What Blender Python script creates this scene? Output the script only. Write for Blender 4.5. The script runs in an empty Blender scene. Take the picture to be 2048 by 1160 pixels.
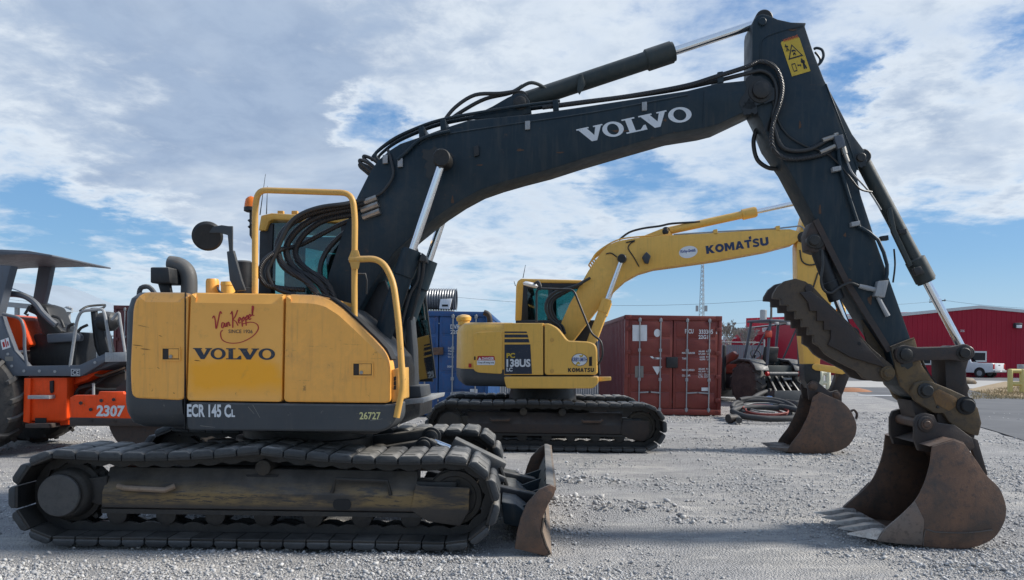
import bpy, bmesh, math, random
import numpy as np
from mathutils import Vector, Matrix, noise
from math import radians, sin, cos, pi
random.seed(7); np.random.seed(7)
sc = bpy.context.scene
C = sc.collection

# ---------------------------------------------------------------- camera
FOC, CX, CY, CAMH, ROLL = 1490.0, 1024.0, 708.0, 1.53, radians(0.8)
cam_d = bpy.data.cameras.new('camera'); cam = bpy.data.objects.new('camera', cam_d); C.objects.link(cam)
cam_d.sensor_width = 36.0; cam_d.lens = 36.0 * FOC / 2048.0
cam_d.shift_y = (CY - 580.0) / 2048.0
cam_d.clip_start = 0.05; cam_d.clip_end = 4000.0
cam.location = (0, 0, CAMH)
cam.rotation_mode = 'QUATERNION'
cam.rotation_quaternion = (Matrix.Rotation(-ROLL, 3, 'Y') @ Matrix.Rotation(pi / 2, 3, 'X')).to_quaternion()
sc.camera = cam
sc.view_settings.view_transform = 'Standard'; sc.view_settings.look = 'None'
sc.view_settings.exposure = 1.02; sc.view_settings.gamma = 1.0
sc.view_settings.use_curve_mapping = False
sc.render.engine = 'CYCLES'
sc.cycles.max_bounces = 6; sc.cycles.diffuse_bounces = 3; sc.cycles.glossy_bounces = 3
sc.cycles.transparent_max_bounces = 8; sc.cycles.use_denoising = True

# ---------------------------------------------------------------- sun + sky
SUN_AZ, SUN_EL = radians(86), radians(38)          # azimuth from +Y (away from the camera) towards +X
sun_dir = Vector((sin(SUN_AZ) * cos(SUN_EL), cos(SUN_AZ) * cos(SUN_EL), sin(SUN_EL)))
sd = bpy.data.lights.new('sun', 'SUN'); sd.energy = 2.8; sd.angle = radians(8.0); sd.color = (1.0, 0.95, 0.87)
so = bpy.data.objects.new('sun', sd); C.objects.link(so)
so.rotation_euler = (-sun_dir).to_track_quat('-Z', 'Y').to_euler()

world = bpy.data.worlds.new('World'); sc.world = world; world.use_nodes = True
wt = world.node_tree; wn = wt.nodes; wl = wt.links
for n in list(wn): wn.remove(n)
def W(t, **k):
    n = wn.new(t)
    for a, b in k.items(): setattr(n, a, b)
    return n
def wmath(op, a, b=None, clamp=False):
    n = W('ShaderNodeMath', operation=op, use_clamp=clamp)
    for i, x in enumerate((a, b)):
        if x is None: continue
        if isinstance(x, (int, float)): n.inputs[i].default_value = x
        else: wl.new(x, n.inputs[i])
    return n.outputs[0]
def wramp(v, lo, hi, o0=0.0, o1=1.0):
    n = W('ShaderNodeMapRange', interpolation_type='SMOOTHSTEP')
    wl.new(v, n.inputs[0])
    for i, x in enumerate((lo, hi, o0, o1)): n.inputs[i + 1].default_value = x
    return n.outputs[0]
def wmix(f, a, b):
    n = W('ShaderNodeMix', data_type='RGBA'); 
    if isinstance(f, (int, float)): n.inputs[0].default_value = f
    else: wl.new(f, n.inputs[0])
    for i, x in ((6, a), (7, b)):
        if isinstance(x, tuple): n.inputs[i].default_value = (*x, 1)
        else: wl.new(x, n.inputs[i])
    return n.outputs[2]
sky = W('ShaderNodeTexSky', sky_type='NISHITA', sun_disc=False)
sky.sun_elevation = SUN_EL; sky.sun_rotation = SUN_AZ; sky.altitude = 300; sky.air_density = 1.0; sky.dust_density = 0.6; sky.ozone_density = 2.0
tc = W('ShaderNodeTexCoord'); sep = W('ShaderNodeSeparateXYZ'); wl.new(tc.outputs['Generated'], sep.inputs[0])
zz = wmath('ADD', wmath('MAXIMUM', sep.outputs[2], 0.0), 0.16)
cxy = W('ShaderNodeCombineXYZ'); wl.new(wmath('DIVIDE', sep.outputs[0], zz), cxy.inputs[0]); wl.new(wmath('DIVIDE', sep.outputs[1], zz), cxy.inputs[1])
def wnoise(scale, detail, rough, off=(0, 0, 0), dist=0.0, src=None):
    mp = W('ShaderNodeMapping'); wl.new(src or cxy.outputs[0], mp.inputs[0]); mp.inputs['Location'].default_value = off
    n = W('ShaderNodeTexNoise', noise_dimensions='3D'); wl.new(mp.outputs[0], n.inputs['Vector'])
    n.inputs['Scale'].default_value = scale; n.inputs['Detail'].default_value = detail
    n.inputs['Roughness'].default_value = rough; n.inputs['Distortion'].default_value = dist
    return n.outputs['Fac']
def wdir(px, py):
    dx, dy = px - CX, py - CY
    a, b = dx * cos(ROLL) + dy * sin(ROLL), -dx * sin(ROLL) + dy * cos(ROLL)
    return Vector((a / FOC, 1.0, -b / FOC)).normalized()
def wblob(px, py, rad, amt):
    """a soft patch of thicker or thinner cloud around one direction of the sky"""
    d = wdir(px, py)
    n = W('ShaderNodeVectorMath', operation='DISTANCE'); wl.new(wob_dir, n.inputs[0]); n.inputs[1].default_value = d
    return wramp(n.outputs['Value'], rad, rad * 0.15, 0.0, amt)
wn1 = W('ShaderNodeTexNoise'); wl.new(cxy.outputs[0], wn1.inputs['Vector']); wn1.inputs['Scale'].default_value = 2.6; wn1.inputs['Detail'].default_value = 7; wn1.inputs['Roughness'].default_value = .62
wv1 = W('ShaderNodeVectorMath', operation='SUBTRACT'); wl.new(wn1.outputs['Color'], wv1.inputs[0]); wv1.inputs[1].default_value = (.5, .5, .5)
wv2 = W('ShaderNodeVectorMath', operation='MULTIPLY'); wl.new(wv1.outputs[0], wv2.inputs[0]); wv2.inputs[1].default_value = (.34, .10, .20)
wv3 = W('ShaderNodeVectorMath', operation='ADD'); wl.new(wv2.outputs[0], wv3.inputs[0]); wl.new(tc.outputs['Generated'], wv3.inputs[1]); wob_dir = wv3.outputs[0]
big = wnoise(0.55, 4, 0.55, (3.1, 1.7, 0), 0.3)
mid = wnoise(1.9, 9, 0.60, (0.4, 5.2, 2), 0.4)
fine = wnoise(8.0, 7, 0.62, (9.0, 2.0, 1), 0.3)
dens = wmath('ADD', wmath('MULTIPLY', big, 0.35), wmath('MULTIPLY', mid, 0.75))
dens = wmath('ADD', dens, wmath('MULTIPLY', wmath('SUBTRACT', fine, 0.5), 0.55))
BLOBS = [(250, 230, 0.50, 0.36), (640, 40, 0.35, 0.22), (560, 330, 0.2, 0.12), (1020, 60, 0.25, 0.10), (1250, 60, 0.2, 0.05),
         (1900, 310, 0.17, 0.34), (1820, 100, 0.14, 0.14), (1700, 380, .08, .12), (1100, 430, 0.22, 0.14), (940, 560, 0.12, 0.06), (1300, 180, .2, .06), (1420, 330, .12, .12), (1850, 30, .12, .07), (620, 470, .15, .12), (380, 430, .1, .08),
         (50, 445, 0.12, -0.38), (210, 480, 0.12, -0.40), (350, 505, .07, -.24), (40, 540, .07, .10), (260, 560, .08, .12), (765, 262, 0.075, -0.42), (1240, 338, 0.07, -0.22), (1010, 420, .05, -.05), (90, 590, .08, -.12), (390, 560, .07, -.18),
         (1700, 185, 0.06, -0.28), (1790, 150, 0.09, -0.24), (2020, 70, 0.10, -0.26), (1970, 530, 0.14, -0.40), (1780, 450, 0.09, -0.12), (1980, 170, .05, -.1),
         (1420, 580, 0.15, -0.34), (1240, 590, 0.10, -0.26), (1330, 410, .06, -.08), (1030, 590, 0.07, -0.10), (1160, 140, .06, -.08), (1100, 250, .05, -.08), (1750, 620, .2, -.15)]
for b in BLOBS: dens = wmath('ADD', dens, wblob(*b))
cov = wramp(dens, 0.36, 0.78)
core = wramp(dens, 0.66, 1.05)
tex2 = wnoise(1.0, 6, 0.55, (7, 7, 7), 0.6)
shade = wmath('MULTIPLY', core, wramp(tex2, 0.25, 0.60), True)
skyb = W('ShaderNodeHueSaturation'); wl.new(sky.outputs[0], skyb.inputs['Color']); skyb.inputs['Saturation'].default_value = 1.38; skyb.inputs['Value'].default_value = 0.060; skyb.inputs['Hue'].default_value = 0.512
grad = wmix(wramp(sep.outputs[2], .05, .5), (.125, .24, .375), (.062, .150, .31))
blue = wmix(.70, skyb.outputs[0], grad)
ccol = wmix(shade, (0.405, 0.44, 0.475), (0.165, 0.215, 0.300))
ccol = wmix(wmath('MULTIPLY', wramp(fine, .35, .65), .35), ccol, (.25, .305, .385))
skym = wmix(wmath('MULTIPLY', cov, 0.95), blue, ccol)
# low haze towards the horizon
hz = wramp(sep.outputs[2], 0.13, 0.0, 0.0, 0.80)
skym = wmix(hz, skym, (0.225, 0.315, 0.40))
bg = W('ShaderNodeBackground'); wl.new(skym, bg.inputs[0]); bg.inputs[1].default_value = 1.0
out = W('ShaderNodeOutputWorld'); wl.new(bg.outputs[0], out.inputs[0])

# ---------------------------------------------------------------- frames: pixels of the photograph to points of the place
def ray(px, py):
    dx, dy = px - CX, py - CY
    a, b = dx * cos(ROLL) + dy * sin(ROLL), -dx * sin(ROLL) + dy * cos(ROLL)
    return Vector((a / FOC, 1.0, -b / FOC))
CAMP = Vector((0, 0, CAMH))
class Frame:
    """a machine's own axes: u forward, v across (positive = away from the photographer), z up"""
    def __init__(s, ox, oy, yaw=0.0):
        a = radians(yaw); s.o = Vector((ox, oy, 0)); s.U = Vector((cos(a), -sin(a), 0)); s.V = Vector((sin(a), cos(a), 0)); s.yaw = a
    def w(s, u, v, z): return s.o + s.U * u + s.V * v + Vector((0, 0, z))
    def at(s, px, py, v):
        d = ray(px, py); t = (v + (s.o - CAMP).dot(s.V)) / d.dot(s.V)
        return CAMP + d * t
    def uz(s, px, py, v):
        p = s.at(px, py, v); return ((p - s.o).dot(s.U), p.z)
    def path(s, pts): return [s.at(*p) for p in pts]
    def scale(s, px, py, v): return (s.at(px, py, v) - CAMP).y / FOC
def ground_at(px, py, z=0.0):
    d = ray(px, py); return CAMP + d * ((z - CAMH) / d.z)

# ---------------------------------------------------------------- mesh builder
def smooth_path(pts, k=4):
    P = [Vector(p) for p in pts]
    if len(P) < 3: return P
    out = []
    for i in range(len(P) - 1):
        p0, p1, p2, p3 = P[max(i - 1, 0)], P[i], P[i + 1], P[min(i + 2, len(P) - 1)]
        for j in range(k):
            t = j / k
            out.append(0.5 * ((2 * p1) + (p2 - p0) * t + (2 * p0 - 5 * p1 + 4 * p2 - p3) * t * t + (3 * p1 - p0 - 3 * p2 + p3) * t ** 3))
    out.append(P[-1]); return out
def fillet(pts, r, k=4, closed=False):
    """round the corners of a polyline"""
    P = [Vector(p) for p in pts]; n = len(P); out = []
    for i in range(n):
        if not closed and i in (0, n - 1): out.append(P[i]); continue
        a, b, c = P[i - 1], P[i], P[(i + 1) % n]
        d0, d1 = (a - b), (c - b); l = min(r, d0.length * .48, d1.length * .48)
        q0, q1 = b + d0.normalized() * l, b + d1.normalized() * l
        for j in range(k + 1):
            t = j / k; out.append(q0 * (1 - t) ** 2 + b * 2 * t * (1 - t) + q1 * t * t)
    return out
def offset_poly(pts, d):
    n = len(pts); A = sum(pts[i][0] * pts[(i + 1) % n][1] - pts[(i + 1) % n][0] * pts[i][1] for i in range(n)); sg = 1 if A > 0 else -1
    out = []
    for i in range(n):
        a, b, c = Vector(pts[i - 1]), Vector(pts[i]), Vector(pts[(i + 1) % n])
        e0, e1 = (b - a), (c - b)
        if e0.length < 1e-7 or e1.length < 1e-7: out.append(tuple(b)); continue
        e0.normalize(); e1.normalize()
        n0, n1 = Vector((-e0.y, e0.x)) * sg, Vector((-e1.y, e1.x)) * sg
        m = n0 + n1; den = max(m.length_squared, 0.5)
        out.append(tuple(b + m * (2 * d / den)))
    return out
class MB:
    def __init__(s): s.bm = bmesh.new(); s.mi = 0
    def _faces(s, V, F):
        vs = [s.bm.verts.new(v) for v in V]
        out = []
        for f in F:
            try:
                fc = s.bm.faces.new([vs[i] for i in f]); fc.material_index = s.mi; out.append(fc)
            except ValueError: pass
        return vs, out
    def merge(s, bm2):
        bm2.verts.index_update(); vm = [s.bm.verts.new(v.co) for v in bm2.verts]
        for f in bm2.faces:
            try:
                fc = s.bm.faces.new([vm[v.index] for v in f.verts]); fc.material_index = s.mi
            except ValueError: pass
        bm2.free()
    def loft(s, rings, caps=True, closed=True):
        n = len(rings[0]); V = [p for r in rings for p in r]; F = []
        for i in range(len(rings) - 1):
            for j in range(n if closed else n - 1):
                k = (j + 1) % n; F.append((i * n + j, i * n + k, (i + 1) * n + k, (i + 1) * n + j))
        if caps: F.append(tuple(range(n))[::-1]); F.append(tuple((len(rings) - 1) * n + j for j in range(n)))
        s._faces(V, F); return s
    def prism(s, ring0, ring1, bev=0.0, seg=2):
        b = bmesh.new(); n = len(ring0)
        v0 = [b.verts.new(p) for p in ring0]; v1 = [b.verts.new(p) for p in ring1]
        b.faces.new(v0[::-1]); b.faces.new(v1)
        for i in range(n): j = (i + 1) % n; b.faces.new((v0[i], v0[j], v1[j], v1[i]))
        if bev > 0:
            b.normal_update()
            es = [e for e in b.edges if len(e.link_faces) == 2 and e.calc_face_angle(0) > radians(28)]
            bmesh.ops.bevel(b, geom=es, offset=bev, segments=seg, affect='EDGES', clamp_overlap=True, profile=0.5)
        s.merge(b); return s
    def plate(s, fr, px, v0, v1, bev=0.006, vref=None, seg=2):
        """an outline measured on the plane v = vref, with real thickness from v0 to v1"""
        q = [fr.uz(x, y, v0 if vref is None else vref) for x, y in px]
        return s.plate_uz(fr, q, v0, v1, bev, seg)
    def plate_uz(s, fr, q, v0, v1, bev=0.006, seg=2):
        return s.prism([fr.w(u, v0, z) for u, z in q], [fr.w(u, v1, z) for u, z in q], bev, seg)
    def panel(s, fr, q, vf, depth, inset=0.03, back=0.03, top=0.0, lean=0.0):
        """a body panel: its outer face set in from its edge by a soft slope, wider where the edge faces up"""
        q0 = offset_poly(q, .001); up = []
        for (u, z), (u1, z1) in zip(q, q0):
            d = Vector((u1 - u, z1 - z)); up.append(max(0.0, -d.y / d.length - .25) / .75 if d.length > 1e-9 else 0.0)
        mv = lambda k: [(u + (u1 - u) / .001 * k * 1.0 * (inset + top * w), z + (z1 - z) / .001 * k * (inset + top * w)) for (u, z), (u1, z1), w in zip(q, q0, up)]
        a = [fr.w(u, vf + depth, z) for u, z in q]; b = [fr.w(u, vf + back + lean * w, z) for (u, z), w in zip(q, up)]
        q1 = mv(.12); q2 = mv(1.0)
        c = [fr.w(u, vf + back * .35 + lean * w * .86, z) for (u, z), w in zip(q1, up)]; d = [fr.w(u, vf, z) for u, z in q2]
        return s.loft([a, b, c, d])
    def box(s, fr, u0, u1, v0, v1, z0, z1, bev=0.006):
        return s.plate_uz(fr, [(u0, z0), (u1, z0), (u1, z1), (u0, z1)], v0, v1, bev)
    def tube(s, pts, r, n=8, k=0, caps=True):
        P = smooth_path(pts, k) if k else [Vector(p) for p in pts]
        Q = [P[0]]
        for p in P[1:]:
            if (p - Q[-1]).length > 1e-5: Q.append(p)
        P = Q; t = (P[1] - P[0]).normalized(); u = t.orthogonal().normalized(); rings = []
        for i, p in enumerate(P):
            t2 = (P[min(i + 1, len(P) - 1)] - P[max(i - 1, 0)]).normalized()
            q = t.rotation_difference(t2); u = q @ u; t = t2; w = t.cross(u)
            rr = r[i] if isinstance(r, (list, tuple)) else r
            rings.append([p + (u * cos(2 * pi * j / n) + w * sin(2 * pi * j / n)) * rr for j in range(n)])
        return s.loft(rings, caps)
    def lathe(s, p0, p1, prof, n=24):
        """prof: (fraction along p0-p1, radius)"""
        p0, p1 = Vector(p0), Vector(p1); t = (p1 - p0).normalized(); u = t.orthogonal().normalized(); w = t.cross(u); rings = []
        for f, r in prof:
            c = p0 + (p1 - p0) * f; rings.append([c + (u * cos(2 * pi * j / n) + w * sin(2 * pi * j / n)) * max(r, 1e-4) for j in range(n)])
        return s.loft(rings)
    def cyl(s, p0, p1, r, n=20, b=0.0):
        L = (Vector(p1) - Vector(p0)).length
        if b <= 0: return s.lathe(p0, p1, [(0, r), (1, r)], n)
        f = b / L; return s.lathe(p0, p1, [(0, r - b), (f, r), (1 - f, r), (1, r - b)], n)
    def bar(s, p0, p1, w, h, up=(0, 0, 1), bev=0.0):
        p0, p1 = Vector(p0), Vector(p1); t = (p1 - p0).normalized(); a = t.cross(Vector(up)).normalized(); b = a.cross(t)
        r = lambda c: [c + a * (w * x) + b * (h * y) for x, y in ((-.5, -.5), (.5, -.5), (.5, .5), (-.5, .5))]
        return s.prism(r(p0), r(p1), bev)
    def build(s, name, mats, parent=None, smooth=35, kind=None, label=None, origin=None):
        me = bpy.data.meshes.new(name); bmesh.ops.recalc_face_normals(s.bm, faces=s.bm.faces[:])
        s.bm.to_mesh(me); s.bm.free()
        return link_mesh(name, me, mats, parent, smooth, kind, label, origin)
def world_loc(o):
    p = Vector((0, 0, 0))
    while o is not None: p = p + o.location; o = o.parent
    return p
def link_mesh(name, me, mats, parent=None, smooth=35, kind=None, label=None, origin=None):
    n = len(me.vertices); co = np.empty(n * 3, np.float32); me.vertices.foreach_get('co', co); co = co.reshape(-1, 3)
    c = Vector(origin) if origin is not None else Vector([float(x) for x in (co.min(0) + co.max(0)) / 2])
    me.vertices.foreach_set('co', (co - np.array(c, np.float32)).ravel())
    for m in (mats if isinstance(mats, (list, tuple)) else [mats]): me.materials.append(M[m] if isinstance(m, str) else m)
    if smooth:
        me.polygons.foreach_set('use_smooth', [True] * len(me.polygons)); me.set_sharp_from_angle(angle=radians(smooth))
    me.update()
    o = bpy.data.objects.new(name, me); C.objects.link(o)
    if parent is not None: o.parent = parent; o.location = c - world_loc(parent)
    else: o.location = c
    if kind: o['kind'] = kind
    if label: o['label'] = label
    return o
def thing(name, label, cat, loc, group=None):
    o = bpy.data.objects.new(name, None); C.objects.link(o); o.location = loc; o.empty_display_size = 0.2
    o['label'] = label; o['category'] = cat
    if group: o['group'] = group
    return o
def tag(o, label, cat, group=None):
    o['label'] = label; o['category'] = cat
    if group: o['group'] = group
    return o

# ---------------------------------------------------------------- materials
M = {}
class Nt:
    def __init__(s, name):
        s.m = bpy.data.materials.new(name); s.m.use_nodes = True; s.t = s.m.node_tree; s.n = s.t.nodes; s.l = s.t.links
        s.b = s.n['Principled BSDF']; s.geo = s.n.new('ShaderNodeNewGeometry'); s.pos = s.geo.outputs['Position']; M[name] = s.m
    def new(s, t, **k):
        n = s.n.new(t)
        for a, b in k.items(): setattr(n, a, b)
        return n
    def put(s, sock, x):
        if isinstance(x, (int, float)): sock.default_value = x
        elif isinstance(x, tuple): sock.default_value = (*x, 1) if len(x) == 3 and len(sock.default_value) == 4 else x
        else: s.l.new(x, sock)
    def noise(s, scale, detail=5, rough=.6, stretch=None, dist=0.0, off=0.0):
        v = s.pos
        if stretch or off:
            mp = s.new('ShaderNodeMapping'); s.l.new(v, mp.inputs[0]); mp.inputs['Scale'].default_value = stretch or (1, 1, 1); mp.inputs['Location'].default_value = (off, off * .7, off * .3); v = mp.outputs[0]
        n = s.new('ShaderNodeTexNoise'); s.l.new(v, n.inputs['Vector']); n.inputs['Scale'].default_value = scale; n.inputs['Detail'].default_value = detail
        n.inputs['Roughness'].default_value = rough; n.inputs['Distortion'].default_value = dist; return n.outputs['Fac']
    def voro(s, scale, feature='F1', out='Distance', rnd=1.0):
        n = s.new('ShaderNodeTexVoronoi', feature=feature); s.l.new(s.pos, n.inputs['Vector']); n.inputs['Scale'].default_value = scale; n.inputs['Randomness'].default_value = rnd; return n.outputs[out]
    def ramp(s, v, lo, hi, a=0.0, b=1.0):
        n = s.new('ShaderNodeMapRange'); n.clamp = True; s.put(n.inputs[0], v)
        for i, x in enumerate((lo, hi, a, b)): s.put(n.inputs[i + 1], x)
        return n.outputs[0]
    def math(s, op, a, b=0.0, clamp=False):
        n = s.new('ShaderNodeMath', operation=op, use_clamp=clamp); s.put(n.inputs[0], a); s.put(n.inputs[1], b); return n.outputs[0]
    def mix(s, f, a, b):
        n = s.new('ShaderNodeMix', data_type='RGBA'); s.put(n.inputs[0], f); s.put(n.inputs[6], a); s.put(n.inputs[7], b); return n.outputs[2]
    def dust(s, col, amt, dcol=(.30, .285, .26), sc=5.0):
        '''settled dust: lies on what faces up, patchily'''
        sp = s.new('ShaderNodeSeparateXYZ'); s.l.new(s.geo.outputs['True Normal'], sp.inputs[0]); n = s.noise(sc, 5, .65, off=6.0)
        return s.mix(s.math('MULTIPLY', s.math('MULTIPLY', s.ramp(sp.outputs[2], .25, .9), s.ramp(n, .25, .7)), amt), col, dcol)
    def bump(s, h, strength=.3, dist=.01):
        n = s.new('ShaderNodeBump'); n.inputs['Strength'].default_value = strength; n.inputs['Distance'].default_value = dist; s.put(n.inputs['Height'], h)
        s.l.new(n.outputs[0], s.b.inputs['Normal'])
    def done(s, col, rough=.5, metal=0.0, spec=None):
        s.put(s.b.inputs['Base Color'], col); s.put(s.b.inputs['Roughness'], rough); s.put(s.b.inputs['Metallic'], metal)
        if spec is not None: s.b.inputs['Specular IOR Level'].default_value = spec
        return s.m
def paint(name, col, rough=.42, dirt=(0.16, 0.12, 0.08), amt=.35, scale=1.6, chips=.25, chipcol=(.05, .035, .025), fade=.12, bump=.05, spec=.4):
    t = Nt(name); a = t.noise(scale, 6, .62); b = t.noise(scale * 9, 5, .7, off=3.1); c = t.noise(scale * 26, 3, .6, off=7.7); st = t.noise(scale * 3, 4, .6, (5, 5, .7), off=1.3)
    f = t.mix(t.ramp(a, .3, .7), tuple(x * (1 - fade) for x in col), tuple(min(1, x * (1 + fade)) for x in col))
    d = t.math('MULTIPLY', t.ramp(a, .42, .72), t.ramp(b, .35, .7)); d = t.math('MAXIMUM', d, t.math('MULTIPLY', t.ramp(st, .5, .75), .6))
    f = t.mix(t.math('MULTIPLY', d, amt), f, dirt)
    ch = t.math('MULTIPLY', t.ramp(b, .64, .68), t.ramp(c, .45, .6)); f = t.mix(t.math('MULTIPLY', ch, chips), f, chipcol)
    sc_ = t.noise(scale * 2.2, 5, .75, (1.2, 1.2, 22), off=9.1); f = t.mix(t.math('MULTIPLY', t.math('MULTIPLY', t.ramp(sc_, .655, .67), t.ramp(b, .42, .6)), min(1, chips * 1.1)), f, chipcol)
    run = t.noise(scale * 5, 4, .6, (6, 6, .35), off=4.4); f = t.mix(t.math('MULTIPLY', t.ramp(run, .56, .72), amt * .55), f, tuple(x * .8 for x in dirt))
    f = t.dust(f, .55)
    dent = t.noise(scale * 1.7, 2, .4, off=2.2)
    t.bump(t.math('ADD', t.math('ADD', t.math('MULTIPLY', dent, 3.0), a), t.math('MULTIPLY', b, .15)), bump, .025)
    return t.done(f, t.ramp(b, .3, .8, rough - .08, rough + .22), 0.0, spec)
def rusty(name, c1, c2, c3, rough=.75, scale=2.2, metal=0.0, bump=.35, dust=.35):
    t = Nt(name); a = t.noise(scale, 7, .65, dist=.6); b = t.noise(scale * 7, 6, .7, off=2.0); c = t.noise(scale * 30, 3, .6)
    f = t.mix(t.ramp(a, .35, .62), c1, c2); f = t.mix(t.math('MULTIPLY', t.ramp(b, .5, .68), .8), f, c3)
    f = t.mix(t.ramp(c, .3, .8, 0, .25), f, tuple(x * .5 for x in c1))
    sc_ = t.noise(scale * 3.5, 5, .8, (3.0, 3.0, 40), off=5.5); f = t.mix(t.math('MULTIPLY', t.ramp(sc_, .64, .67), t.ramp(b, .4, .6, 0, .7)), f, tuple(min(.4, x * 2.4) for x in c2))
    f = t.dust(f, dust)
    oi = t.new('ShaderNodeObjectInfo'); vm_ = t.new('ShaderNodeMix', data_type='RGBA', blend_type='MULTIPLY'); vm_.inputs[0].default_value = 1.0; t.put(vm_.inputs[6], f); g_ = t.new('ShaderNodeCombineColor'); r_ = t.ramp(oi.outputs['Random'], 0, 1, .78, 1.25)
    for k_ in range(3): t.put(g_.inputs[k_], r_)
    t.l.new(g_.outputs[0], vm_.inputs[7]); f = vm_.outputs[2]
    t.bump(t.math('ADD', b, t.math('MULTIPLY', c, .4)), bump, .008)
    return t.done(f, t.ramp(a, .3, .7, rough - .12, rough + .1), metal)
paint('body_yellow', (.86, .40, .075), .40, (.34, .20, .085), .5, 1.3, .5, fade=.07)
paint('rail_yellow', (.60, .33, .075), .45, (.22, .14, .07), .4, 2.5, .7)
paint('gold_yellow', (.76, .43, .085), .38, (.28, .18, .07), .35, 1.2, .3, fade=.08)
paint('boom_green', (.0085, .022, .033), .44, (.075, .07, .062), .55, 1.1, .6, (.08, .055, .04), fade=.2, spec=.28)
paint('skirt_grey', (.040, .046, .053), .5, (.11, .095, .075), .35, 1.4, .4, (.2, .19, .17))
paint('black_paint', (.012, .014, .017), .45, (.06, .05, .04), .4, 2.0, .2)
paint('grey_paint', (.085, .10, .125), .45, (.10, .085, .07), .4, 1.6, .4)
paint('orange', (.86, .075, .008), .5, (.20, .05, .02), .35, 1.5, .5, spec=.25)
paint('old_green', (.025, .035, .036), .55, (.09, .075, .055), .5, 2.0, .4)
paint('blade_grey', (.075, .08, .083), .55, (.16, .12, .085), .55, 2.0, .6, (.14, .08, .05))
paint('white_paint', (.72, .73, .74), .4, (.25, .22, .18), .3, 2.0, .2)
paint('silver', (.30, .31, .32), .42, (.12, .10, .08), .5, 3.0, .3)
paint('tractor_red', (.20, .04, .025), .45, (.12, .09, .06), .6, 2.5, .4)
rusty('bucket_rust', (.066, .046, .036), (.15, .083, .052), (.042, .038, .037), .55, 2.6, .2, .5)
rusty('bucket_lip', (.13, .115, .105), (.17, .125, .10), (.06, .05, .045), .5, 3.0, .4)
rusty('dark_rust', (.026, .021, .020), (.05, .034, .027), (.02, .02, .022), .65, 2.4, .15)
rusty('coupler', (.085, .066, .048), (.15, .098, .045), (.05, .042, .036), .7, 2.6, .1)
rusty('coupler_orange', (.20, .115, .04), (.16, .085, .035), (.08, .06, .045), .7, 6.0, .1)
rusty('oily', (.018, .019, .020), (.035, .031, .027), (.012, .012, .013), .5, 3.5, .3)
rusty('track_frame', (.030, .028, .027), (.052, .043, .032), (.022, .022, .023), .7, 2.2, .1)
rusty('tan_steel', (.27, .20, .145), (.20, .145, .10), (.15, .10, .07), .7, 3.0, .1)
rusty('rubber', (.022, .026, .030), (.045, .049, .053), (.014, .016, .018), .62, 3.5, 0, .5, .95)
rusty('tyre', (.022, .022, .023), (.060, .054, .048), (.015, .015, .016), .8, 3.0, 0, .3)
rusty('worn_tooth', (.50, .49, .48), (.36, .34, .32), (.18, .15, .13), .36, 5.0, .45, .1)
# worn yellow streaks on the track frame: an old coat of paint left along its lower half
t = Nt('frame_worn'); a = t.noise(1.4, 6, .65, (1, 1, 4)); b = t.noise(12, 6, .75, (.5, 1, 3)); c = t.noise(3, 5, .6, off=5)
sp = t.new('ShaderNodeSeparateXYZ'); t.l.new(t.pos, sp.inputs[0])
band = t.math('MULTIPLY', t.ramp(sp.outputs[2], .30, .34), t.ramp(sp.outputs[2], .50, .42))
f = t.mix(t.ramp(c, .35, .65), (.030, .027, .026), (.055, .045, .036))
f = t.mix(t.math('MULTIPLY', t.math('MULTIPLY', t.ramp(a, .40, .56), band), t.ramp(b, .40, .50)), f, (.20, .13, .05)); f = t.mix(t.ramp(t.noise(9, 6, .75, (.6, 1, 9), off=2), .60, .64, 0, .6), f, (.012, .011, .011)); f = t.dust(f, .5)
t.bump(b, .25, .006); t.done(f, .66)
# the hood's middle door: faded paint with an unfaded brighter patch where a sticker sat
t = Nt('door_yellow'); a = t.noise(2.2, 6, .62); b = t.noise(11, 5, .7, off=3.1); sp = t.new('ShaderNodeSeparateXYZ'); t.l.new(t.pos, sp.inputs[0])
wob = t.math('MULTIPLY', t.math('SUBTRACT', a, .5), .5)
xx = t.math('ADD', sp.outputs[0], wob); z2 = t.math('ADD', sp.outputs[2], t.math('MULTIPLY', wob, .5))
PATCH = (t, xx, z2, a, b)
def hose_mat(name, pitch, rough=.5):
    t = Nt(name); w = t.new('ShaderNodeTexWave', wave_type='BANDS', bands_direction='DIAGONAL'); t.l.new(t.pos, w.inputs['Vector']); w.inputs['Scale'].default_value = pitch
    n = t.noise(6, 4); t.bump(w.outputs['Fac'], .5, .01); t.done(t.mix(n, (.010, .011, .013), (.026, .027, .029)), rough)
t = Nt('hose'); n = t.noise(9, 4); t.done(t.mix(n, (.010, .011, .012), (.030, .030, .030)), .48)
hose_mat('hose_ribbed', 26)
t = Nt('chrome'); n = t.noise(20, 3); t.done((.78, .79, .80), t.ramp(n, .3, .7, .10, .22), 1.0)
t = Nt('steel_fitting'); n = t.noise(14, 4); t.done(t.mix(n, (.20, .19, .17), (.42, .40, .37)), .45, .7)
t = Nt('seal_black'); t.done((.008, .008, .009), .7)
t = Nt('vinyl_black'); n = t.noise(8, 4); t.done(t.mix(n, (.010, .011, .012), (.022, .023, .025)), .55)
def glass(name, tint, gloss=.12, mixf=None):
    t = Nt(name); tr = t.new('ShaderNodeBsdfTransparent'); tr.inputs[0].default_value = (*tint, 1); gl = t.new('ShaderNodeBsdfGlossy'); gl.inputs['Roughness'].default_value = .03
    fr = t.new('ShaderNodeFresnel'); fr.inputs[0].default_value = 1.45; mx = t.new('ShaderNodeMixShader'); t.l.new(t.math('ADD', fr.outputs[0], gloss * .3), mx.inputs[0]); t.l.new(tr.outputs[0], mx.inputs[1]); t.l.new(gl.outputs[0], mx.inputs[2])
    t.l.new(mx.outputs[0], t.n['Material Output'].inputs[0])
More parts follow.
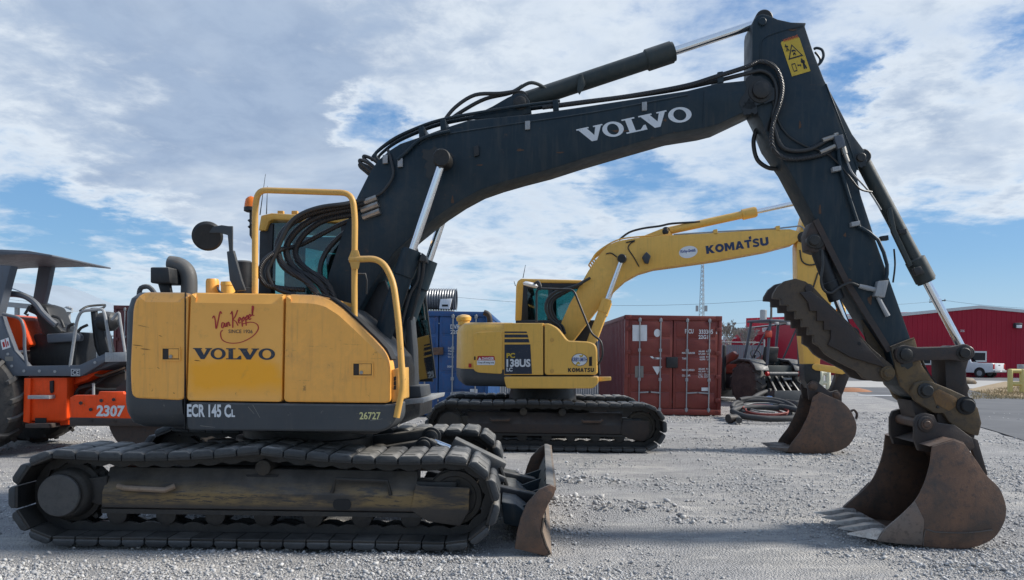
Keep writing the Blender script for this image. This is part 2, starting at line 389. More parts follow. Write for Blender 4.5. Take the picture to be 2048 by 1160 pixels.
glass('cab_glass', (.40, .62, .62)); glass('dark_glass', (.12, .15, .17)); 
t = Nt('amber'); t.b.inputs['Transmission Weight'].default_value = .35; t.done((.85, .20, .01), .2)
t = Nt('red_lens'); t.done((.30, .03, .012), .3)
def flat(name, col, rough=.55, wear=.0, wearcol=(.1, .1, .1), sc=25):
    t = Nt(name); n = t.noise(sc, 6, .75); k = t.mix(t.ramp(t.noise(sc * .2, 3), .3, .7), tuple(x * .88 for x in col), col)
    t.done(t.mix(t.ramp(n, .60, .66, 0, wear), k, wearcol), rough)
flat('decal_white', (.62, .64, .66), .5, .45, (.03, .04, .05), 30); flat('decal_navy', (.018, .026, .045), .45, .3, (.4, .25, .07), 30); flat('decal_red', (.42, .012, .015), .45, .15, (.5, .3, .08))
flat('decal_yellow', (.55, .37, .03), .5, .35, (.10, .07, .03)); flat('decal_black', (.012, .012, .014), .5); flat('decal_cream', (.60, .56, .25), .5, .4, (.05, .05, .05)); flat('decal_grey', (.20, .19, .17), .6, .4, (.08, .03, .02)); flat('decal_blue', (.012, .05, .25), .5, .2, (.1, .1, .1)); flat('sticker_white', (.70, .71, .72), .45, .2, (.35, .30, .25)); flat('decal_orange', (.5, .10, .02), .5, .3)

flat('decal_deep_blue', (.010, .028, .085), .45)
# ---------------------------------------------------------------- lettering
def on_plane(bl, br, tl): bl, br, tl = Vector(bl), Vector(br), Vector(tl); return lambda s, t: bl + (br - bl) * s + (tl - bl) * t
def letters(name, text, fn, mat, parent, bold=0.0, shear=0.0, fit=True):
    """a word in flat print; fn maps the word's own (0..1, 0..1) box to points of the surface"""
    cu = bpy.data.curves.new('word', 'FONT'); cu.body = text; cu.size = 1.0; cu.offset = bold; cu.shear = shear; cu.resolution_u = 3
    ob = bpy.data.objects.new('word', cu); C.objects.link(ob); bpy.context.view_layer.update()
    me = bpy.data.meshes.new_from_object(ob.evaluated_get(bpy.context.evaluated_depsgraph_get())); bpy.data.objects.remove(ob)
    co = np.array([v.co[:2] for v in me.vertices]); lo, hi = co.min(0), co.max(0)
    for v in me.vertices: v.co = fn((v.co.x - lo[0]) / (hi[0] - lo[0]), (v.co.y - lo[1]) / (hi[1] - lo[1]))
    me.materials.clear(); return link_mesh(name, me, mat, parent, 0)
def flat_shapes(name, polys, fn, mat, parent, label=None):
    m = MB()
    for p in polys:
        if isinstance(p[0][0], (tuple, list)):     # a ring: outer loop, inner loop
            a, b = p; n = len(a); m._faces([fn(*q) for q in a] + [fn(*q) for q in b], [(i, (i + 1) % n, n + (i + 1) % n, n + i) for i in range(n)])
        else: m._faces([fn(*q) for q in p], [tuple(range(len(p)))])
    return m.build(name, mat, parent, 0, label=label)
def strokes(lines, w):
    """pen strokes as flat strips"""
    out = []
    for ln in lines:
        P = smooth_path([Vector((x, y, 0)) for x, y in ln], 5); L = []; R = []
        for i, p in enumerate(P):
            d = (P[min(i + 1, len(P) - 1)] - P[max(i - 1, 0)]).normalized(); nn = Vector((-d.y, d.x, 0)) * w * .5
            L.append(p + nn); R.append(p - nn)
        for i in range(len(P) - 1): out.append([(q.x, q.y) for q in (L[i], L[i + 1], R[i + 1], R[i])])
    return out
def block_word():
    """K O M A T S U in heavy upright capitals; the box is 0..1 by 0..1"""
    out = []; x = 0.0
    def put(w, polys):
        nonlocal x
        for p in polys:
            if isinstance(p[0][0], tuple): out.append(([(x + a * w, b) for a, b in p[0]], [(x + a * w, b) for a, b in p[1]]))
            else: out.append([(x + a * w, b) for a, b in p])
        x += w + .012
    put(.145, [[(0, 0), (.34, 0), (.34, .36), (.62, 0), (1.03, 0), (.56, .55), (1, 1), (.60, 1), (.34, .68), (.34, 1), (0, 1)]])
    o1 = [(.5 + .5 * cos(2 * pi * i / 28), .5 + .52 * sin(2 * pi * i / 28)) for i in range(28)]; put(.15, [(o1, [(.5 + (a - .5) * .44, .5 + (b - .5) * .44) for a, b in o1])])
    put(.165, [[(0, 0), (0, 1), (.30, 1), (.5, .52), (.70, 1), (1, 1), (1, 0), (.74, 0), (.74, .55), (.57, .12), (.43, .12), (.26, .55), (.26, 0)]])
    put(.15, [[(0, 0), (.36, 1), (.64, 1), (1, 0), (.68, 0), (.5, .62), (.32, 0)], [(.28, .16), (.72, .16), (.66, .36), (.34, .36)]])
    put(.12, [[(0, 1), (1, 1), (1, .74), (.66, .74), (.66, 0), (.34, 0), (.34, .74), (0, .74)]])
    ss = strokes([[(.92, .80), (.6, .90), (.28, .84), (.22, .66), (.5, .53), (.78, .40), (.78, .18), (.45, .10), (.06, .20)]], .26); put(.12, [[(a, b) for a, b in q] for q in ss])
    put(.14, [[(0, 1), (.32, 1), (.32, .34), (.5, .24), (.68, .34), (.68, 1), (1, 1), (1, .22), (.76, 0), (.24, 0), (0, .22)]])
    k = x - .012; return [(([(a / k, b) for a, b in p[0]], [(a / k, b) for a, b in p[1]]) if isinstance(p, tuple) else [(a / k, b) for a, b in p]) for p in out]
def slab_word():
    """V O L V O in a wide slab-serif cut; the box is 0..1 by 0..1"""
    out = []
    def V(x, w):
        P = lambda a, b: (x + a * w, b)
        out.append([P(0, 1), P(.47, 1), P(.47, .91), P(.40, .91), P(.57, .38), P(.72, .91), P(.64, .91), P(.64, 1), P(1, 1), P(1, .91), P(.93, .91), P(.60, 0), P(.40, 0), P(.07, .91), P(0, .91)])
    def O(x, w):
        n = 36; a = [(x + w * (.5 + .5 * cos(2 * pi * i / n)), .5 + .52 * sin(2 * pi * i / n)) for i in range(n)]
        b = [(x + w * (.5 + .27 * cos(2 * pi * i / n)), .5 + .38 * sin(2 * pi * i / n)) for i in range(n)]; out.append((a, b))
    def L(x, w):
        P = lambda a, b: (x + a * w, b)
        out.append([P(0, 1), P(.62, 1), P(.62, .91), P(.46, .91), P(.46, .09), P(.70, .09), P(.90, .34), P(1, .34), P(1, 0), P(0, 0), P(0, .09), P(.16, .09), P(.16, .91), P(0, .91)])
    V(0, .235); O(.215, .185); L(.405, .185); V(.555, .25); O(.80, .20)
    return out

# ================================================================ ground
def hump(x, y):
    """low unevenness of the gravel yard, in metres"""
    rut = math.sin((x * .35 + y) * 2 * pi / 1.9 + 1.5 * noise.noise((x * .3, y * .3, 7.0)))
    h = -.012 * max(0, rut) ** 3 + 0.020 * noise.noise((x * .55, y * .55, 3.0)) + 0.014 * noise.noise((x * 1.7, y * 1.7, 9.0)) + .006 * noise.noise((x * 5, y * 5, 4.0))
    p = Vector((x, y))
    for cx, cy, sx, sy, a in HEAPS:
        d = ((x - cx) / sx) ** 2 + ((y - cy) / sy) ** 2
        if d < 4: h += a * math.exp(-d) * (1 + .7 * noise.noise((x * 6, y * 6, 1.0)))
    f = max(0.0, min(1.0, (26 - y) / 6))
    return h * f - 0.012 * f
HEAPS = []
for px, py, sx, sy, a in [(1150, 1005, .42, .24, .07), (1250, 1022, .32, .18, .09), (1320, 1018, .25, .15, .07), (1180, 965, .4, .2, .04), (1400, 1040, .3, .12, .03), (1080, 1065, .3, .3, .02), (1180, 965, .35, .2, .03), (880, 1122, .5, .10, .03), (1960, 1140, .35, .12, .04), (1760, 1108, .35, .14, .025)]:
    g = ground_at(px, py); HEAPS.append((g.x, g.y, sx, sy, a))

t = Nt('gravel_ground')
v1 = t.voro(55); v1c = t.voro(55, out='Color'); v2 = t.voro(120); v2c = t.voro(120, out='Color'); big = t.noise(.55, 5, .6); md = t.noise(2.3, 6, .65, (1, 2.2, 1)); fn = t.noise(60, 4, .7)
def grey(o):
    n = t.new('ShaderNodeSeparateColor'); t.l.new(o, n.inputs[0]); return n.outputs[0]
stone = t.mix(grey(v1c), (.30, .296, .296), (.52, .51, .50)); stone = t.mix(t.ramp(v1, .35, .62), stone, (.24, .235, .23))
st2 = t.mix(grey(v2c), (.33, .322, .318), (.47, .462, .455)); st2 = t.mix(t.ramp(v2, .4, .7), st2, (.28, .272, .265))
packed = t.mix(t.ramp(fn, .3, .7), (.40, .375, .34), (.50, .478, .445))
f = t.mix(t.ramp(md, .42, .58), stone, st2)
f = t.mix(t.math('MULTIPLY', t.ramp(big, .45, .60), t.ramp(md, .40, .56)), f, packed)
f = t.mix(t.ramp(t.noise(.9, 5, .65, (1, 3, 1), off=4), .42, .62, 0, .55), f, (.24, .235, .23)); f = t.mix(t.ramp(t.noise(1.6, 6, .7, (1, 4, 1), off=8), .54, .66, 0, .6), f, (.52, .495, .455))
t.bump(t.math('ADD', t.math('MULTIPLY', v1, -1.0), t.math('ADD', t.math('MULTIPLY', v2, -.5), t.math('MULTIPLY', fn, .3))), .75, .03)
t.done(f, .9)
gx = np.concatenate([-np.geomspace(900, 12, 14), np.arange(-11, 11.01, .16), np.geomspace(12, 900, 14)])
gy = np.concatenate([[-40, -5, 2.5], np.arange(3.6, 15, .12), np.arange(15, 28, .5), np.geomspace(28.5, 1500, 16)])
V = [(x, y, hump(x, y) if 3 < y < 27 and abs(x) < 14 else 0.0) for y in gy for x in gx]
nx = len(gx); Fc = [(j * nx + i, j * nx + i + 1, (j + 1) * nx + i + 1, (j + 1) * nx + i) for j in range(len(gy) - 1) for i in range(nx - 1)]
me = bpy.data.meshes.new('ground'); me.from_pydata(V, [], Fc)
link_mesh('ground', me, 'gravel_ground', None, 60, 'structure', 'grey crushed stone yard under the machines', (0, 0, 0))

# loose stones lying on the yard
def stones(name, pts, rad, mat, label):
    n = len(pts); ico = bmesh.new(); bmesh.ops.create_icosphere(ico, subdivisions=1, radius=1.0); ico.verts.ensure_lookup_table()
    iv = np.array([v.co[:] for v in ico.verts]); ifc = np.array([[v.index for v in f.verts] for f in ico.faces]); ico.free()
    k = len(iv); sq = np.random.uniform(.42, 1.25, (n, 1, 3)); jit = 1 + np.random.uniform(-.40, .34, (n, k, 1))
    v = iv[None] * jit * sq; q = np.random.normal(size=(n, 4)); q /= np.linalg.norm(q, axis=1)[:, None]
    w, x, y, z = q.T; R = np.stack([np.stack([1 - 2 * (y * y + z * z), 2 * (x * y - z * w), 2 * (x * z + y * w)], -1), np.stack([2 * (x * y + z * w), 1 - 2 * (x * x + z * z), 2 * (y * z - x * w)], -1), np.stack([2 * (x * z - y * w), 2 * (y * z + x * w), 1 - 2 * (x * x + y * y)], -1)], 1)
    v = np.einsum('nij,nkj->nki', R, v) * rad[:, None, None]; v[:, :, 2] *= .75
    v += np.array(pts)[:, None, :]
    V = v.reshape(-1, 3); F = (ifc[None] + (np.arange(n) * k)[:, None, None]).reshape(-1, 3)
    me = bpy.data.meshes.new(name); me.vertices.add(len(V)); me.vertices.foreach_set('co', V.ravel().astype(np.float32))
    me.loops.add(F.size); me.loops.foreach_set('vertex_index', F.ravel().astype(np.int32)); me.polygons.add(len(F)); me.polygons.foreach_set('loop_start', np.arange(0, F.size, 3, dtype=np.int32)); me.update(calc_edges=True)
    return link_mesh(name, me, mat, None, 0, 'stuff', label, (0, 0, 0))
t = Nt('stone_grey'); c = t.new('ShaderNodeNewGeometry').outputs['Random Per Island']
cr = t.new('ShaderNodeValToRGB'); t.l.new(c, cr.inputs[0]); e = cr.color_ramp.elements; e[0].color = (.25, .25, .255, 1); e[1].color = (.62, .61, .60, 1)
for p_, k_ in ((.3, (.37, .368, .37)), (.6, (.44, .435, .43)), (.85, (.50, .485, .46))): x = e.new(p_); x.color = (*k_, 1)
n = t.noise(45, 4); t.bump(n, .3, .005); t.done(t.mix(t.ramp(n, .3, .7, 0, .3), cr.outputs[0], (.2, .19, .18)), .85)
P = []; R = []
for _ in range(330000):
    y = 4.7 + 17 * random.random() ** 1.9; x = random.uniform(-1, 1) * (.72 * y + .3)
    d = .62 + 1.5 * noise.noise((x * .8, y * .8, 5.5)) + .5 * noise.noise((x * 2.6, y * 2.6, 2.5))
    for cx, cy, sx, sy, a in HEAPS:
        if ((x - cx) / sx) ** 2 + ((y - cy) / sy) ** 2 < 1.8: d += .7
    if random.random() > d * (.9 if y < 10 else .6): continue
    r = min(.022, .0040 * math.exp(abs(random.gauss(0, .66)))) * (1 + .05 * max(0, y - 6))
    if any(((x - cx) / sx) ** 2 + ((y - cy) / sy) ** 2 < 1.2 for cx, cy, sx, sy, a in HEAPS[:5]): r *= random.uniform(1.0, 2.1)
    P.append((x, y, hump(x, y) + r * .35)); R.append(r)
    if len(P) >= 100000: break
stones('gravel', P, np.array(R), 'stone_grey', 'loose grey crushed stones scattered over the yard')

# ================================================================ tracked undercarriage (both excavators)
def track_path(c0, c1, r, sag, carriers, n=400):
    """the chain's closed line in (u, z): bottom run, front wheel, sagging top run, rear wheel"""
    P = []
    (u0, z0), (u1, z1) = c0, c1
    for i in range(60): f = i / 60; P.append((u0 + (u1 - u0) * f, z0 - r + (z1 - z0) * f))
    for i in range(30): a = -pi / 2 + pi * i / 30; P.append((u1 + r * cos(a), z1 + r * sin(a)))
    st = [(u1, z1 + r)] + [(cu, cz) for cu, cz in carriers] + [(u0, z0 + r)]
    for (ua, za), (ub, zb) in zip(st, st[1:]):
        for i in range(30):
            f = i / 30; P.append((ua + (ub - ua) * f, za + (zb - za) * f - sag * 4 * f * (1 - f) * abs(ub - ua) / 1.5))
    for i in range(31): a = pi / 2 + pi * i / 30; P.append((u0 + r * cos(a), z0 + r * sin(a)))
    d = [0.0]
    for a, b in zip(P, P[1:] + P[:1]): d.append(d[-1] + math.hypot(b[0] - a[0], b[1] - a[1]))
    return P, d
def along(P, d, s):
    s = s % d[-1]; i = int(np.searchsorted(d, s, 'right')) - 1; i = min(i, len(P) - 1); a, b = P[i], P[(i + 1) % len(P)]; l = d[i + 1] - d[i] or 1e-6; f = (s - d[i]) / l
    return (a[0] + (b[0] - a[0]) * f, a[1] + (b[1] - a[1]) * f)
def shoe_mesh(pitch, width, rub, mats):
    m = MB(); F0 = Frame(0, 0, 0); h = pitch * .485; w = width / 2
    m.mi = 0; m.plate_uz(F0, [(-h, .0), (h, .0), (h, .022), (-h, .022)], -w, w, .004, 1)
    m.mi = 1
    for a, b in ((-w - .004, -.012), (.012, w + .004)):      # two rubber pads bolted to the shoe
        k = h * 1.0; q = [(-k, .018), (k, .018), (k, .018 + rub * .62), (k * .66, .018 + rub), (-k * .66, .018 + rub), (-k, .018 + rub * .62)]
        m.plate_uz(F0, q, a, b, .012, 2)
    m.mi = 0
    for a in (-w + .05, w - .05):                            # bolt slots near both ends of the shoe
        m.plate_uz(F0, [(-h * .45, .018 + rub - .004), (h * .45, .018 + rub - .004), (h * .45, .018 + rub + .0025), (-h * .45, .018 + rub + .0025)], a - .012, a + .012, 0)
    me = bpy.data.meshes.new('track_shoe'); bmesh.ops.recalc_face_normals(m.bm, faces=m.bm.faces[:]); m.bm.to_mesh(me); m.bm.free()
    for x in mats: me.materials.append(M[x])
    me.polygons.foreach_set('use_smooth', [True] * len(me.polygons)); me.set_sharp_from_angle(angle=radians(30)); return me
def crawler(root, fr, c0, c1, rout, width, gauge, nshoe, rub, sag, carriers, frame_mat, shoe_mats, near_detail):
    r = rout - .022 - rub                                    # shoe plate line
    P, d = track_path(c0, c1, r, sag, carriers); pitch = d[-1] / nshoe; sm = shoe_mesh(pitch, width, rub, shoe_mats)
    for side in (-1, 1):
        vc = side * gauge / 2
        m = MB(); N = nshoe * 3
        for vv in (-.075, .075):                             # the two link rails
            rings = []
            for i in range(N + 1):
                s = d[-1] * i / N; a = along(P, d, s - .01); b = along(P, d, s + .01); tu, tz = b[0] - a[0], b[1] - a[1]; L = math.hypot(tu, tz); tu, tz = tu / L, tz / L
                u, z = along(P, d, s); iu, iz = -tz, tu      # inwards
                dp = .075 if i % 3 else .055
                rings.append([fr.w(u + iu * k, vc + vv + w, z + iz * k) for k, w in ((.002, -.016), (.002, .016), (dp, .016), (dp, -.016))])
            m.loft(rings, False)
        ch = m.build('track', 'oily', root, 30)
        cw = world_loc(ch)
        for i in range(nshoe):
            s = pitch * (i + .37); a = along(P, d, s - pitch * .4); b = along(P, d, s + pitch * .4); tu, tz = b[0] - a[0], b[1] - a[1]
            u, z = (a[0] + b[0]) / 2, (a[1] + b[1]) / 2
            o = bpy.data.objects.new('track_shoe', sm); C.objects.link(o); o.parent = ch; o.location = fr.w(u, vc, z) - cw
            ang = math.atan2(tz, tu); jj = random.uniform(-.015, .015)
            o.rotation_euler = (0, pi - ang + jj, 0) ; o.rotation_mode = 'XYZ'
            # local x runs along the chain, local z points outwards
            X = Vector((tu, 0, tz)).normalized(); Z = Vector((X.z, 0, -X.x)); Y = Z.cross(X)
            R = Matrix((X, Y, Z)).transposed(); R = Matrix.Rotation(-fr.yaw, 3, 'Z') @ R
            o.rotation_euler = R.to_euler()
        # sprocket, idler, rollers
        vo = vc + side * .16
        S0, S1 = fr.w(c0[0], vc - side * .10, c0[1]), fr.w(c0[0], vo, c0[1]); m = MB(); nt = 17
        ring = []
        for i in range(nt * 4):
            rr = (r - .075) if i % 4 < 2 else (r - .025); a = 2 * pi * i / (nt * 4); ring.append((c0[0] + rr * cos(a), c0[1] + rr * sin(a)))
        m.plate_uz(fr, ring, vc - .03, vc + .03, 0); sp = m.build('sprocket', 'oily', root)
        m = MB(); m.lathe(fr.w(c0[0], vc - side * .1, c0[1]), fr.w(c0[0], vc + side * .20, c0[1]), [(0, r * .78), (.55, r * .78), (.6, r * .66), (.90, r * .64), (.96, r * .60), (1, r * .56)], 36); m.build('drive_hub', 'track_frame', sp)
        if near_detail and side < 0:
            m = MB(); m.cyl(fr.w(c0[0] - .02, vc - .20, c0[1]), fr.w(c0[0] - .02, vc - .235, c0[1]), r * .55, 36, .008); m.build('hub_cover', 'hub_grey', sp)
        m = MB(); ri = r - .085
        m.lathe(fr.w(c1[0], vc - side * .09, c1[1]), fr.w(c1[0], vc + side * .09, c1[1]), [(0, ri * .82), (.03, ri), (.3, ri), (.32, ri * 1.06), (.68, ri * 1.06), (.7, ri), (.97, ri), (1, ri * .82), (.93, ri * .78), (.9, ri * .35), (1.15, ri * .30), (1.15, .01)], 40)
        idl = m.build('idler', 'track_frame', root)
        if near_detail and side < 0:
            for k in range(6):
                a = 2 * pi * k / 6 + .35; q = (c1[0] + ri * .58 * cos(a), c1[1] + ri * .58 * sin(a)); m = MB(); m.cyl(fr.w(q[0], vc - .078, q[1]), fr.w(q[0], vc - .086, q[1]), .022, 14); m.build('hole', 'seal_black', idl)
        zb = c0[1] - r + .135; nr = 7
        for k in range(nr):
            u = c0[0] + .38 + (c1[0] - c0[0] - .72) * k / (nr - 1)
            m = MB(); m.lathe(fr.w(u, vc - .13, zb), fr.w(u, vc + .13, zb), [(0, .05), (.02, .078), (.25, .078), (.27, .062), (.73, .062), (.75, .078), (.98, .078), (1, .05)], 18); m.build('roller', 'oily', root)
        for cu, cz in carriers:
            m = MB(); m.lathe(fr.w(cu, vc - .14, cz - .125), fr.w(cu, vc + .14, cz - .125), [(0, .045), (.03, .06), (.97, .06), (1, .045)], 18); m.build('carrier_roller', 'track_frame', root)
        # side frame: flat lower web, shoulder leaning in at the top
        ua, ub = c0[0] + .28, c1[0] - .30; z0, z1, z2 = c0[1] - r + .20, c0[1] + .02, c0[1] + .20
        sec = [(vc + side * .12, z0 - .02), (vc + side * .165, z0), (vc + side * .16, z1), (vc + side * .05, z2), (vc - side * .15, z2), (vc - side * .15, z0)]
        m = MB(); m.prism([fr.w(ua, v, z) for v, z in sec], [fr.w(ub, v, z) for v, z in sec], .006); fm = m.build('track_frame', frame_mat, root)
        m = MB(); m.bar(fr.w(ua, vc + side * .155, z0 - .03), fr.w(ub + .05, vc + side * .155, z0 - .03), .02, .035); m.build('guard_rail', 'oily', fm)
        m = MB(); m.box(fr, ua + .45, ub - .25, vc - side * .17, vc - side * .15, z0 - .11, z0 + .02, .004); m.build('roller_guard', 'oily', fm)
        m = MB(); m.box(fr, ub - .02, c1[0] + .02, vc - .10, vc + .10, c1[1] - .10, c1[1] + .13, .02); m.build('idler_yoke', 'oily', fm)
        q = [(ub - .04, z0 + .01), (ub, z0 + .19 + .03), (ub + .03, z1 + .085), (ub + .42, z1 + .075), (ub + .42, z0 + .01), (ub + .35, z0 - .11), (ub + .1, z0 - .075)]
        m = MB(); m.plate_uz(fr, q, vc + side * .172, vc + side * .15, .008); m.build('idler_guard', frame_mat, fm)
        m = MB(); m.plate_uz(fr, [(ua + .02, z0), (ua + .02, z1 + .12), (ua - .13, z1 + .10), (ua - .19, z1 - .02), (ua - .12, z0 + .03)], vc + side * .13, vc + side * .02, .01); m.build('motor_bracket', 'track_frame', fm)
    return P, d

# ================================================================ the big excavator
rusty('hub_grey', (.055, .055, .056), (.075, .07, .064), (.04, .04, .04), .6, 3.0)
g = Frame(-1.924, 7.0, 0)                    # undercarriage
U = Frame(-1.924, 7.0, 4.7)                  # upper structure, swung a little towards the camera
dig = thing('excavator', 'big yellow and dark green tracked excavator with a thumb, blade and wide bucket', 'excavator', g.w(0, 0, 0), None)
c0 = g.uz(134, 994, -1.15); c1 = g.uz(908, 1005, -1.15); car = g.uz(524, 936, -1.15)
rr = .375
c0 = (c0[0], .383); c1 = (c1[0], .383)
crawler(dig, g, c0, c1, rr, .60, 2.0, 45, .055, .035, [(car[0], .383 + rr - .077 + .05)], 'frame_worn', ('oily', 'rubber'), True)
# rail handles, slots on the near side frame
m = MB(); m.tube(g.path([(664, 985, -1.16), (672, 958, -1.17), (775, 962, -1.17), (781, 990, -1.16)]), .016, 8); m.build('grab_bar', 'track_frame', dig)
m = MB(); m.tube(g.path([(237, 972, -1.17), (250, 976, -1.2), (330, 980, -1.2), (350, 972, -1.17)]), .022, 10); m.build('step_bar', 'tan_steel', dig)
m = MB(); q = fillet([Vector((*g.uz(x, y, -1.17), 0)) for x, y in ((666, 998), (702, 998), (702, 1020), (666, 1020))], .045, 4, True); m.plate_uz(g, [(p.x, p.y) for p in q], -1.17, -1.166, 0); m.build('slot', 'seal_black', dig)
m = MB(); m.plate(g, [(490, 950), (556, 950), (548, 966), (500, 966)], -1.085, -1.06, 0, vref=-1.1); m.build('carrier_window', 'seal_black', dig)
# car body between the tracks, swing bearing
m = MB(); m.box(g, -.75, .75, -.85, .85, .36, .66, .04); m.box(g, -1.1, 1.1, -.78, -.55, .40, .60, .03); m.box(g, -1.1, 1.1, .55, .78, .40, .60, .03); m.build('car_body', 'track_frame', dig)
m = MB(); m.lathe(g.w(0, 0, .66), g.w(0, 0, .93), [(0, .62), (.3, .62), (.32, .56), (1, .56)], 40); m.build('swing_bearing', 'oily', dig)

# ---- upper structure: near side of the house lies at v = -1.24
NS = -1.24
def upx(pts, v=NS): return [U.uz(x, y, v) for x, y in pts]
def rnd(q, r, k=4): return [(p.x, p.y) for p in fillet([Vector((a, b, 0)) for a, b in q], r, k, True)]
zbot, ztop = U.uz(520, 862, NS)[1], U.uz(470, 584, NS)[1]
zseam = U.uz(470, 802, NS)[1]
ur = U.uz(256, 740, -1.12)[0]
# counterweight: rounded tail in plan, tapered at top and bottom
def tail_ring(z, ins):
    pts = [(-.55, NS + .012)]
    for i in range(9):
        a = i / 8 * pi / 2; pts.append((ur + .12 - .12 * sin(a), NS + .012 + .12 - .12 * cos(a)))
    for f in (.25, .5, .75, 1.0): pts.append((ur - .36 * sin(f * pi / 2), -1.108 + 1.108 * f))
    full = pts + [(u, -v) for u, v in reversed(pts[:-1])]
    c = Vector((-.45, 0)); out = []
    for u, v in full:
        d = Vector((u, v)) - c; L = d.length or 1; q = c + d * max(0, (L - ins)) / L
        out.append(U.w(q.x if u > -.56 and ins == 0 else q.x, q.y, z))
    return out
m = MB(); m.loft([tail_ring(zbot, .14), tail_ring(zbot + .04, .06), tail_ring(zbot + .12, .015), tail_ring(zbot + .2, 0), tail_ring(ztop - .16, 0), tail_ring(ztop - .05, .035), tail_ring(ztop, .10)])
cwt = m.build('counterweight', 'skirt_grey', dig, 40)
m = MB(); m.plate(U, [(330, 592), (620, 596), (650, 606), (678, 627), (712, 660), (744, 692), (762, 712), (768, 740), (768, 840), (330, 840)], -1.14, -.12, .01, vref=NS); m.build('engine_bay', 'black_paint', dig)
m = MB(); m.box(U, -.7, .98, -1.10, 1.15, zbot - .02, zbot + .16, .02); m.build('deck_frame', 'black_paint', dig)
# side doors
t, xx, z2, a_, b_ = PATCH
pc = U.at(478, 745, NS)
msk = t.math('MULTIPLY', t.ramp(t.math('ABSOLUTE', t.math('SUBTRACT', xx, pc.x)), .30, .42, 1, 0), t.ramp(t.math('ABSOLUTE', t.math('SUBTRACT', z2, pc.z)), .07, .19, 1, 0))
f = t.mix(t.ramp(a_, .3, .7), (.80, .37, .066), (.89, .43, .085)); f = t.mix(msk, f, (.92, .38, .008)); f = t.mix(t.math('MULTIPLY', t.ramp(b_, .6, .75), .25), f, (.3, .18, .08))
t.bump(a_, .05, .02); t.done(f, t.ramp(b_, .3, .8, .36, .6))
m = MB(); m.panel(U, rnd(upx([(277, 583), (377, 584), (370, 801), (263, 796), (260, 741), (266, 612)]), .06), NS, .12, .012, .02, .07, .035); rd = m.build('rear_door', 'body_yellow', dig, 12)
m = MB(); m.panel(U, rnd(upx([(381, 584), (567, 587), (563, 804), (373, 801)]), .03), NS, .12, .008, .014, .075, .035); md = m.build('middle_door', 'door_yellow', dig, 12)
fq = upx([(571, 587), (628, 589), (652, 596), (680, 615), (715, 648), (748, 680), (768, 702), (777, 722), (780, 745), (780, 806), (567, 804)])
m = MB(); m.panel(U, rnd(fq, .04), NS, .16, .010, .02, .06, .035); fd = m.build('front_door', 'body_yellow', dig, 12)
# skirt
m = MB(); m.panel(U, rnd(upx([(372, 804), (563, 807), (780, 809), (793, 806), (793, 838), (779, 856), (760, 863), (372, 861)]), .05), NS, .30, .014, .02); sk = m.build('skirt', 'skirt_grey', dig, 12)
m = MB(); m.bar(U.at(371, 584, NS - .001), U.at(370, 858, NS - .001), .006, .02, (0, 1, 0)); m.build('door_seam', 'seal_black', dig)
# roof of the hood and the black curved edge trim on the front cover
m = MB(); m.box(U, ur + .3, U.uz(628, 589, NS)[0], -1.18, -.12, ztop - .06, ztop - .012, .015); m.build('hood_top', 'body_yellow', dig)
tr = [(628, 589), (652, 596), (680, 615), (715, 648), (748, 680), (768, 702), (777, 722)]
m = MB(); m.loft([[U.w(*(lambda q: (q[0] + du, v, q[1] + dz))(U.uz(x, y, NS))) for v, du, dz in ((NS + .06, 0, .006), (NS + .06, 0.01, .016), (-1.02, .01, .016), (-1.02, 0, .006))] for x, y in tr]); m.build('front_cover', 'seal_black', dig, 40)
m = MB(); m.plate(U, [(782, 740), (798, 735), (799, 800), (783, 806)], NS + .05, NS + .4, .01); vg = m.build('vent_grille', 'rail_yellow', dig)
for k in range(3):
    m = MB(); m.plate(U, [(787, 754 + k * 9), (792, 753 + k * 9), (792, 761 + k * 9), (787, 762 + k * 9)], NS + .046, NS + .06, 0); m.build('vent_slot', 'seal_black', vg)
# recessed latches
for x0, y0, x1, y1, dr in ((323, 694, 362, 722, rd), (704, 724, 747, 754, fd)):
    m = MB(); q = rnd(upx([(x0, y0), (x1, y0), (x1, y1), (x0, y1)]), .01); qi = offset_poly(q, .012)
    m.loft([[U.w(u, NS - .001, z) for u, z in q], [U.w(u, NS - .008, z) for u, z in q], [U.w(u, NS - .008, z) for u, z in qi], [U.w(u, NS + .0005 - .002, z) for u, z in qi]], False); lt = m.build('latch_frame', 'body_yellow', dr)
    m = MB(); m.plate(U, [(x0 + 4, y0 + 4), (x0 + 14, y0 + 4), (x0 + 14, y1 - 4), (x0 + 4, y1 - 4)], NS - .0025, NS + .002, 0); m.build('finger_hole', 'dark_rust', dr)
    m = MB(); m.plate(U, [(x0 + 2.6, y0 + 2.6), (x1 - 3.4, y0 + 2.6), (x1 - 3.4, y1 - 3.4), (x0 + 2.6, y1 - 3.4)], NS - .0022, NS + .002, 0); m.build('latch_seal', 'dark_rust', dr)
    m = MB(); m.plate(U, [(x0 + 14, y0 + 4), (x1 - 5, y0 + 4), (x1 - 5, y1 - 5), (x0 + 14, y1 - 5)], NS - .006, NS + .002, .001); m.build('latch_paddle', 'body_yellow', dr)
    c = U.at(x0 + 19, y1 - 9, NS - .006); m = MB(); m.cyl(c, c - U.V * .008, .014, 14); m.build('key_lock', 'steel_fitting', dr)
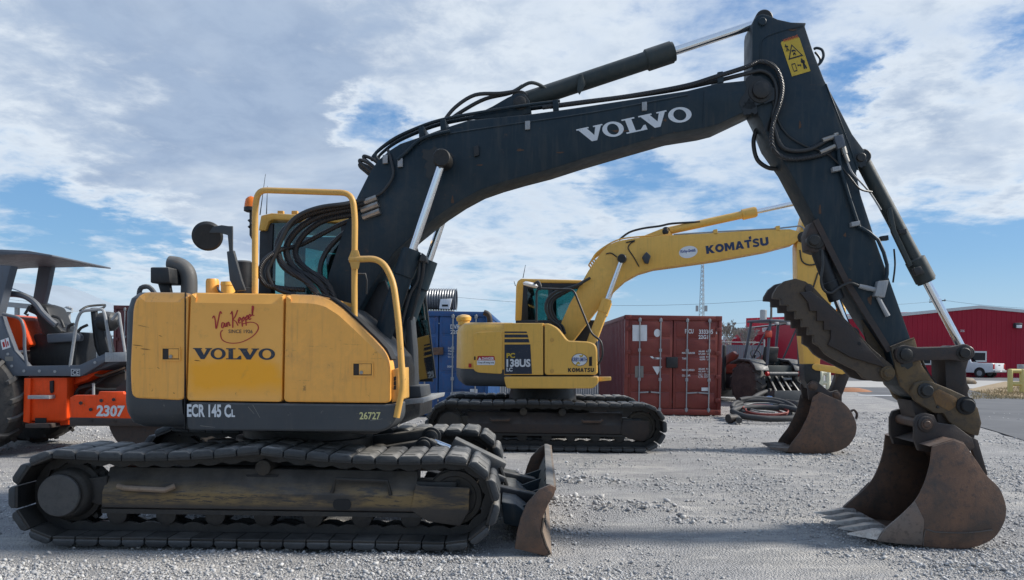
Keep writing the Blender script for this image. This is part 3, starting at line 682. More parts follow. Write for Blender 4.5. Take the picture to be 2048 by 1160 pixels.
# scratches and chips on the rear door and the skirt
for (x0, y0, x1, y1, w) in ((264, 690, 288, 693, .005), (280, 698, 302, 700, .006), (317, 671, 325, 674, .004), (274, 650, 300, 656, .003), (388, 721, 402, 723, .006), (346, 786, 350, 788, .006), (303, 784, 306, 779, .006), (314, 735, 320, 738, .004), (470, 790, 473, 784, .004), (737, 790, 739, 795, .004)):
    fn = on_plane(U.at(x0, y0, NS - .003), U.at(x1, y1, NS - .003), U.at(x0, y0, NS - .003) + Vector((0, 0, w)))
    flat_shapes('scratch', [[(0, .3), (.3, 0), (1, .4), (.6, .9), (.2, .8)]], fn, 'seal_black', dig)
# lettering
def uplane(x0, y0, x1, y1, v, skew=0.0, tilt=0.0):
    return on_plane(U.at(x0, y1 + 0, v), U.at(x1, y1 + tilt, v), U.at(x0 + skew, y0, v))
flat_shapes('lettering', slab_word(), uplane(386, 696, 550, 718, NS - .003, 0, 1.5), 'decal_navy', md)
letters('lettering', 'SINCE 1926', uplane(457, 659, 505, 666, NS - .003, 0, .5), 'decal_navy', md, .004)
vk = [[(.0, .62), (.03, .72), (.06, .55), (.08, .22), (.12, .5), (.17, .88), (.20, .80)],
      [(.27, .42), (.22, .46), (.20, .30), (.235, .26), (.27, .44), (.28, .30), (.31, .34)], [(.31, .46), (.325, .30), (.33, .42), (.36, .48), (.375, .34), (.40, .38)],
      [(.44, .86), (.45, .55), (.45, .26)], [(.40, .78), (.44, .9)], [(.56, .94), (.50, .68), (.455, .58), (.52, .50), (.565, .34)],
      [(.575, .50), (.62, .58), (.605, .66), (.575, .55), (.59, .44), (.63, .46)], [(.65, .62), (.665, .30)], [(.655, .56), (.69, .68), (.705, .58), (.67, .50)], [(.735, .68), (.75, .34)], [(.74, .62), (.775, .74), (.79, .63), (.75, .55)],
      [(.80, .62), (.845, .70), (.83, .78), (.80, .68), (.82, .57), (.86, .62)], [(.87, .70), (.91, 1.02), (.885, 1.08), (.885, .78), (.93, .72)]]
flat_shapes('lettering', strokes(vk, .028), uplane(425, 617, 515, 669, NS - .0035), 'decal_red', md, 'red handwritten style dealer name')
flat_shapes('swoosh', strokes([[(.56, .72), (.8, .80), (.97, .72), (1.0, .52), (.85, .25), (.55, .03), (.25, 0), (.05, .12), (.0, .38), (.06, .50)]], .03), uplane(441, 634, 516, 686, NS - .003), 'decal_red', md)
letters('lettering', 'ECR 145 C', uplane(374, 808, 462, 834, NS - .003, 0, 1), 'decal_white', sk, .036)
letters('lettering', 'L', uplane(463, 819, 470, 834, NS - .003), 'decal_white', sk, .036)
letters('lettering', '26727', uplane(719, 824, 761, 839, NS - .003), 'decal_cream', sk, .02)
for (x0, y0, x1, y1) in ((496, 814, 508, 828), (505, 810, 520, 836), (560, 818, 552, 832), (740, 842, 765, 838), (400, 852, 430, 855)):
    fn = on_plane(U.at(x0, y0, NS - .003), U.at(x1, y1, NS - .003), U.at(x0, y0, NS - .003) + Vector((.002, 0, .004)))
    flat_shapes('scratch', [[(0, 0), (1, .1), (1, .7), (0, 1)]], fn, 'decal_grey', sk)

# ---- things on the hood
pe = U.path([(378, 590, -.75), (378, 558, -.75), (372, 540, -.75), (358, 530, -.75), (340, 527, -.75)])
m = MB(); m.tube(pe, .066, 16, 5); m.build('exhaust_pipe', 'blade_grey', dig)
m = MB(); m.plate(U, [(300, 534), (337, 534), (340, 566), (300, 566)], -.95, -.70, .012); lb = m.build('work_light', 'black_paint', dig)
m = MB(); m.plate(U, [(315, 566), (338, 566), (342, 590), (322, 590)], -.86, -.82, .004); m.build('light_bracket', 'black_paint', lb)
m = MB(); m.tube(U.path([(278, 590, -1.05), (282, 576, -1.05), (298, 574, -1.05), (312, 590, -1.05)]), .02, 8, 3); m.build('lifting_eye', 'skirt_grey', dig)
m = MB(); m.lathe(U.at(425, 592, -.9), U.at(425, 558, -.9), [(0, .052), (.85, .052), (1, .045)], 20); m.build('breather_cap', 'body_yellow', dig)
m = MB(); m.lathe(U.at(456, 592, -.9), U.at(456, 564, -.9), [(0, .055), (.75, .055), (.76, .06), (1, .055)], 18); m.build('filler_cap', 'gold_yellow', dig)
m = MB(); m.lathe(U.at(487, 590, -.55), U.at(487, 522, -.55), [(0, .085), (.2, .085), (.21, .075), (.95, .075), (1, .06)], 22); m.build('pre_cleaner', 'black_paint', dig)
m = MB(); m.tube(U.path([(435, 575, -1.0), (440, 584, -1.1), (458, 590, -1.17), (475, 584, -1.1)]), .008, 6, 4); m.build('cable', 'hose', dig)
# mirror on its folded arm
m = MB(); m.plate(U, [(453, 503), (466, 500), (482, 560), (489, 580), (470, 582), (459, 560)], -1.10, -1.06, .005); ma = m.build('mirror_arm', 'skirt_grey', dig)
m = MB(); m.plate(U, [(457, 452), (465, 452), (465, 500), (458, 503), (455, 470), (440, 466), (408, 465), (401, 458), (443, 450)], -1.09, -1.075, .003); m.build('mirror_bracket', 'skirt_grey', ma)
cm = U.at(415, 472, -1.06); ax = (U.U * .42 - U.V * .86 + Vector((0, 0, -.30))).normalized() * .03
m = MB(); m.lathe(cm - ax * .6, cm + ax * 1.0, [(0, .095), (.25, .118), (.7, .118), (1, .10)], 32); m.build('mirror_head', 'black_paint', ma)
# handrails
m = MB(); m.tube(fillet(U.path([(510, 592, -1.10), (510, 418, -1.10), (516, 380, -1.10), (704, 386, -1.10), (710, 432, -1.10), (709, 520, -1.10), (709, 640, -1.10)]), .13, 6), .024, 12); hr = m.build('handrail', 'rail_yellow', dig)
m = MB(); m.plate(U, [(703, 500), (716, 500), (721, 516), (717, 538), (703, 538), (697, 516)], -1.135, -1.128, .002); hp = m.build('clamp_plate', 'rail_yellow', hr)
for x in (698.5, 716): c = U.at(x, 519, -1.137); m = MB(); m.cyl(c, c - U.V * .006, .008, 8); m.build('bolt', 'steel_fitting', hp)
m = MB(); m.tube(fillet(U.path([(699, 519, -1.12), (762, 517, -1.12), (786, 560, -1.14), (797, 640, -1.2), (805, 755, -1.24), (805, 775, -1.24), (793, 835, -1.25)]), .16, 6), .025, 12); m.build('handrail', 'rail_yellow', dig)
m = MB(); m.tube(U.path([(706, 548, -1.08), (731, 548, -1.08), (734, 562, -1.08), (733, 588, -1.06)]), .008, 6); m.build('mirror_stay', 'black_paint', dig)

# ---- cab, beyond the boom
CN, CF = .30, 1.22
cab_q = rnd([U.uz(x, y, CN) for x, y in ((516, 600), (518, 470), (527, 434), (545, 427), (700, 436), (790, 448), (822, 520), (830, 600), (838, 745), (832, 765), (700, 770), (516, 770))], .05)
def cab_bar(pts, w, mat, nm, par, vs=CN, k=0): 
    m = MB(); m.tube(U.path([(x, y, vs) for x, y in pts]), w, 8, k); return m.build(nm, mat, par)
m = MB(); m.plate_uz(U, [U.uz(x, y, CN) for x, y in ((519, 462), (524, 432), (545, 427), (700, 436), (788, 446), (792, 456), (700, 447), (548, 440), (540, 444), (534, 462))], CN - .03, CF + .03, .012); cab = m.build('cab', 'gold_yellow', dig)
m = MB(); m.plate(U, [(516, 600), (519, 462), (534, 462), (540, 446), (546, 446), (541, 600)], CN, CN + .05, .008); m.build('cab_pillar', 'black_paint', cab)
m = MB(); m.plate(U, [(516, 600), (519, 462), (534, 462), (540, 446), (546, 446), (541, 600)], CF - .05, CF, .008, vref=CN); m.build('cab_pillar', 'black_paint', cab)
for v in (CN, CF - .03):
    m = MB(); m.plate(U, [(680, 446), (700, 446), (716, 600), (700, 600)], v, v + .04, .006, vref=CN); m.build('cab_pillar', 'black_paint', cab)
    m = MB(); m.plate(U, [(788, 446), (806, 500), (818, 600), (838, 762), (826, 764), (806, 600), (796, 506), (778, 452)], v, v + .04, .006, vref=CN); m.build('cab_pillar', 'black_paint', cab)
m = MB(); m.plate(U, [(530, 588), (720, 588), (824, 700), (836, 770), (516, 770)], CN, CN + .04, .006); m.plate(U, [(530, 640), (720, 640), (820, 690), (832, 770), (516, 770)], CF - .04, CF, .006, vref=CN); m.build('cab_lower', 'black_paint', cab)
m = MB(); m.plate(U, [(541, 446), (688, 446), (706, 588), (541, 588)], CN + .02, CN + .026, 0); m.build('window', 'cab_glass', cab)
m = MB(); m.plate(U, [(541, 446), (688, 446), (706, 640), (541, 640)], CF - .03, CF - .024, 0, vref=CN); m.build('window', 'cab_glass', cab)
m = MB(); m.plate(U, [(700, 448), (780, 452), (800, 520), (812, 600), (826, 690), (716, 600)], CN + .02, CN + .026, 0); m.build('window', 'cab_glass', cab)
m = MB(); m.plate(U, [(700, 448), (780, 452), (800, 520), (812, 600), (826, 690), (716, 640)], CF - .03, CF - .024, 0, vref=CN); m.build('window', 'cab_glass', cab)
uw = [U.uz(x, y, CN) for x, y in ((786, 450), (804, 505), (816, 600), (836, 760))]
m = MB(); m.loft([[U.w(u, CN + .03, z), U.w(u, CF - .03, z), U.w(u - .006, CF - .03, z), U.w(u - .006, CN + .03, z)] for u, z in uw]); m.build('windshield', 'cab_glass', cab)
m = MB(); u0 = U.uz(530, 470, CN)[0]
m.plate_uz(U, [(u0 + .02, 1.75), (u0 + .02, 2.78), (u0 + .03, 2.78), (u0 + .03, 1.75)], CN + .05, CN + .2, 0); m.build('rear_panel', 'black_paint', cab)
# seat and rear window frame inside the cab
us = U.uz(610, 560, .75)[0]
m = MB(); m.plate_uz(U, rnd([(us - .02, 1.55), (us - .12, 2.35), (us - .05, 2.42), (us + .06, 1.70), (us + .45, 1.66), (us + .45, 1.52)], .05), .55, 1.0, .05); m.plate_uz(U, rnd([(us - .14, 2.36), (us - .17, 2.60), (us - .09, 2.61), (us - .06, 2.38)], .03), .65, .9, .03); m.build('seat', 'vinyl_black', cab)
for a, b in (((541, 446), (556, 588)), ((558, 446), (566, 588))):
    m = MB(); m.plate(U, [a, (a[0] + 8, a[1]), (a[0] + 8, b[1]), (a[0], b[1])], CN + .35, CN + .37, 0, vref=CN); m.build('inner_post', 'black_paint', cab)
m = MB(); m.plate(U, [(644, 505), (700, 505), (710, 590), (650, 590)], CF - .2, CF - .17, 0, vref=CN + .6); m.build('side_console', 'vinyl_black', cab)
m = MB(); m.plate(U, [(546, 446), (700, 447), (700, 500), (546, 470)], CF - .06, CF - .04, 0, vref=CN); m.build('sun_blind', 'vinyl_black', cab)
for x in (562, 590): c = U.at(x, 430, CN + .1); m = MB(); m.box(Frame(c.x, c.y, 4.7), -.03, .03, -.02, .02, c.z, c.z + .04, .004); m.build('roof_bracket', 'rail_yellow', cab)
# beacon, aerials
b0, b1 = U.at(502, 424, .1), U.at(502, 392, .1)
m = MB(); m.lathe(b0, b0 + (b1 - b0) * .28, [(0, .05), (.2, .066), (1, .066)], 20); bb = m.build('beacon', 'black_paint', dig)
m = MB(); m.lathe(b0 + (b1 - b0) * .28, b1, [(0, .062), (.3, .06), (.7, .05), (.9, .03), (1, .005)], 20); m.build('beacon_lens', 'amber', bb)
m = MB(); m.tube(U.path([(503, 424, .1), (503, 470, .12), (509, 480, .2)]), .02, 8); m.tube(U.path([(497, 440, .1), (504, 448, .1), (497, 455, .1)]), .012, 6); m.build('beacon_post', 'black_paint', bb)
for a, b in (((520, 430), (531, 348)), ((533, 428), (535, 372))):
    m = MB(); m.tube(U.path([(*a, .5), (*b, .5)]), [.006, .002], 6); m.build('aerial', 'black_paint', dig)
# steps, front corner pieces
m = MB(); m.plate(U, [(808, 772), (840, 772), (843, 794), (808, 797)], -.35, .1, .008); m.build('tool_box', 'skirt_grey', dig)
m = MB(); m.plate(U, [(806, 800), (848, 797), (846, 806), (806, 810)], -.55, .5, .004); m.build('step', 'silver', dig)
m = MB(); m.plate(U, [(812, 640), (822, 630), (828, 700), (830, 775), (812, 778)], -.15, .05, .02); m.build('front_post', 'skirt_grey', dig)
m = MB(); m.plate(U, [(770, 560), (800, 640), (812, 700), (812, 800), (700, 800), (690, 640), (720, 580)], -.05, .02, .01); m.build('boom_bracket', 'black_paint', dig)
m = MB(); m.tube(fillet(U.path([(836, 560, 1.25), (852, 625, 1.28), (855, 670, 1.28), (855, 728, 1.28), (842, 744, 1.25)]), .1, 4), .016, 8); m.build('cab_rail', 'rail_yellow', dig)
m = MB(); m.tube(U.path([(850, 532, .4), (838, 570, .5), (822, 600, .5), (800, 660, .4)]), .014, 8, 3); m.tube(U.path([(834, 575, .6), (845, 600, .7), (850, 640, .7)]), .01, 6, 3); m.build('wiper_hose', 'hose', dig)

# ================================================================ boom, arm, bucket (generic builders first)
def ram(root, fr, p_base, p_gland, p_rod, v, rb, rg, rrod, bmat, lug_base=True, vend=None):
    """a hydraulic cylinder: barrel, gland and chromed rod, measured along its own axis"""
    a, b, c = fr.at(*p_base, v), fr.at(*p_gland, v), fr.at(*p_rod, v)
    ax = (c - a).normalized(); b = a + ax * (b - a).dot(ax); L = (b - a).length
    g0 = 1 - (rg * 2.6) / L
    m = MB(); m.lathe(a, b, [(0, rb * .7), (.01, rb), (g0 - .01, rb), (g0, rg), (.985, rg), (.985, rg * .9), (1, rg * .88)], 28); brl = m.build('cylinder', bmat, root)
    m = MB(); m.cyl(b - ax * .02, c, rrod, 22); m.build('rod', 'chrome', brl)
    for p, r in ((a, rb * 1.05), (c, rb * .95)):
        m = MB(); m.cyl(p - fr.V * rb * 1.1, p + fr.V * rb * 1.1, r, 20, .008); m.build('pin_eye', 'oily', brl)
    return brl
def boss(root, fr, px, py, r_px, v, depth, mat='oily', name='pin_boss'):
    c = fr.at(px, py, v); r = r_px * fr.scale(px, py, v)
    m = MB(); m.lathe(c + fr.V * .03, c - fr.V * depth, [(0, r * 1.1), (.5, r * 1.08), (.55, r * .8), (.93, r * .78), (1, r * .68)], 24); return m.build(name, mat, root)
BW, AW = .20, .165
rusty('thumb_brown', (.07, .052, .038), (.11, .078, .05), (.04, .033, .03), .7, 3.0, .1)
# boom
bo = [(640, 640), (657, 548), (686, 461), (714, 394), (735, 352), (755, 321), (778, 301), (800, 287), (844, 272), (890, 255), (937, 240), (1067, 227), (1146, 216), (1252, 200), (1375, 181), (1436, 166), (1494, 160), (1520, 158), (1540, 170), (1545, 184), (1538, 200), (1495, 221),
      (1436, 249), (1408, 256), (1339, 267), (1252, 292), (1164, 318), (1099, 339), (1045, 353), (1000, 366), (960, 380), (921, 401), (883, 426), (861, 443), (825, 472), (790, 503), (750, 561), (722, 612), (705, 655), (690, 672), (655, 672)]
m = MB(); m.plate(U, bo, -BW, BW, .012); boom = m.build('boom', 'boom_green', dig, 30)
# a welded rib line along the upper boom side, weld seam near the tip
m = MB(); m.tube(U.path([(838, 290, -BW), (870, 273, -BW), (1000, 252, -BW), (1180, 226, -BW), (1375, 190, -BW)]), .008, 6, 4); m.build('weld_rib', 'boom_green', boom)
m = MB(); m.tube(U.path([(1408, 182, -BW), (1406, 250, -BW)]), .004, 5); m.build('weld_seam', 'boom_green', boom)
for s in (-1, 1):
    v0 = s * .10
    m = MB(); m.plate(U, [(935, 238), (985, 214), (1016, 196), (1034, 188), (1050, 190), (1060, 204), (1062, 228), (1000, 240)], v0 - .02, v0 + .02, .006, vref=-.1); m.build('ram_lug', 'boom_green', boom)
boss(boom, U, 1041, 205, 14, -.125, .03)
boss(boom, U, 886, 320, 17, -BW, .17); boss(boom, U, 1521, 182, 22, -BW, .05); boss(boom, U, 670, 645, 24, -BW, .08)
m = MB(); m.cyl(U.at(886, 320, -BW), U.at(886, 320, BW + .2), .06, 20); m.build('cross_pin', 'oily', boom)
flat_shapes('lettering', slab_word(), on_plane(U.at(1163, 287, -BW - .003), U.at(1388, 239, -BW - .003), U.at(1152, 259, -BW - .003)), 'decal_white', boom)
m = MB(); m.plate(U, [(947, 293), (957, 290), (958, 310), (948, 313)], -BW - .03, -BW, .004); m.build('clip', 'black_paint', boom)
for x, y in ((1055, 250), (1289, 212), (800, 325), (770, 318)):
    m = MB(); m.plate(U, [(x - 5, y - 8), (x + 5, y - 9), (x + 5, y + 8), (x - 5, y + 9)], -BW - .025, -BW, .003); m.build('hose_clamp', 'silver', boom)
# lift cylinders either side of the boom, arm cylinder on top
for v in (-.36, .36):
    if v < 0: ram(dig, U, (738, 752), (826, 500), (886, 320), v, .082, .092, .037, "boom_green")
# the far lift cylinder repeats the near one on the other side
def uzpt(p, v): return U.uz(*p, v)
nb = [U.uz(738, 752, -.36), U.uz(826, 500, -.36), U.uz(886, 320, -.36)]
A_, B_, C_ = [U.w(u, .36, z) for u, z in nb]; ax = (C_ - A_).normalized(); L = (B_ - A_).length
m = MB(); m.lathe(A_, B_, [(0, .06), (.01, .082), (.75, .082), (.76, .092), (1, .09)], 24); fb = m.build('cylinder', 'boom_green', dig)
m = MB(); m.cyl(B_, C_, .037, 18); m.build('rod', 'chrome', fb)
m = MB(); m.plate(U, [(843, 505), (852, 512), (852, 524), (838, 522)], -.42, -.30, .004); m.tube(U.path([(848, 520, -.38), (846, 548, -.36), (836, 590, -.34), (822, 640, -.32)]), .013, 8, 4); m.tube(U.path([(838, 520, -.36), (836, 560, -.36), (820, 590, -.36), (800, 660, -.36)]), .013, 8, 4); m.build('ram_pipe', 'hose', dig)
ac = ram(dig, U, (1041, 205), (1349, 107), (1524, 44), 0.0, .080, .097, .038, 'old_green')
for x, y in ((1163, 166),):
    m = MB(); m.plate(U, [(x - 6, y - 16), (x + 2, y - 18), (x + 8, y + 2), (x - 4, y + 22), (x - 9, y + 14)], -.10, -.07, .004); m.build('pipe_clamp', 'old_green', ac)
m = MB(); m.tube(U.path([(1093, 178, -.06), (1075, 168, -.08), (1058, 166, -.1), (1036, 178, -.1)]), .016, 8, 4); m.build('ram_pipe', 'old_green', ac)

# arm: box section with a plated head
ao = [(1505, 51), (1507, 40), (1516, 30), (1526, 27), (1538, 30), (1555, 38), (1582, 44), (1613, 45), (1610, 52), (1626, 101), (1649, 160), (1681, 221), (1705, 268), (1731, 303), (1736, 315), (1733, 325), (1717, 332), (1713, 345), (1722, 390), (1751, 479), (1794, 600), (1826, 690), (1840, 730), (1866, 764), (1872, 784), (1862, 800), (1846, 804), (1822, 792), (1800, 772), (1791, 745), (1778, 702), (1734, 637), (1673, 538), (1630, 437), (1576, 336), (1541, 287), (1522, 240), (1504, 205)]
m = MB(); m.plate(U, ao, -AW, AW, .010); arm = m.build('arm', 'boom_green', dig, 30)
m = MB(); m.tube(U.path([(1520, 118, -AW), (1522, 85, -AW), (1535, 72, -AW), (1570, 60, -AW), (1606, 52, -AW)]), .007, 6, 5); m.tube(U.path([(1652, 168, -AW), (1690, 268, -AW), (1716, 340, -AW)]), .007, 6, 4); m.build('weld_rib', 'boom_green', arm)
boss(arm, U, 1524, 44, 10, -AW, .02, 'boom_green'); boss(arm, U, 1722, 315, 11, -AW, .02); boss(arm, U, 1627, 482, 13, -AW - .0, .05)
m = MB(); m.plate(U, [(1780, 694), (1828, 676), (1842, 730), (1868, 766), (1872, 784), (1862, 800), (1846, 804), (1822, 792), (1800, 772), (1791, 745)], -AW - .02, AW + .02, .01, vref=-AW); m.build('arm_nose', 'coupler', arm)
# wear strip down the inner edge
for (a, b) in (((1630, 440), (1690, 560)), ((1690, 560), (1778, 702))):
    m = MB(); m.bar(U.at(*a, -AW + .01), U.at(*b, -AW + .01), .05, .035, U.V); m.build('wear_strip', 'dark_rust', arm)
m = MB(); m.plate(U, [(1722, 640), (1735, 640), (1790, 735), (1780, 742), (1738, 700)], -.05, -.02, .004, vref=-.05); m.build('thumb_lug', 'coupler', arm)
# lifting ring and warning plate
m = MB(); m.tube(U.path([(1628, 98, -.02), (1634, 96, -.02), (1644, 100, -.02), (1647, 112, -.02), (1642, 124, -.02), (1636, 130, -.02)]), .012, 8, 4); m.tube(U.path([(1630, 104, .0), (1640, 117, .0), (1639, 128, 0)]), .010, 6, 3); m.build('lifting_eye', 'boom_green', arm)
def aplane(bl, br, tl, v=-AW - .003): return on_plane(U.at(*bl, v), U.at(*br, v), U.at(*tl, v))
wp = aplane((1584, 153), (1621, 142), (1561, 84)); wz = aplane((1584, 153), (1621, 142), (1561, 84), -AW - .005)
sgn = flat_shapes('warning_plate', [[(0, 0), (1, 0), (1, .96), (.95, 1), (.05, 1), (0, .96)]], wp, 'decal_yellow', arm, 'scuffed yellow warning sticker with a black triangle')
flat_shapes('triangle', [[(.10, .46), (.90, .46), (.50, .86)]], wz, 'decal_black', sgn)
flat_shapes('triangle', [[(.20, .50), (.80, .50), (.50, .80)]], aplane((1584, 153), (1621, 142), (1561, 84), -AW - .007), 'decal_yellow', sgn)
flat_shapes('pictogram', strokes([[(.42, .55), (.5, .6), (.55, .54)], [(.40, .66), (.5, .68), (.6, .64)], [(.47, .6), (.53, .58)]], .05) + strokes([[(.2, .9), (.22, .78), (.16, .70)], [(.15, .85), (.3, .82)], [(.22, .78), (.3, .7)]], .04), aplane((1584, 153), (1621, 142), (1561, 84), -AW - .009), 'decal_black', sgn)
flat_shapes('pictogram', strokes([[(.18, .12), (.36, .12)], [(.36, .12), (.36, .32)], [(.36, .32), (.18, .32)], [(.18, .32), (.18, .12)], [(.46, .24), (.64, .24)], [(.46, .24), (.51, .28)], [(.64, .24), (.59, .20)]], .03) + strokes([[(.75, .40), (.78, .28), (.74, .10)], [(.68, .32), (.88, .30)], [(.78, .28), (.86, .1)]], .08), wz, 'decal_black', sgn)
letters('lettering', 'WARNING', aplane((1567, 83 + 2), (1597, 75), (1565, 79), -AW - .005), 'decal_orange', sgn, .03)
# bucket cylinder, links
bc = ram(dig, U, (1722, 316), (1838, 572), (1928, 705), 0.0, .062, .085, .035, 'old_green')
c0_, c1_ = U.at(1722, 316, 0), U.at(1838, 572, 0)
m = MB(); m.plate(U, [(1776, 418), (1784, 414), (1793, 460), (1826, 530), (1818, 534), (1784, 464)], -.09, -.055, .004); m.build('pipe_clamp', 'old_green', bc)
for x, y in ((1806, 463), (1770, 476)):
    m = MB(); m.plate(U, [(x - 8, y - 4), (x + 7, y - 6), (x + 8, y + 4), (x - 7, y + 5)], -.08, -.03, .003); m.build('pipe_clamp', 'black_paint', bc)
m = MB(); m.plate(U, [(1826, 536), (1842, 532), (1850, 546), (1832, 552)], -.12, -.085, .006); m.build('gland_port', 'oily', bc)
def link_bar(fr, a, b, ra, rb, v0, v1, mat, name, waist=.72):
    """a dog-bone link with round ends"""
    pa, pb = Vector((*fr.uz(*a, v0), 0)), Vector((*fr.uz(*b, v0), 0)); s = fr.scale(*a, v0); ra, rb = ra * s, rb * s
    d = (pb - pa).normalized(); an = math.atan2(d.y, d.x); q = []
    for i in range(13): t_ = an + pi / 2 + pi * i / 12; q.append((pa.x + ra * cos(t_), pa.y + ra * sin(t_)))
    n_ = Vector((-d.y, d.x, 0)); w = min(ra, rb) * waist
    q += [tuple((pa + d * ra * 1.3 - n_ * w)[:2]), tuple((pb - d * rb * 1.3 - n_ * w)[:2])]
    for i in range(13): t_ = an - pi / 2 + pi * i / 12; q.append((pb.x + rb * cos(t_), pb.y + rb * sin(t_)))
    q += [tuple((pb - d * rb * 1.3 + n_ * w)[:2]), tuple((pa + d * ra * 1.3 + n_ * w)[:2])]
    m = MB(); m.plate_uz(fr, q, v0, v1, .008); return m.build(name, mat, dig)
for v in (-.24, .20):
    lk = link_bar(U, (1811, 709), (1928, 706), 19, 18, v, v + .045, 'dark_rust', 'side_link') if v < 0 else None
q1, q2 = U.uz(1811, 709, -.24), U.uz(1928, 706, -.24)
m = MB(); m.plate_uz(U, rnd([(q1[0] - .07, q1[1] - .06), (q2[0] + .06, q2[1] - .06), (q2[0] + .06, q2[1] + .06), (q1[0] - .07, q1[1] + .06)], .05), .195, .24, .008); m.build('side_link', 'dark_rust', dig)
boss(dig, U, 1811, 709, 15, -.245, .03); boss(dig, U, 1928, 706, 13, -.245, .03)
m = MB(); m.cyl(U.w(q1[0], -.24, q1[1]), U.w(q1[0], .24, q1[1]), .045, 18); m.cyl(U.w(q2[0], -.24, q2[1]), U.w(q2[0], .24, q2[1]), .045, 18); m.build('link_pin', 'oily', dig)
m = MB(); m.plate(U, [(1889, 705), (1913, 690), (1936, 695), (1941, 712), (1933, 740), (1935, 766), (1941, 776), (1937, 786), (1941, 820), (1920, 830), (1893, 812)], -.13, .13, .014, vref=-.13); m.build('bucket_link', 'dark_rust', dig)

# quick coupler
cq = [(1822, 783), (1829, 768), (1845, 761), (1865, 764), (1905, 780), (1941, 797), (1957, 817), (1964, 846), (1958, 872), (1940, 868), (1912, 856), (1897, 842), (1888, 827), (1868, 826), (1846, 812), (1830, 800)]
m = MB(); m.plate(U, cq, -.23, -.17, .012); cp = m.build('coupler', 'coupler', dig)
m = MB(); m.plate(U, cq, .17, .23, .012, vref=-.23); m.build('coupler_plate', 'coupler', cp)
m = MB(); m.plate(U, [(1864, 786), (1878, 778), (1915, 796), (1912, 812), (1898, 822), (1872, 808)], -.2335, -.228, .002); m.build('worn_patch', 'coupler_orange', cp)
boss(cp, U, 1850, 781, 14, -.23, .06); boss(cp, U, 1931, 811, 17, -.23, .06, 'seal_black'); boss(cp, U, 1875, 814, 3.5, -.23, .01)
m = MB(); m.plate(U, [(1822, 800), (1856, 808), (1856, 834), (1832, 836)], -.15, .15, .01, vref=-.15); m.plate(U, [(1870, 806), (1950, 840), (1950, 880), (1880, 870)], -.17, .17, .01, vref=-.17); m.build('coupler_body', 'dark_rust', cp)
# bucket
BH = .47
side = [(1865, 893), (1909, 880), (1930, 888), (1958, 928), (1973, 950), (1999, 976), (2011, 1005), (2013, 1025), (2008, 1047), (1990, 1075), (1959, 1092), (1923, 1098), (1869, 1096), (1802, 1087), (1752, 1081), (1770, 1058), (1802, 1031), (1833, 999), (1851, 963), (1861, 927)]
def smooth_outline(q, i0, i1, k=3):
    '''round off one stretch of an outline'''
    mid_ = smooth_path([Vector((u, z, 0)) for u, z in q[i0:i1 + 1]], k); return q[:i0] + [(p.x, p.y) for p in mid_] + q[i1 + 1:]
sq = [U.uz(x, y, -BH) for x, y in side]
dz = min(z for u, z in sq)
n0_ = len(sq); sq = smooth_outline(sq, 2, 14); nb_ = 14 + len(sq) - n0_
fr_ = len(sq) - 1; sq = smooth_outline(sq, nb_, fr_)
back = sq[1:nb_ + 1]                              # from the top, round the heel, to the lip
inner = offset_poly(sq, .022)[1:nb_ + 1]
m = MB(); m.loft([[U.w(u, v, z) for u, z in back] + [U.w(u, v, z) for u, z in reversed(inner)] for v in (-BH + .01, BH - .01)]); bkt = m.build('bucket', 'bucket_rust', dig, 40)
for v in (-BH, BH - .022):
    m = MB(); m.plate_uz(U, sq, v, v + .022, .006); sp_ = m.build('side_plate', 'bucket_rust', bkt)
    # side cutter
    cut = [U.uz(x, y, -BH) for x, y in ((1752, 1082), (1770, 1057), (1802, 1030), (1829, 1002), (1848, 1040), (1844, 1090), (1802, 1088))]
    m = MB(); m.plate_uz(U, cut, v - .009 if v < 0 else v + .018, v + .004 if v < 0 else v + .031, .004); m.build('side_cutter', 'bucket_lip', bkt)
ll = U.uz(1752, 1081, -BH); lt2 = U.uz(1795, 1062, -BH)
m = MB(); m.plate_uz(U, [(ll[0] - .01, ll[1] + .005), (ll[0] + .0, ll[1] + .035), (lt2[0] + .02, lt2[1] - .02), (lt2[0] + .05, ll[1] - .012)], -BH + .005, BH - .005, .006); m.build('lip', 'bucket_lip', bkt)
for k in range(5):
    v = -BH + .05 + (2 * BH - .10) * k / 4; u0, z0 = ll[0] + .05, ll[1] + .022
    P_ = []
    for du, w, zt, zb_ in ((.10, .048, .060, -.016), (-.01, .046, .062, -.018), (-.04, .052, .058, -.016), (-.10, .044, .044, -.010), (-.18, .030, .030, .000), (-.245, .014, .020, .008), (-.265, .006, .016, .010)):
        P_.append([U.w(u0 + du, v - w, z0 + zb_), U.w(u0 + du, v + w, z0 + zb_), U.w(u0 + du, v + w * .9, z0 + zt), U.w(u0 + du, v - w * .9, z0 + zt)])
    m = MB(); m.loft(P_); tt = m.build('tooth', 'worn_tooth', bkt, 40)
    m = MB(); m.cyl(U.w(u0 + .0, v - .054, z0 + .02), U.w(u0 + .0, v + .054, z0 + .02), .010, 8); m.build('tooth_pin', 'dark_rust', tt)
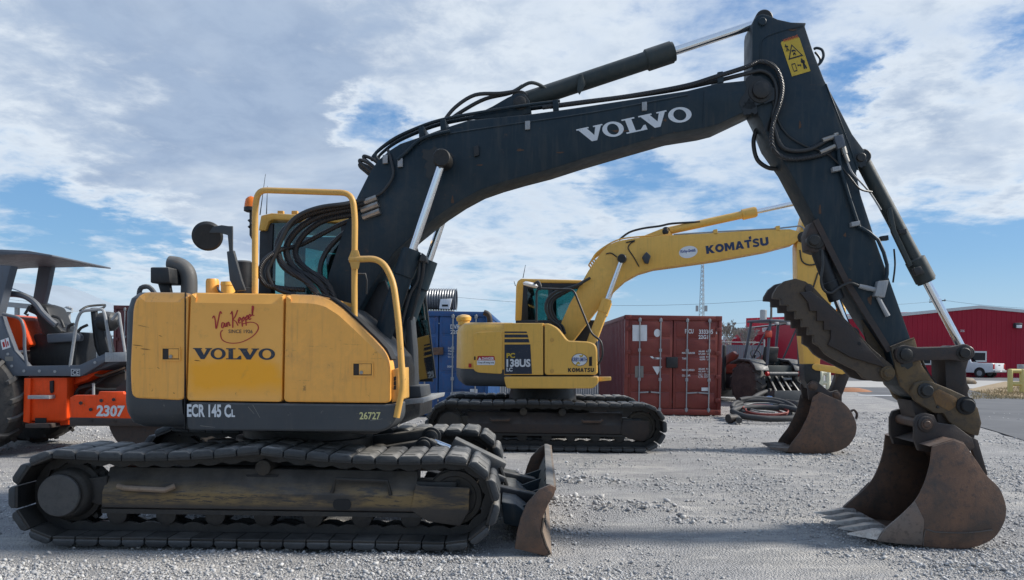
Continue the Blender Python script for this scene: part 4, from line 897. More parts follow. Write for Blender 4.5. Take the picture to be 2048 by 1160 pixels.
# ears carrying the bucket pins
for v in (-.27, .22):
    m = MB(); m.plate(U, [(1830, 845), (1836, 831), (1851, 826), (1868, 830), (1876, 846), (1910, 850), (1945, 876), (1950, 895), (1925, 915), (1866, 905), (1838, 902), (1830, 880)], v, v + .05, .008, vref=-.27); m.build('bucket_ear', 'dark_rust', bkt)
boss(bkt, U, 1851, 848, 20, -.27, .02, 'dark_rust'); boss(bkt, U, 1851, 848, 9, -.27, .04, 'bucket_rust')
pu = U.uz(1851, 848, -.27); m = MB(); m.cyl(U.w(pu[0], -.3, pu[1]), U.w(pu[0], .29, pu[1]), .045, 20); m.build('bucket_pin', 'bucket_rust', bkt)
tp = [U.uz(x, y, -BH) for x, y in ((1860, 893), (1909, 878), (1931, 886), (1920, 896))]
m = MB(); m.plate_uz(U, tp, -BH + .012, BH - .012, .004); m.build('top_plate', 'bucket_rust', bkt)
# back shell ribs
for v in (-.2, .16):
    m = MB(); m.plate(U, [(1935, 870), (1956, 880), (1976, 950), (1966, 956), (1944, 900)], v, v + .04, .004, vref=-.2); m.build('wear_rib', 'dark_rust', bkt)

# thumb
near = [(1789, 746), (1785, 731), (1743, 696), (1702, 649), (1647, 596), (1629, 576), (1611, 563), (1591, 557), (1570, 562), (1556, 573), (1547, 588), (1546, 597), (1562, 598), (1562, 610), (1577, 610), (1577, 622), (1592, 622), (1592, 638), (1605, 638), (1605, 654), (1617, 654), (1617, 670), (1628, 670), (1628, 686), (1641, 694), (1652, 708), (1664, 716), (1693, 731), (1715, 742), (1729, 757), (1752, 763), (1776, 764), (1787, 757)]
m = MB(); m.plate(U, near, -.21, -.15, .003, seg=1); th = m.build('thumb', 'thumb_brown', dig)
q = [U.uz(x, y, -.21) for x, y in near]
m = MB(); m.plate_uz(U, q, .10, .16, .007); m.build('thumb_plate', 'dark_rust', th)
tip = [(1556, 573), (1547, 588), (1547, 597), (1560, 598), (1577, 609), (1591, 621), (1618, 640), (1640, 620), (1629, 576), (1600, 559), (1575, 560)]
cheek = [(1600, 585), (1616, 604), (1620, 622), (1634, 622), (1634, 642), (1648, 642), (1648, 660), (1662, 660), (1662, 676), (1656, 690), (1676, 700), (1700, 714), (1770, 735), (1779, 742), (1742, 700), (1700, 652), (1646, 600), (1622, 582)]
m = MB(); m.plate(U, cheek, -.235, -.21, .006); m.build('cheek_plate', 'dark_rust', th)
m = MB(); m.plate(U, [(1610, 600), (1640, 604), (1700, 660), (1768, 728), (1740, 745), (1700, 722), (1655, 690), (1622, 640)], -.15, .10, .01, vref=-.15); m.build('thumb_web', 'coupler', th)
for x, y, r in ((1617, 578, 10), (1686, 688, 10), (1707, 707, 10)): boss(th, U, x, y, r, -.21, .02, 'dark_rust')
boss(th, U, 1719, 687, 5, -.235, .003, 'seal_black', 'hole')
boss(th, U, 1776, 746, 13, -.235, .03, 'coupler'); pu = U.uz(1776, 746, -.235); m = MB(); m.cyl(U.w(pu[0], -.23, pu[1]), U.w(pu[0], .22, pu[1]), .05, 18); m.build('thumb_pin', 'dark_rust', th)
ram(dig, U, (1630, 486), (1676, 600), (1700, 668), -.10, .062, .066, .03, 'black_paint')
m = MB(); m.plate(U, [(1612, 470), (1622, 445), (1640, 440), (1655, 470), (1650, 500), (1632, 506), (1615, 500)], -.16, .0, .01, vref=-.16); m.build('thumb_ram_lug', 'dark_rust', arm)

# ---- hoses and pipes
def hose(name, pts, r, mat='hose', par=None, n=8, k=5, fr=U):
    m = MB(); m.tube(fr.path(pts), r, n, k); return m.build(name, mat, par or dig, 60)
B = -BW - .03
hose('hose', [(742, 405, -.16), (690, 412, -.3), (630, 424, -.35), (585, 445, -.38), (560, 475, -.4), (556, 505, -.4), (570, 535, -.42), (610, 560, -.45), (632, 585, -.5), (636, 600, -.5)], .030, 'hose_ribbed')
hose('hose', [(744, 412, -.14), (690, 420, -.26), (640, 432, -.3), (600, 455, -.32), (576, 485, -.34), (574, 512, -.35), (592, 540, -.38), (630, 560, -.4), (650, 585, -.42), (655, 600, -.42)], .030, 'hose_ribbed')
hose('hose', [(744, 425, -.12), (700, 430, -.2), (650, 440, -.24), (612, 465, -.26), (592, 495, -.28), (594, 518, -.3), (615, 540, -.32), (648, 560, -.35), (664, 585, -.36), (668, 600, -.36)], .028, 'hose_ribbed')
hose('hose', [(740, 432, -.1), (690, 445, -.16), (640, 470, -.2), (600, 490, -.22), (560, 500, -.42), (530, 520, -.5), (520, 545, -.52), (530, 568, -.5), (560, 576, -.45), (610, 580, -.42)], .022, 'hose_ribbed')
hose('hose', [(738, 398, -.18), (690, 408, -.34), (640, 415, -.4), (600, 430, -.43), (575, 455, -.45), (545, 520, -.46), (535, 545, -.48), (550, 575, -.46), (590, 590, -.45)], .022)
hose('hose', [(735, 438, -.05), (690, 465, -.1), (655, 500, -.12), (640, 540, -.15), (650, 590, -.2)], .024)
for i, (x, y) in enumerate(((742, 405), (745, 418), (748, 432))):
    m = MB(); a, b = U.at(x - 22, y + 3, -.2), U.at(x + 12, y - 10, -BW - .02); m.tube([a, b], .030, 8); m.build('hose_fitting', 'steel_fitting', dig)
# steel pipes running up the boom's back, with their looped ends
pp = [(760, 365), (766, 338), (752, 318), (757, 305), (790, 280), (838, 258), (880, 244), (940, 232), (1040, 216), (1120, 206)]
for k, (dx, dy, v) in enumerate(((0, 0, -.16), (6, 6, -.1), (-4, 3, .0), (3, 9, .08), (-8, 8, .14))):
    e = pp[:] if k < 2 else pp[2:]
    hose('pipe', [(x + dx, y + dy - 4, v) for x, y in e], .014, 'boom_green', boom)
for dx, dy, v in ((0, 0, -.15), (8, -8, -.05), (0, 8, .05)):
    hose('pipe', [(765 + dx, 372 + dy, v), (757 + dx, 345 + dy, v), (740 + dx, 328 + dy, v), (721 + dx, 320 + dy, v), (721 + dx, 326 + dy, v), (735 + dx, 338 + dy, v), (748 + dx, 352 + dy, v), (745 + dx, 380 + dy, v)], .016, 'hose', boom)
hose('pipe', [(740, 395, -BW - .02), (764, 385, -BW - .03), (786, 352, -BW - .03), (782, 320, -BW - .02), (776, 300, -.18)], .014, 'hose', boom)
hose('pipe', [(795, 320, -BW - .02), (812, 305, -BW - .02), (845, 277, -BW - .02), (900, 262, -BW - .02)], .016, 'boom_green', boom)
for x, y in ((842, 262), (885, 248), (1110, 208), (1440, 152)):
    m = MB(); m.plate(U, [(x - 5, y - 8), (x + 6, y - 10), (x + 8, y + 12), (x - 4, y + 14)], -.2, .15, .004, vref=-.2); m.build('pipe_clamp', 'boom_green', boom)
hose('hose', [(885, 246, -.14), (910, 215, -.12), (950, 190, -.1), (1000, 187, -.1), (1035, 182, -.08)], .018)
hose('hose', [(885, 250, -.06), (925, 222, -.05), (970, 198, -.04), (1020, 186, -.04), (1045, 172, -.02)], .018)
hose('hose', [(1085, 215, -.16), (1160, 205, -.17), (1260, 192, -.18), (1370, 172, -.18), (1430, 154, -.19), (1490, 135, -.22), (1520, 123, -AW - .04), (1550, 135, -AW - .05), (1564, 170, -AW - .06), (1560, 205, -AW - .07), (1548, 240, -AW - .06), (1543, 275, -AW - .05), (1552, 305, -AW - .04), (1585, 318, -AW - .03), (1640, 310, -AW - .02), (1668, 295, -AW - .02)], .021, 'hose_ribbed', None, 8, 6)
hose('hose', [(1100, 214, -.10), (1200, 201, -.1), (1330, 183, -.11), (1420, 165, -.13), (1490, 148, -.2), (1525, 142, -AW - .03), (1548, 160, -AW - .03), (1554, 195, -AW - .04), (1546, 235, -AW - .03), (1552, 270, -AW - .03), (1570, 298, -AW - .03), (1615, 300, -AW - .03), (1655, 280, -AW - .02), (1672, 270, -AW - .02)], .019, 'hose', None, 8, 6)
hose('hose', [(1545, 200, -AW - .02), (1556, 240, -AW - .02), (1575, 270, -AW - .02), (1610, 292, -AW - .02), (1650, 305, -AW - .02), (1680, 330, -AW - .03), (1700, 355, -AW - .04), (1720, 378, -AW - .05), (1744, 384, -.12)], .008, 'hose', None, 6)
hose('hose', [(1513, 258, .05), (1507, 285, .06), (1514, 318, .05), (1535, 335, .05), (1558, 338, .05)], .020)
hose('hose', [(1524, 262, .1), (1526, 285, .1), (1540, 305, .1), (1560, 312, .1)], .016)
m = MB(); m.plate(U, [(1668, 272), (1686, 268), (1692, 292), (1676, 298)], -AW - .06, -AW, .005); vb = m.build('valve_block', 'grey_paint', arm)
for a, b, r in (((1645, 281), (1672, 272), .02), ((1640, 305), (1670, 292), .02), ((1686, 294), (1690, 308), .024), ((1690, 308), (1696, 324), .018), ((1668, 270), (1676, 268), .015)):
    m = MB(); m.tube(U.path([(*a, -AW - .03), (*b, -AW - .03)]), r, 8); m.build('hose_fitting', 'steel_fitting', arm)
hose('pipe', [(1677, 298, -AW - .03), (1682, 340, -AW - .03), (1715, 445, -AW - .03), (1722, 455, -AW - .03), (1756, 480, -AW - .03), (1774, 530, -AW - .03), (1772, 558, -AW - .03)], .016, 'boom_green', arm, 8, 2)
hose('pipe', [(1694, 322, -AW - .03), (1704, 345, -AW - .03), (1722, 365, -.14), (1742, 388, -.10), (1762, 420, -.10)], .008, 'silver', arm, 6, 3)
for x, y in ((1674, 338), (1712, 448)):
    m = MB(); m.plate(U, [(x - 9, y - 4), (x + 8, y - 7), (x + 9, y + 2), (x - 8, y + 5)], -AW - .055, -AW, .003); m.build('pipe_clamp', 'silver', arm)
m = MB(); m.plate(U, [(1757, 562), (1778, 560), (1770, 595), (1750, 592)], -AW - .07, -AW, .006); vb = m.build('shutoff_valve', 'silver', arm)
m = MB(); m.tube(U.path([(1756, 594, -AW - .03), (1764, 610, -AW - .03), (1776, 632, -AW - .03)]), [.018, .02, .022], 8); m.tube(U.path([(1755, 580, -AW - .04), (1735, 576, -AW - .04), (1718, 572, -AW - .04)]), [.018, .022, .018], 8); m.build('hose_coupling', 'silver', arm)
hose('hose', [(1718, 572, -AW - .04), (1700, 566, -AW - .05), (1680, 574, -.2), (1662, 586, -.2), (1648, 580, -.2), (1642, 560, -.2), (1646, 530, -.2), (1644, 500, -.19)], .012, 'hose', None, 8)
hose('hose', [(1788, 498, .1), (1790, 530, .1), (1786, 565, .1)], .008, 'hose', None, 6)
hose('hose', [(1843, 720, -.1), (1856, 748, -.1), (1872, 768, -.1)], .012, 'hose', None, 6)

# ---- dozer blade, at the front of the undercarriage
bl_n = [(1100, 979), (1112, 984), (1108, 1000), (1096, 1019), (1085, 1045), (1081, 1072), (1090, 1100), (1099, 1118), (1088, 1121), (1029, 1107), (1034, 1073), (1041, 1046), (1053, 1017), (1078, 989)]
vb0, vb1 = -1.30, 1.33
q = [g.uz(x, y, vb0) for x, y in bl_n]; zmin = min(z for u, z in q)
q = [(u, z - zmin - .01) for u, z in q]
m = MB(); m.plate_uz(g, q, vb0, vb0 + .03, .006); blade = m.build('dozer_blade', 'bucket_rust', dig)
m = MB(); m.plate_uz(g, [(u + .10, z) for u, z in q], vb1 - .03, vb1, .006); m.build('end_plate', 'bucket_rust', blade)
front = q[0:9]
fr_in = [(u - .028, z) for u, z in front]
skw = lambda v: .10 * (v - vb0) / (vb1 - vb0)
m = MB(); m.loft([[g.w(u + skw(v), v, z) for u, z in front] + [g.w(u + skw(v), v, z) for u, z in reversed(fr_in)] for v in (vb0 + .031, 0, vb1 - .031)]); m.build('mould_board', 'blade_grey', blade, 40)
m = MB(); m.loft([[g.w(u + .004 + skw(v), v, z) for u, z in front[4:9]] + [g.w(u + .016 + skw(v), v, z) for u, z in reversed(front[4:9])] for v in (vb0 - .002, vb1 + .002)]); m.build('cutting_edge', 'tan_steel', blade, 40)
zt = max(z for u, z in q); ut = front[1][0]
m = MB(); m.bar(g.w(ut - .02, vb0 + .03, zt - .03), g.w(ut + .08, vb1 - .03, zt - .03), .045, .035); m.build('top_rail', 'tan_steel', blade)
for v in (-.75, -.3, .25, .8):
    s_ = skw(v); m = MB(); m.plate_uz(g, [(ut - .05 + s_, zt - .03), (ut - .10 + s_, zt - .20), (ut - .34, .22), (ut - .36, .12), (ut - .06 + s_, .06), (ut - .08 + s_, zt - .3)], v - .015, v + .015, .004); m.build('blade_rib', 'boom_green', blade)
for v in (-.42, .42):
    m = MB(); m.plate_uz(g, [(1.15, .40), (1.2, .50), (1.6, .42), (ut - .1, .30), (ut - .05, .16), (1.6, .24)], v - .06, v + .06, .015); m.build('blade_arm', 'black_paint', blade)
m = MB(); m.plate_uz(g, [(ut - .42, .32), (ut - .30, .30), (ut - .06, .12), (ut - .06, .06), (ut - .40, .14)], -.9, .9, .01); m.build('blade_beam', 'boom_green', blade)
# guards over the blade cylinder hoses and the cylinder with its cover
for v, off in ((-.20, 0), (.15, 1)):
    px0 = [(700, 904), (860, 878), (874, 886), (868, 905), (720, 918)] if off == 0 else [(690, 880), (856, 858), (872, 866), (874, 888), (750, 900)]
    m = MB(); m.plate(g, px0, v - .06, v + .06, .02, vref=v - .06); gd = m.build('ram_guard', 'black_paint', dig)
    pr = [(848, 892, 16), (862, 874, 18)][off]; boss(gd, g, pr[0], pr[1], pr[2], v - .06, .03, 'black_paint')
m = MB(); m.cyl(g.at(868, 884, 0), g.at(925, 906, 0), .03, 18); rd_ = m.build('blade_cylinder', 'chrome', dig)
m = MB(); a, b = g.at(905, 886, 0), g.at(1008, 936, 0); m.bar(a, b, .20, .125, (0, 0, 1), .015); m.build('cylinder_cover', 'blade_grey', rd_)
m = MB(); a, b = g.at(930, 925, -.25), g.at(1010, 960, -.25); m.bar(a, b, .06, .05, (0, 0, 1), .01); m.build('hose_cover', 'blade_grey', rd_)
m = MB(); m.tube(g.path([(1000, 935, -.1), (1012, 968, -.1), (1020, 1000, -.1)]), .02, 8); m.build('blade_hose', 'hose', rd_)

# ---- grease and grime: shapes of their own around the pins and down the steel
flat('grease', (.006, .006, .006), .28)
flat('rust_run', (.085, .042, .022), .75, .4, (.03, .03, .03), 20)
def splat(fr, px, py, r_px, v, par, seed, mat='grease', sx=1.0, sy=1.0, name='grease_stain'):
    rn = random.Random(seed); c = fr.at(px, py, v); r = r_px * fr.scale(px, py, v); P = []
    for i in range(26):
        a = 2 * pi * i / 26; k = r * (.72 + .42 * rn.random() + .18 * sin(3 * a + seed)); P.append(c + fr.U * (k * cos(a) * sx) + Vector((0, 0, k * sin(a) * sy)))
    m = MB(); m._faces(P, [tuple(range(len(P)))]); return m.build(name, mat, par, 0)
for i, (x, y, r, v, par) in enumerate(((872, 322, 30, -BW - .002, boom), (1515, 186, 34, -BW - .002, boom), (1500, 215, 16, -BW - .002, boom), (1545, 250, 16, -AW - .002, arm), (1722, 318, 15, -AW - .002, arm), (1812, 712, 22, -AW - .0225, arm))): splat(U, x, y, r, v, par, i + 1)
for i, (x, y, r, sx, sy) in enumerate(((1240, 262, 6, 3, .4), (1040, 300, 4, 2, .6), (905, 400, 5, .5, 1.6), (1330, 240, 3, 1, 1), (960, 330, 3, 2, .5), (1120, 305, 3, 2.5, .5))): splat(U, x, y, r, -BW - .0022, boom, i + 20, 'rust_run', sx, sy, 'paint_chip')
for i, (x, y, r, sx, sy) in enumerate(((1600, 250, 4, .6, 2), (1640, 420, 5, .5, 2), (1690, 470, 3, 1, 1.4), (1740, 600, 6, .7, 1.5), (1585, 60, 4, 2, .5), (1700, 560, 3, 1, 1))): splat(U, x, y, r, -AW - .0022, arm, i + 40, 'rust_run', sx, sy, 'paint_chip')
m = MB(); m.tube(U.path([(1846, 1092, -BH - .003), (1850, 1060, -BH - .003), (1870, 1064, -BH - .003), (1930, 1066, -BH - .003), (1985, 1060, -BH - .003)]), .006, 6, 2); m.build('weld_bead', 'bucket_lip', bkt)
m = MB(); m.tube(U.path([(1780, 694, -AW - .02), (1805, 684, -AW - .02), (1828, 676, -AW - .02)]), .007, 6); m.build('weld_bead', 'coupler', arm)

# ================================================================ the second, all-yellow excavator behind
kg = Frame(.545, 13.0, 0); K = Frame(.545, 13.0, 8.0)
dg2 = thing('excavator', 'smaller all-yellow tracked excavator parked behind, in front of the shipping containers', 'excavator', kg.w(0, 0, 0))
k0 = kg.uz(899, 846, -1.15); k1 = kg.uz(1283, 850, -1.15); kc = [kg.uz(1047, 815, -1.15), kg.uz(1125, 815, -1.15)]
crawler(dg2, kg, (k0[0], .40), (k1[0], .40), .39, .60, 2.0, 44, .05, .02, [(kc[1][0], .40 + .39 - .072 + .02), (kc[0][0], .40 + .39 - .072 + .02)], 'dark_rust', ('oily', 'rubber'), False)
m = MB(); m.box(kg, -.75, .75, -.8, .8, .36, .70, .04); m.build('car_body', 'track_frame', dg2)
m = MB(); m.lathe(kg.w(0, 0, .66), kg.w(0, 0, .98), [(0, .6), (1, .56)], 32); m.build('swing_bearing', 'oily', dg2)
for x, y in ((1184, 843), (1000, 840)):
    m = MB(); m.tube(kg.path([(x - 20, y - 3, -1.18), (x - 17, y, -1.2), (x + 17, y, -1.2), (x + 20, y - 3, -1.18)]), .022, 6); m.build('step_bar', 'bucket_rust', dg2)
KS = -1.20
def kpx(pts, v=KS): return [K.uz(x, y, v) for x, y in pts]
kb, kt = K.uz(1040, 777, KS)[1], K.uz(1040, 645, KS)[1]; ku = K.uz(913, 700, KS)[0]
def kring(z, ins):
    pts = [(-.4, KS + .01)]
    for i in range(8): a = i / 7 * pi / 2; pts.append((ku + .30 - .30 * sin(a), KS + .01 + .30 - .30 * cos(a)))
    for f in (.33, .66, 1.0): pts.append((ku - .22 * sin(f * pi / 2), -.9 + .9 * f))
    full = pts + [(u, -v) for u, v in reversed(pts[:-1])]; c = Vector((-.4, 0)); out = []
    for u, v in full: d = Vector((u, v)) - c; L = d.length or 1; q = c + d * max(0, L - ins) / L; out.append(K.w(q.x, q.y, z))
    return out
zg = K.uz(930, 738, KS)[1]
m = MB(); m.loft([kring(zg + .004, 0), kring(kt - .14, 0), kring(kt - .04, .03), kring(kt, .09)]); m.build('counterweight', 'gold_yellow', dg2, 40)
m = MB(); m.loft([kring(kb + .02, .12), kring(kb + .08, .04), kring(kb + .16, 0), kring(zg, 0)]); m.build('counterweight_base', 'skirt_grey', dg2, 40)
m = MB(); m.plate(K, [(960, 652), (1090, 652), (1106, 658), (1122, 676), (1132, 688), (1184, 692), (1188, 765), (960, 765)], -1.12, .1, .01, vref=KS); m.build('engine_bay', 'black_paint', dg2)
m = MB(); m.panel(K, rnd(kpx([(947, 667), (955, 664), (1004, 662), (1004, 748), (955, 745), (947, 740)]), .04), KS - .012, .10, .012, .015); d1 = m.build('rear_door', 'gold_yellow', dg2, 12)
m = MB(); m.panel(K, kpx([(1008, 646), (1086, 646), (1086, 750), (1008, 750)]), KS, .12, .01, .02); d2 = m.build('middle_door', 'gold_yellow', dg2, 12)
m = MB(); m.panel(K, rnd(kpx([(1089, 646), (1100, 647), (1115, 655), (1127, 670), (1135, 681), (1178, 683), (1190, 688), (1194, 698), (1195, 750), (1089, 750)]), .06), KS, .16, .018, .03); d3 = m.build('front_door', 'gold_yellow', dg2, 12)
m = MB(); m.panel(K, rnd(kpx([(1007, 753), (1197, 753), (1197, 766), (1186, 777), (1013, 777)]), .04), KS - .01, .35, .014, .02); m.build('skirt', 'gold_yellow', dg2, 12)
m = MB(); m.box(K, K.uz(916, 640, KS)[0] + .3, K.uz(1096, 646, KS)[0], -1.15, .1, kt - .06, kt - .01, .02); m.build('hood_top', 'gold_yellow', dg2)
def kplane(x0, y0, x1, y1, v=KS - .003, skew=0, tilt=0): return on_plane(K.at(x0, y1, v), K.at(x1, y1 + tilt, v), K.at(x0 + skew, y0, v))
flat_shapes('model_panel', [[(0, 0), (1, 0), (.94, 1), (0, 1)]], kplane(1009, 689, 1064, 748), 'decal_navy', d2)
for a, b, r in ((663, 666, .80), (669, 675, .84), (678, 685, .88)): flat_shapes('stripe', [[(0, 0), (r + .03, 0), (r, 1), (0, 1)]], kplane(1009, a, 1064, b), 'decal_navy', d2)
letters('lettering', 'PC', kplane(1013, 706, 1030, 716, KS - .006), 'decal_yellow', d2, .04); letters('lettering', '138US', kplane(1013, 718, 1061, 734, KS - .006), 'decal_white', d2, .04); letters('lettering', 'LC', kplane(1013, 735, 1025, 743, KS - .006), 'decal_white', d2, .04)
flat_shapes('lettering', block_word(), kplane(1136, 736, 1188, 744), 'decal_black', d3)
def oval(n=32, a=.5): return [(.5 + .5 * cos(2 * pi * i / n), .5 + a * sin(2 * pi * i / n)) for i in range(n)]
st = flat_shapes('dealer_sticker', [oval()], kplane(1143, 707, 1175, 732), 'sticker_white', d3, 'round white dealer sticker')
flat_shapes('ring', [(oval(), [(.5 + (x - .5) * .94, .5 + (y - .5) * .94) for x, y in oval()])], kplane(1143, 707, 1175, 732, KS - .005), 'decal_black', st)
letters('lettering', 'KIRBY-SMITH', kplane(1144, 715, 1174, 723, KS - .006), 'decal_blue', st, .02)
flat_shapes('mark', strokes([[(.3, .05), (.42, .3), (.5, .12)], [(.7, .9), (.62, .75), (.5, .85)]], .1), kplane(1143, 707, 1175, 732, KS - .005), 'decal_yellow', st)
s2 = flat_shapes('danger_sticker', [[(0, 0), (.96, 0), (1, .3), (1, .5), (0, .5)]], kplane(954, 712, 990, 730, KS - .016), 'sticker_white', d1); flat_shapes('sticker_band', [[(0, .52), (1, .52), (.96, 1), (.04, 1)]], kplane(954, 712, 990, 730, KS - .016), 'decal_red', s2)
letters('lettering', 'DANGER', kplane(964, 714, 988, 720, KS - .018), 'sticker_white', s2, .03); letters('lettering', 'Keep off swing area', kplane(957, 723, 988, 728, KS - .018), 'decal_black', s2, .01); flat_shapes('triangle', [[(0, 0), (1, 0), (.5, 1)]], kplane(956, 714, 963, 720, KS - .018), 'sticker_white', s2)
flat_shapes('reflector', [[(0, 0), (1, 0), (1, 1), (0, 1)]], kplane(937, 727, 943, 735, KS - .004), 'decal_red', dg2)
m = MB(); m.plate(K, [(1178, 714), (1184, 713), (1184, 732), (1178, 732)], KS - .006, KS, .002); m.build('door_handle', 'seal_black', d3)
m = MB(); m.plate(K, [(948, 713), (951, 713), (951, 720), (948, 720)], KS - .018, KS, .002); m.build('door_handle', 'seal_black', d1)
for x, y in ((1104, 680), (1104, 742)): c = K.at(x, y, KS - .002); m = MB(); m.cyl(c + K.V * .01, c - K.V * .004, .034, 12); m.build('plug', 'rail_yellow', d3)
m = MB(); m.plate(K, [(1198, 754), (1222, 754), (1222, 761), (1198, 763)], -1.1, -.9, .006); m.build('step', 'gold_yellow', dg2)
# hood bits
m = MB(); m.lathe(K.at(928, 650, -.6), K.at(927, 629, -.6), [(0, .10), (.35, .10), (.4, .12), (.7, .13), (.9, .10), (1, .03)], 20); m.build('breather_cap', 'gold_yellow', dg2)
m = MB(); m.tube(K.path([(980, 650, -.3), (979, 635, -.3), (975, 628, -.3), (968, 625, -.3)]), .05, 12, 4); m.build('exhaust_pipe', 'dark_rust', dg2)
# cab
N1, N2 = .30, 1.2
m = MB(); m.plate(K, [(1030, 642), (1032, 572), (1035, 562), (1042, 557), (1164, 560), (1166, 567), (1052, 565), (1047, 570), (1043, 642)], N1, N2, .02); kcab = m.build('cab', 'gold_yellow', dg2)
for v in (N1 + .01, N2 - .05):
    for q_ in ([(1041, 642), (1046, 568), (1054, 565), (1056, 642)], [(1094, 642), (1097, 566), (1104, 566), (1106, 642)], [(1160, 566), (1168, 566), (1184, 690), (1174, 690)]):
        m = MB(); m.plate(K, q_, v, v + .04, .005, vref=N1); m.build('cab_pillar', 'black_paint', kcab)
    m = MB(); m.plate(K, [(1048, 566), (1166, 567), (1180, 690), (1048, 642)], v + .01, v + .015, 0, vref=N1); m.build('window', 'cab_glass', kcab)
m = MB(); m.plate(K, [(1050, 566), (1164, 567), (1166, 578), (1050, 577)], N1 + .012, N1 + .03, .002); m.build('window_band', 'black_paint', kcab)
m = MB(); m.plate(K, [(1031, 640), (1190, 640), (1200, 752), (1031, 752)], N1, N2, .02); m.build('cab_lower', 'black_paint', kcab)
m = MB(); m.plate(K, [(1055, 642), (1050, 600), (1054, 594), (1064, 594), (1070, 642)], .6, .95, .03, vref=.7); m.plate(K, [(1053, 592), (1057, 575), (1065, 576), (1068, 590)], .68, .88, .02, vref=.7); m.build('seat', 'vinyl_black', kcab)
m = MB(); m.tube(fillet(K.path([(1073, 644, -1.05), (1073, 577, -1.05), (1147, 579, -1.05), (1183, 668, -1.1), (1203, 682, -1.14), (1206, 712, -1.16), (1196, 730, -1.16)]), .08, 4), .017, 8); m.build('handrail', 'black_paint', dg2)
m = MB(); m.lathe(K.at(1060, 573, -.9), K.at(1062, 565, -.9), [(0, .11), (.5, .13), (1, .09)], 18); mm = m.build('mirror', 'white_paint', dg2); m = MB(); m.tube(K.path([(1067, 570, -.95), (1076, 563, -1.0), (1081, 572, -1.04), (1080, 580, -1.05)]), .02, 8, 3); m.build('mirror_arm', 'black_paint', mm)
for a, b in (((1046, 556), (1051, 530)), ((1031, 572), (1028, 562))): m = MB(); m.tube(K.path([(*a, .5), (*b, .5)]), [.008, .004], 5); m.build('aerial', 'black_paint', dg2)
# boom, arm and their cylinders
KB, KA = .20, .17
kbo = [(1116, 660), (1138, 610), (1158, 574), (1177, 541), (1190, 522), (1202, 506), (1216, 492), (1232, 483), (1268, 476), (1326, 471), (1400, 467), (1535, 459), (1580, 458), (1596, 462), (1604, 474), (1589, 487), (1535, 501), (1438, 519), (1353, 531), (1308, 537), (1277, 546), (1250, 561), (1229, 580), (1190, 624), (1147, 680), (1130, 700), (1112, 690)]
m = MB(); m.plate(K, kbo, -KB, KB, .012); kboom = m.build('boom', 'gold_yellow', dg2, 30)
for s in (-.1, .1): m = MB(); m.plate(K, [(1277, 476), (1322, 458), (1335, 457), (1341, 466), (1342, 473)], s - .02, s + .02, .005, vref=-.1); m.build('ram_lug', 'gold_yellow', kboom)
def kboss(px, py, r, v, d, mat='oily', par=kboom): return boss(par, K, px, py, r, v, d, mat)
kboss(1331, 463, 6, -.12, .03); kboss(1244, 518, 8.5, -KB, .16, 'seal_black'); m = MB(); m.cyl(K.at(1244, 518, -KB), K.w(*(lambda q: (q[0], .38, q[1]))(K.uz(1244, 518, -KB))), .05, 14); m.build('cross_pin', 'oily', kboom)
flat_shapes('lettering', block_word(), on_plane(K.at(1413, 508, -KB - .003), K.at(1538, 490, -KB - .003), K.at(1411, 492, -KB - .003)), 'decal_deep_blue', kboom)
flat_shapes('accent', [[(0, 0), (1, .1), (1, 1), (0, .9)]], on_plane(K.at(1498, 479, -KB - .003), K.at(1503, 478, -KB - .003), K.at(1497, 473, -KB - .003)), 'decal_deep_blue', kboom)
so_ = flat_shapes('dealer_sticker', [oval()], on_plane(K.at(1358, 518, -KB - .003), K.at(1395, 514, -KB - .003), K.at(1358, 494, -KB - .003)), 'sticker_white', kboom, 'oval white dealer sticker'); letters('lettering', 'Kirby-Smith', on_plane(K.at(1361, 508, -KB - .005), K.at(1391, 505, -KB - .005), K.at(1361, 500, -KB - .005)), 'decal_blue', so_, .03)
m = MB(); m.plate(K, [(1284, 514), (1293, 503), (1302, 512), (1299, 520), (1297, 527), (1290, 526)], -KB - .10, -KB, .01); m.build('work_light', 'skirt_grey', kboom)
for a in ([(1262, 486), (1256, 496), (1268, 515), (1278, 533)], [(1212, 508), (1222, 506), (1234, 514)], [(1252, 485), (1270, 481), (1262, 486)]): m = MB(); m.tube(K.path([(x, y, -KB - .01) for x, y in a]), .010, 5, 3); m.build('grease_line', 'hose', kboom)
for k in range(4):
    m = MB(); m.tube(K.path([(x - 3 * k, y + 5 * k, -.15 + .09 * k) for x, y in ((1194, 560), (1199, 545), (1190, 520), (1187, 514), (1200, 500), (1232, 481), (1270, 474), (1345, 469))]), .013, 6, 4); m.build('pipe', 'gold_yellow', kboom)
m = MB(); m.tube(K.path([(1347, 469, -.18), (1440, 463, -.18), (1555, 457, -.18), (1600, 452, -.19), (1608, 460, -.2)]), .012, 6, 2); kp = m.build('pipe', 'silver', kboom)
for x, y in ((1431, 463), (1556, 456)): m = MB(); m.plate(K, [(x - 4, y - 4), (x + 4, y - 5), (x + 4, y + 6), (x - 4, y + 6)], -.2, .0, .004); m.build('pipe_clamp', 'gold_yellow', kboom)
for v in (-.36,): ram(dg2, K, (1172, 712), (1214, 598), (1244, 518), v, .075, .088, .04, 'gold_yellow')
nb = [K.uz(1172, 712, -.36), K.uz(1214, 598, -.36), K.uz(1244, 518, -.36)]; A_, B_, C_ = [K.w(u, .36, z) for u, z in nb]
m = MB(); m.lathe(A_, B_, [(0, .07), (.75, .075), (.76, .088), (1, .086)], 18); fb = m.build('cylinder', 'gold_yellow', dg2); m = MB(); m.cyl(B_, C_, .04, 14); m.build('rod', 'chrome', fb)
ram(dg2, K, (1331, 463), (1513, 424), (1638, 396), 0, .066, .09, .04, 'gold_yellow')
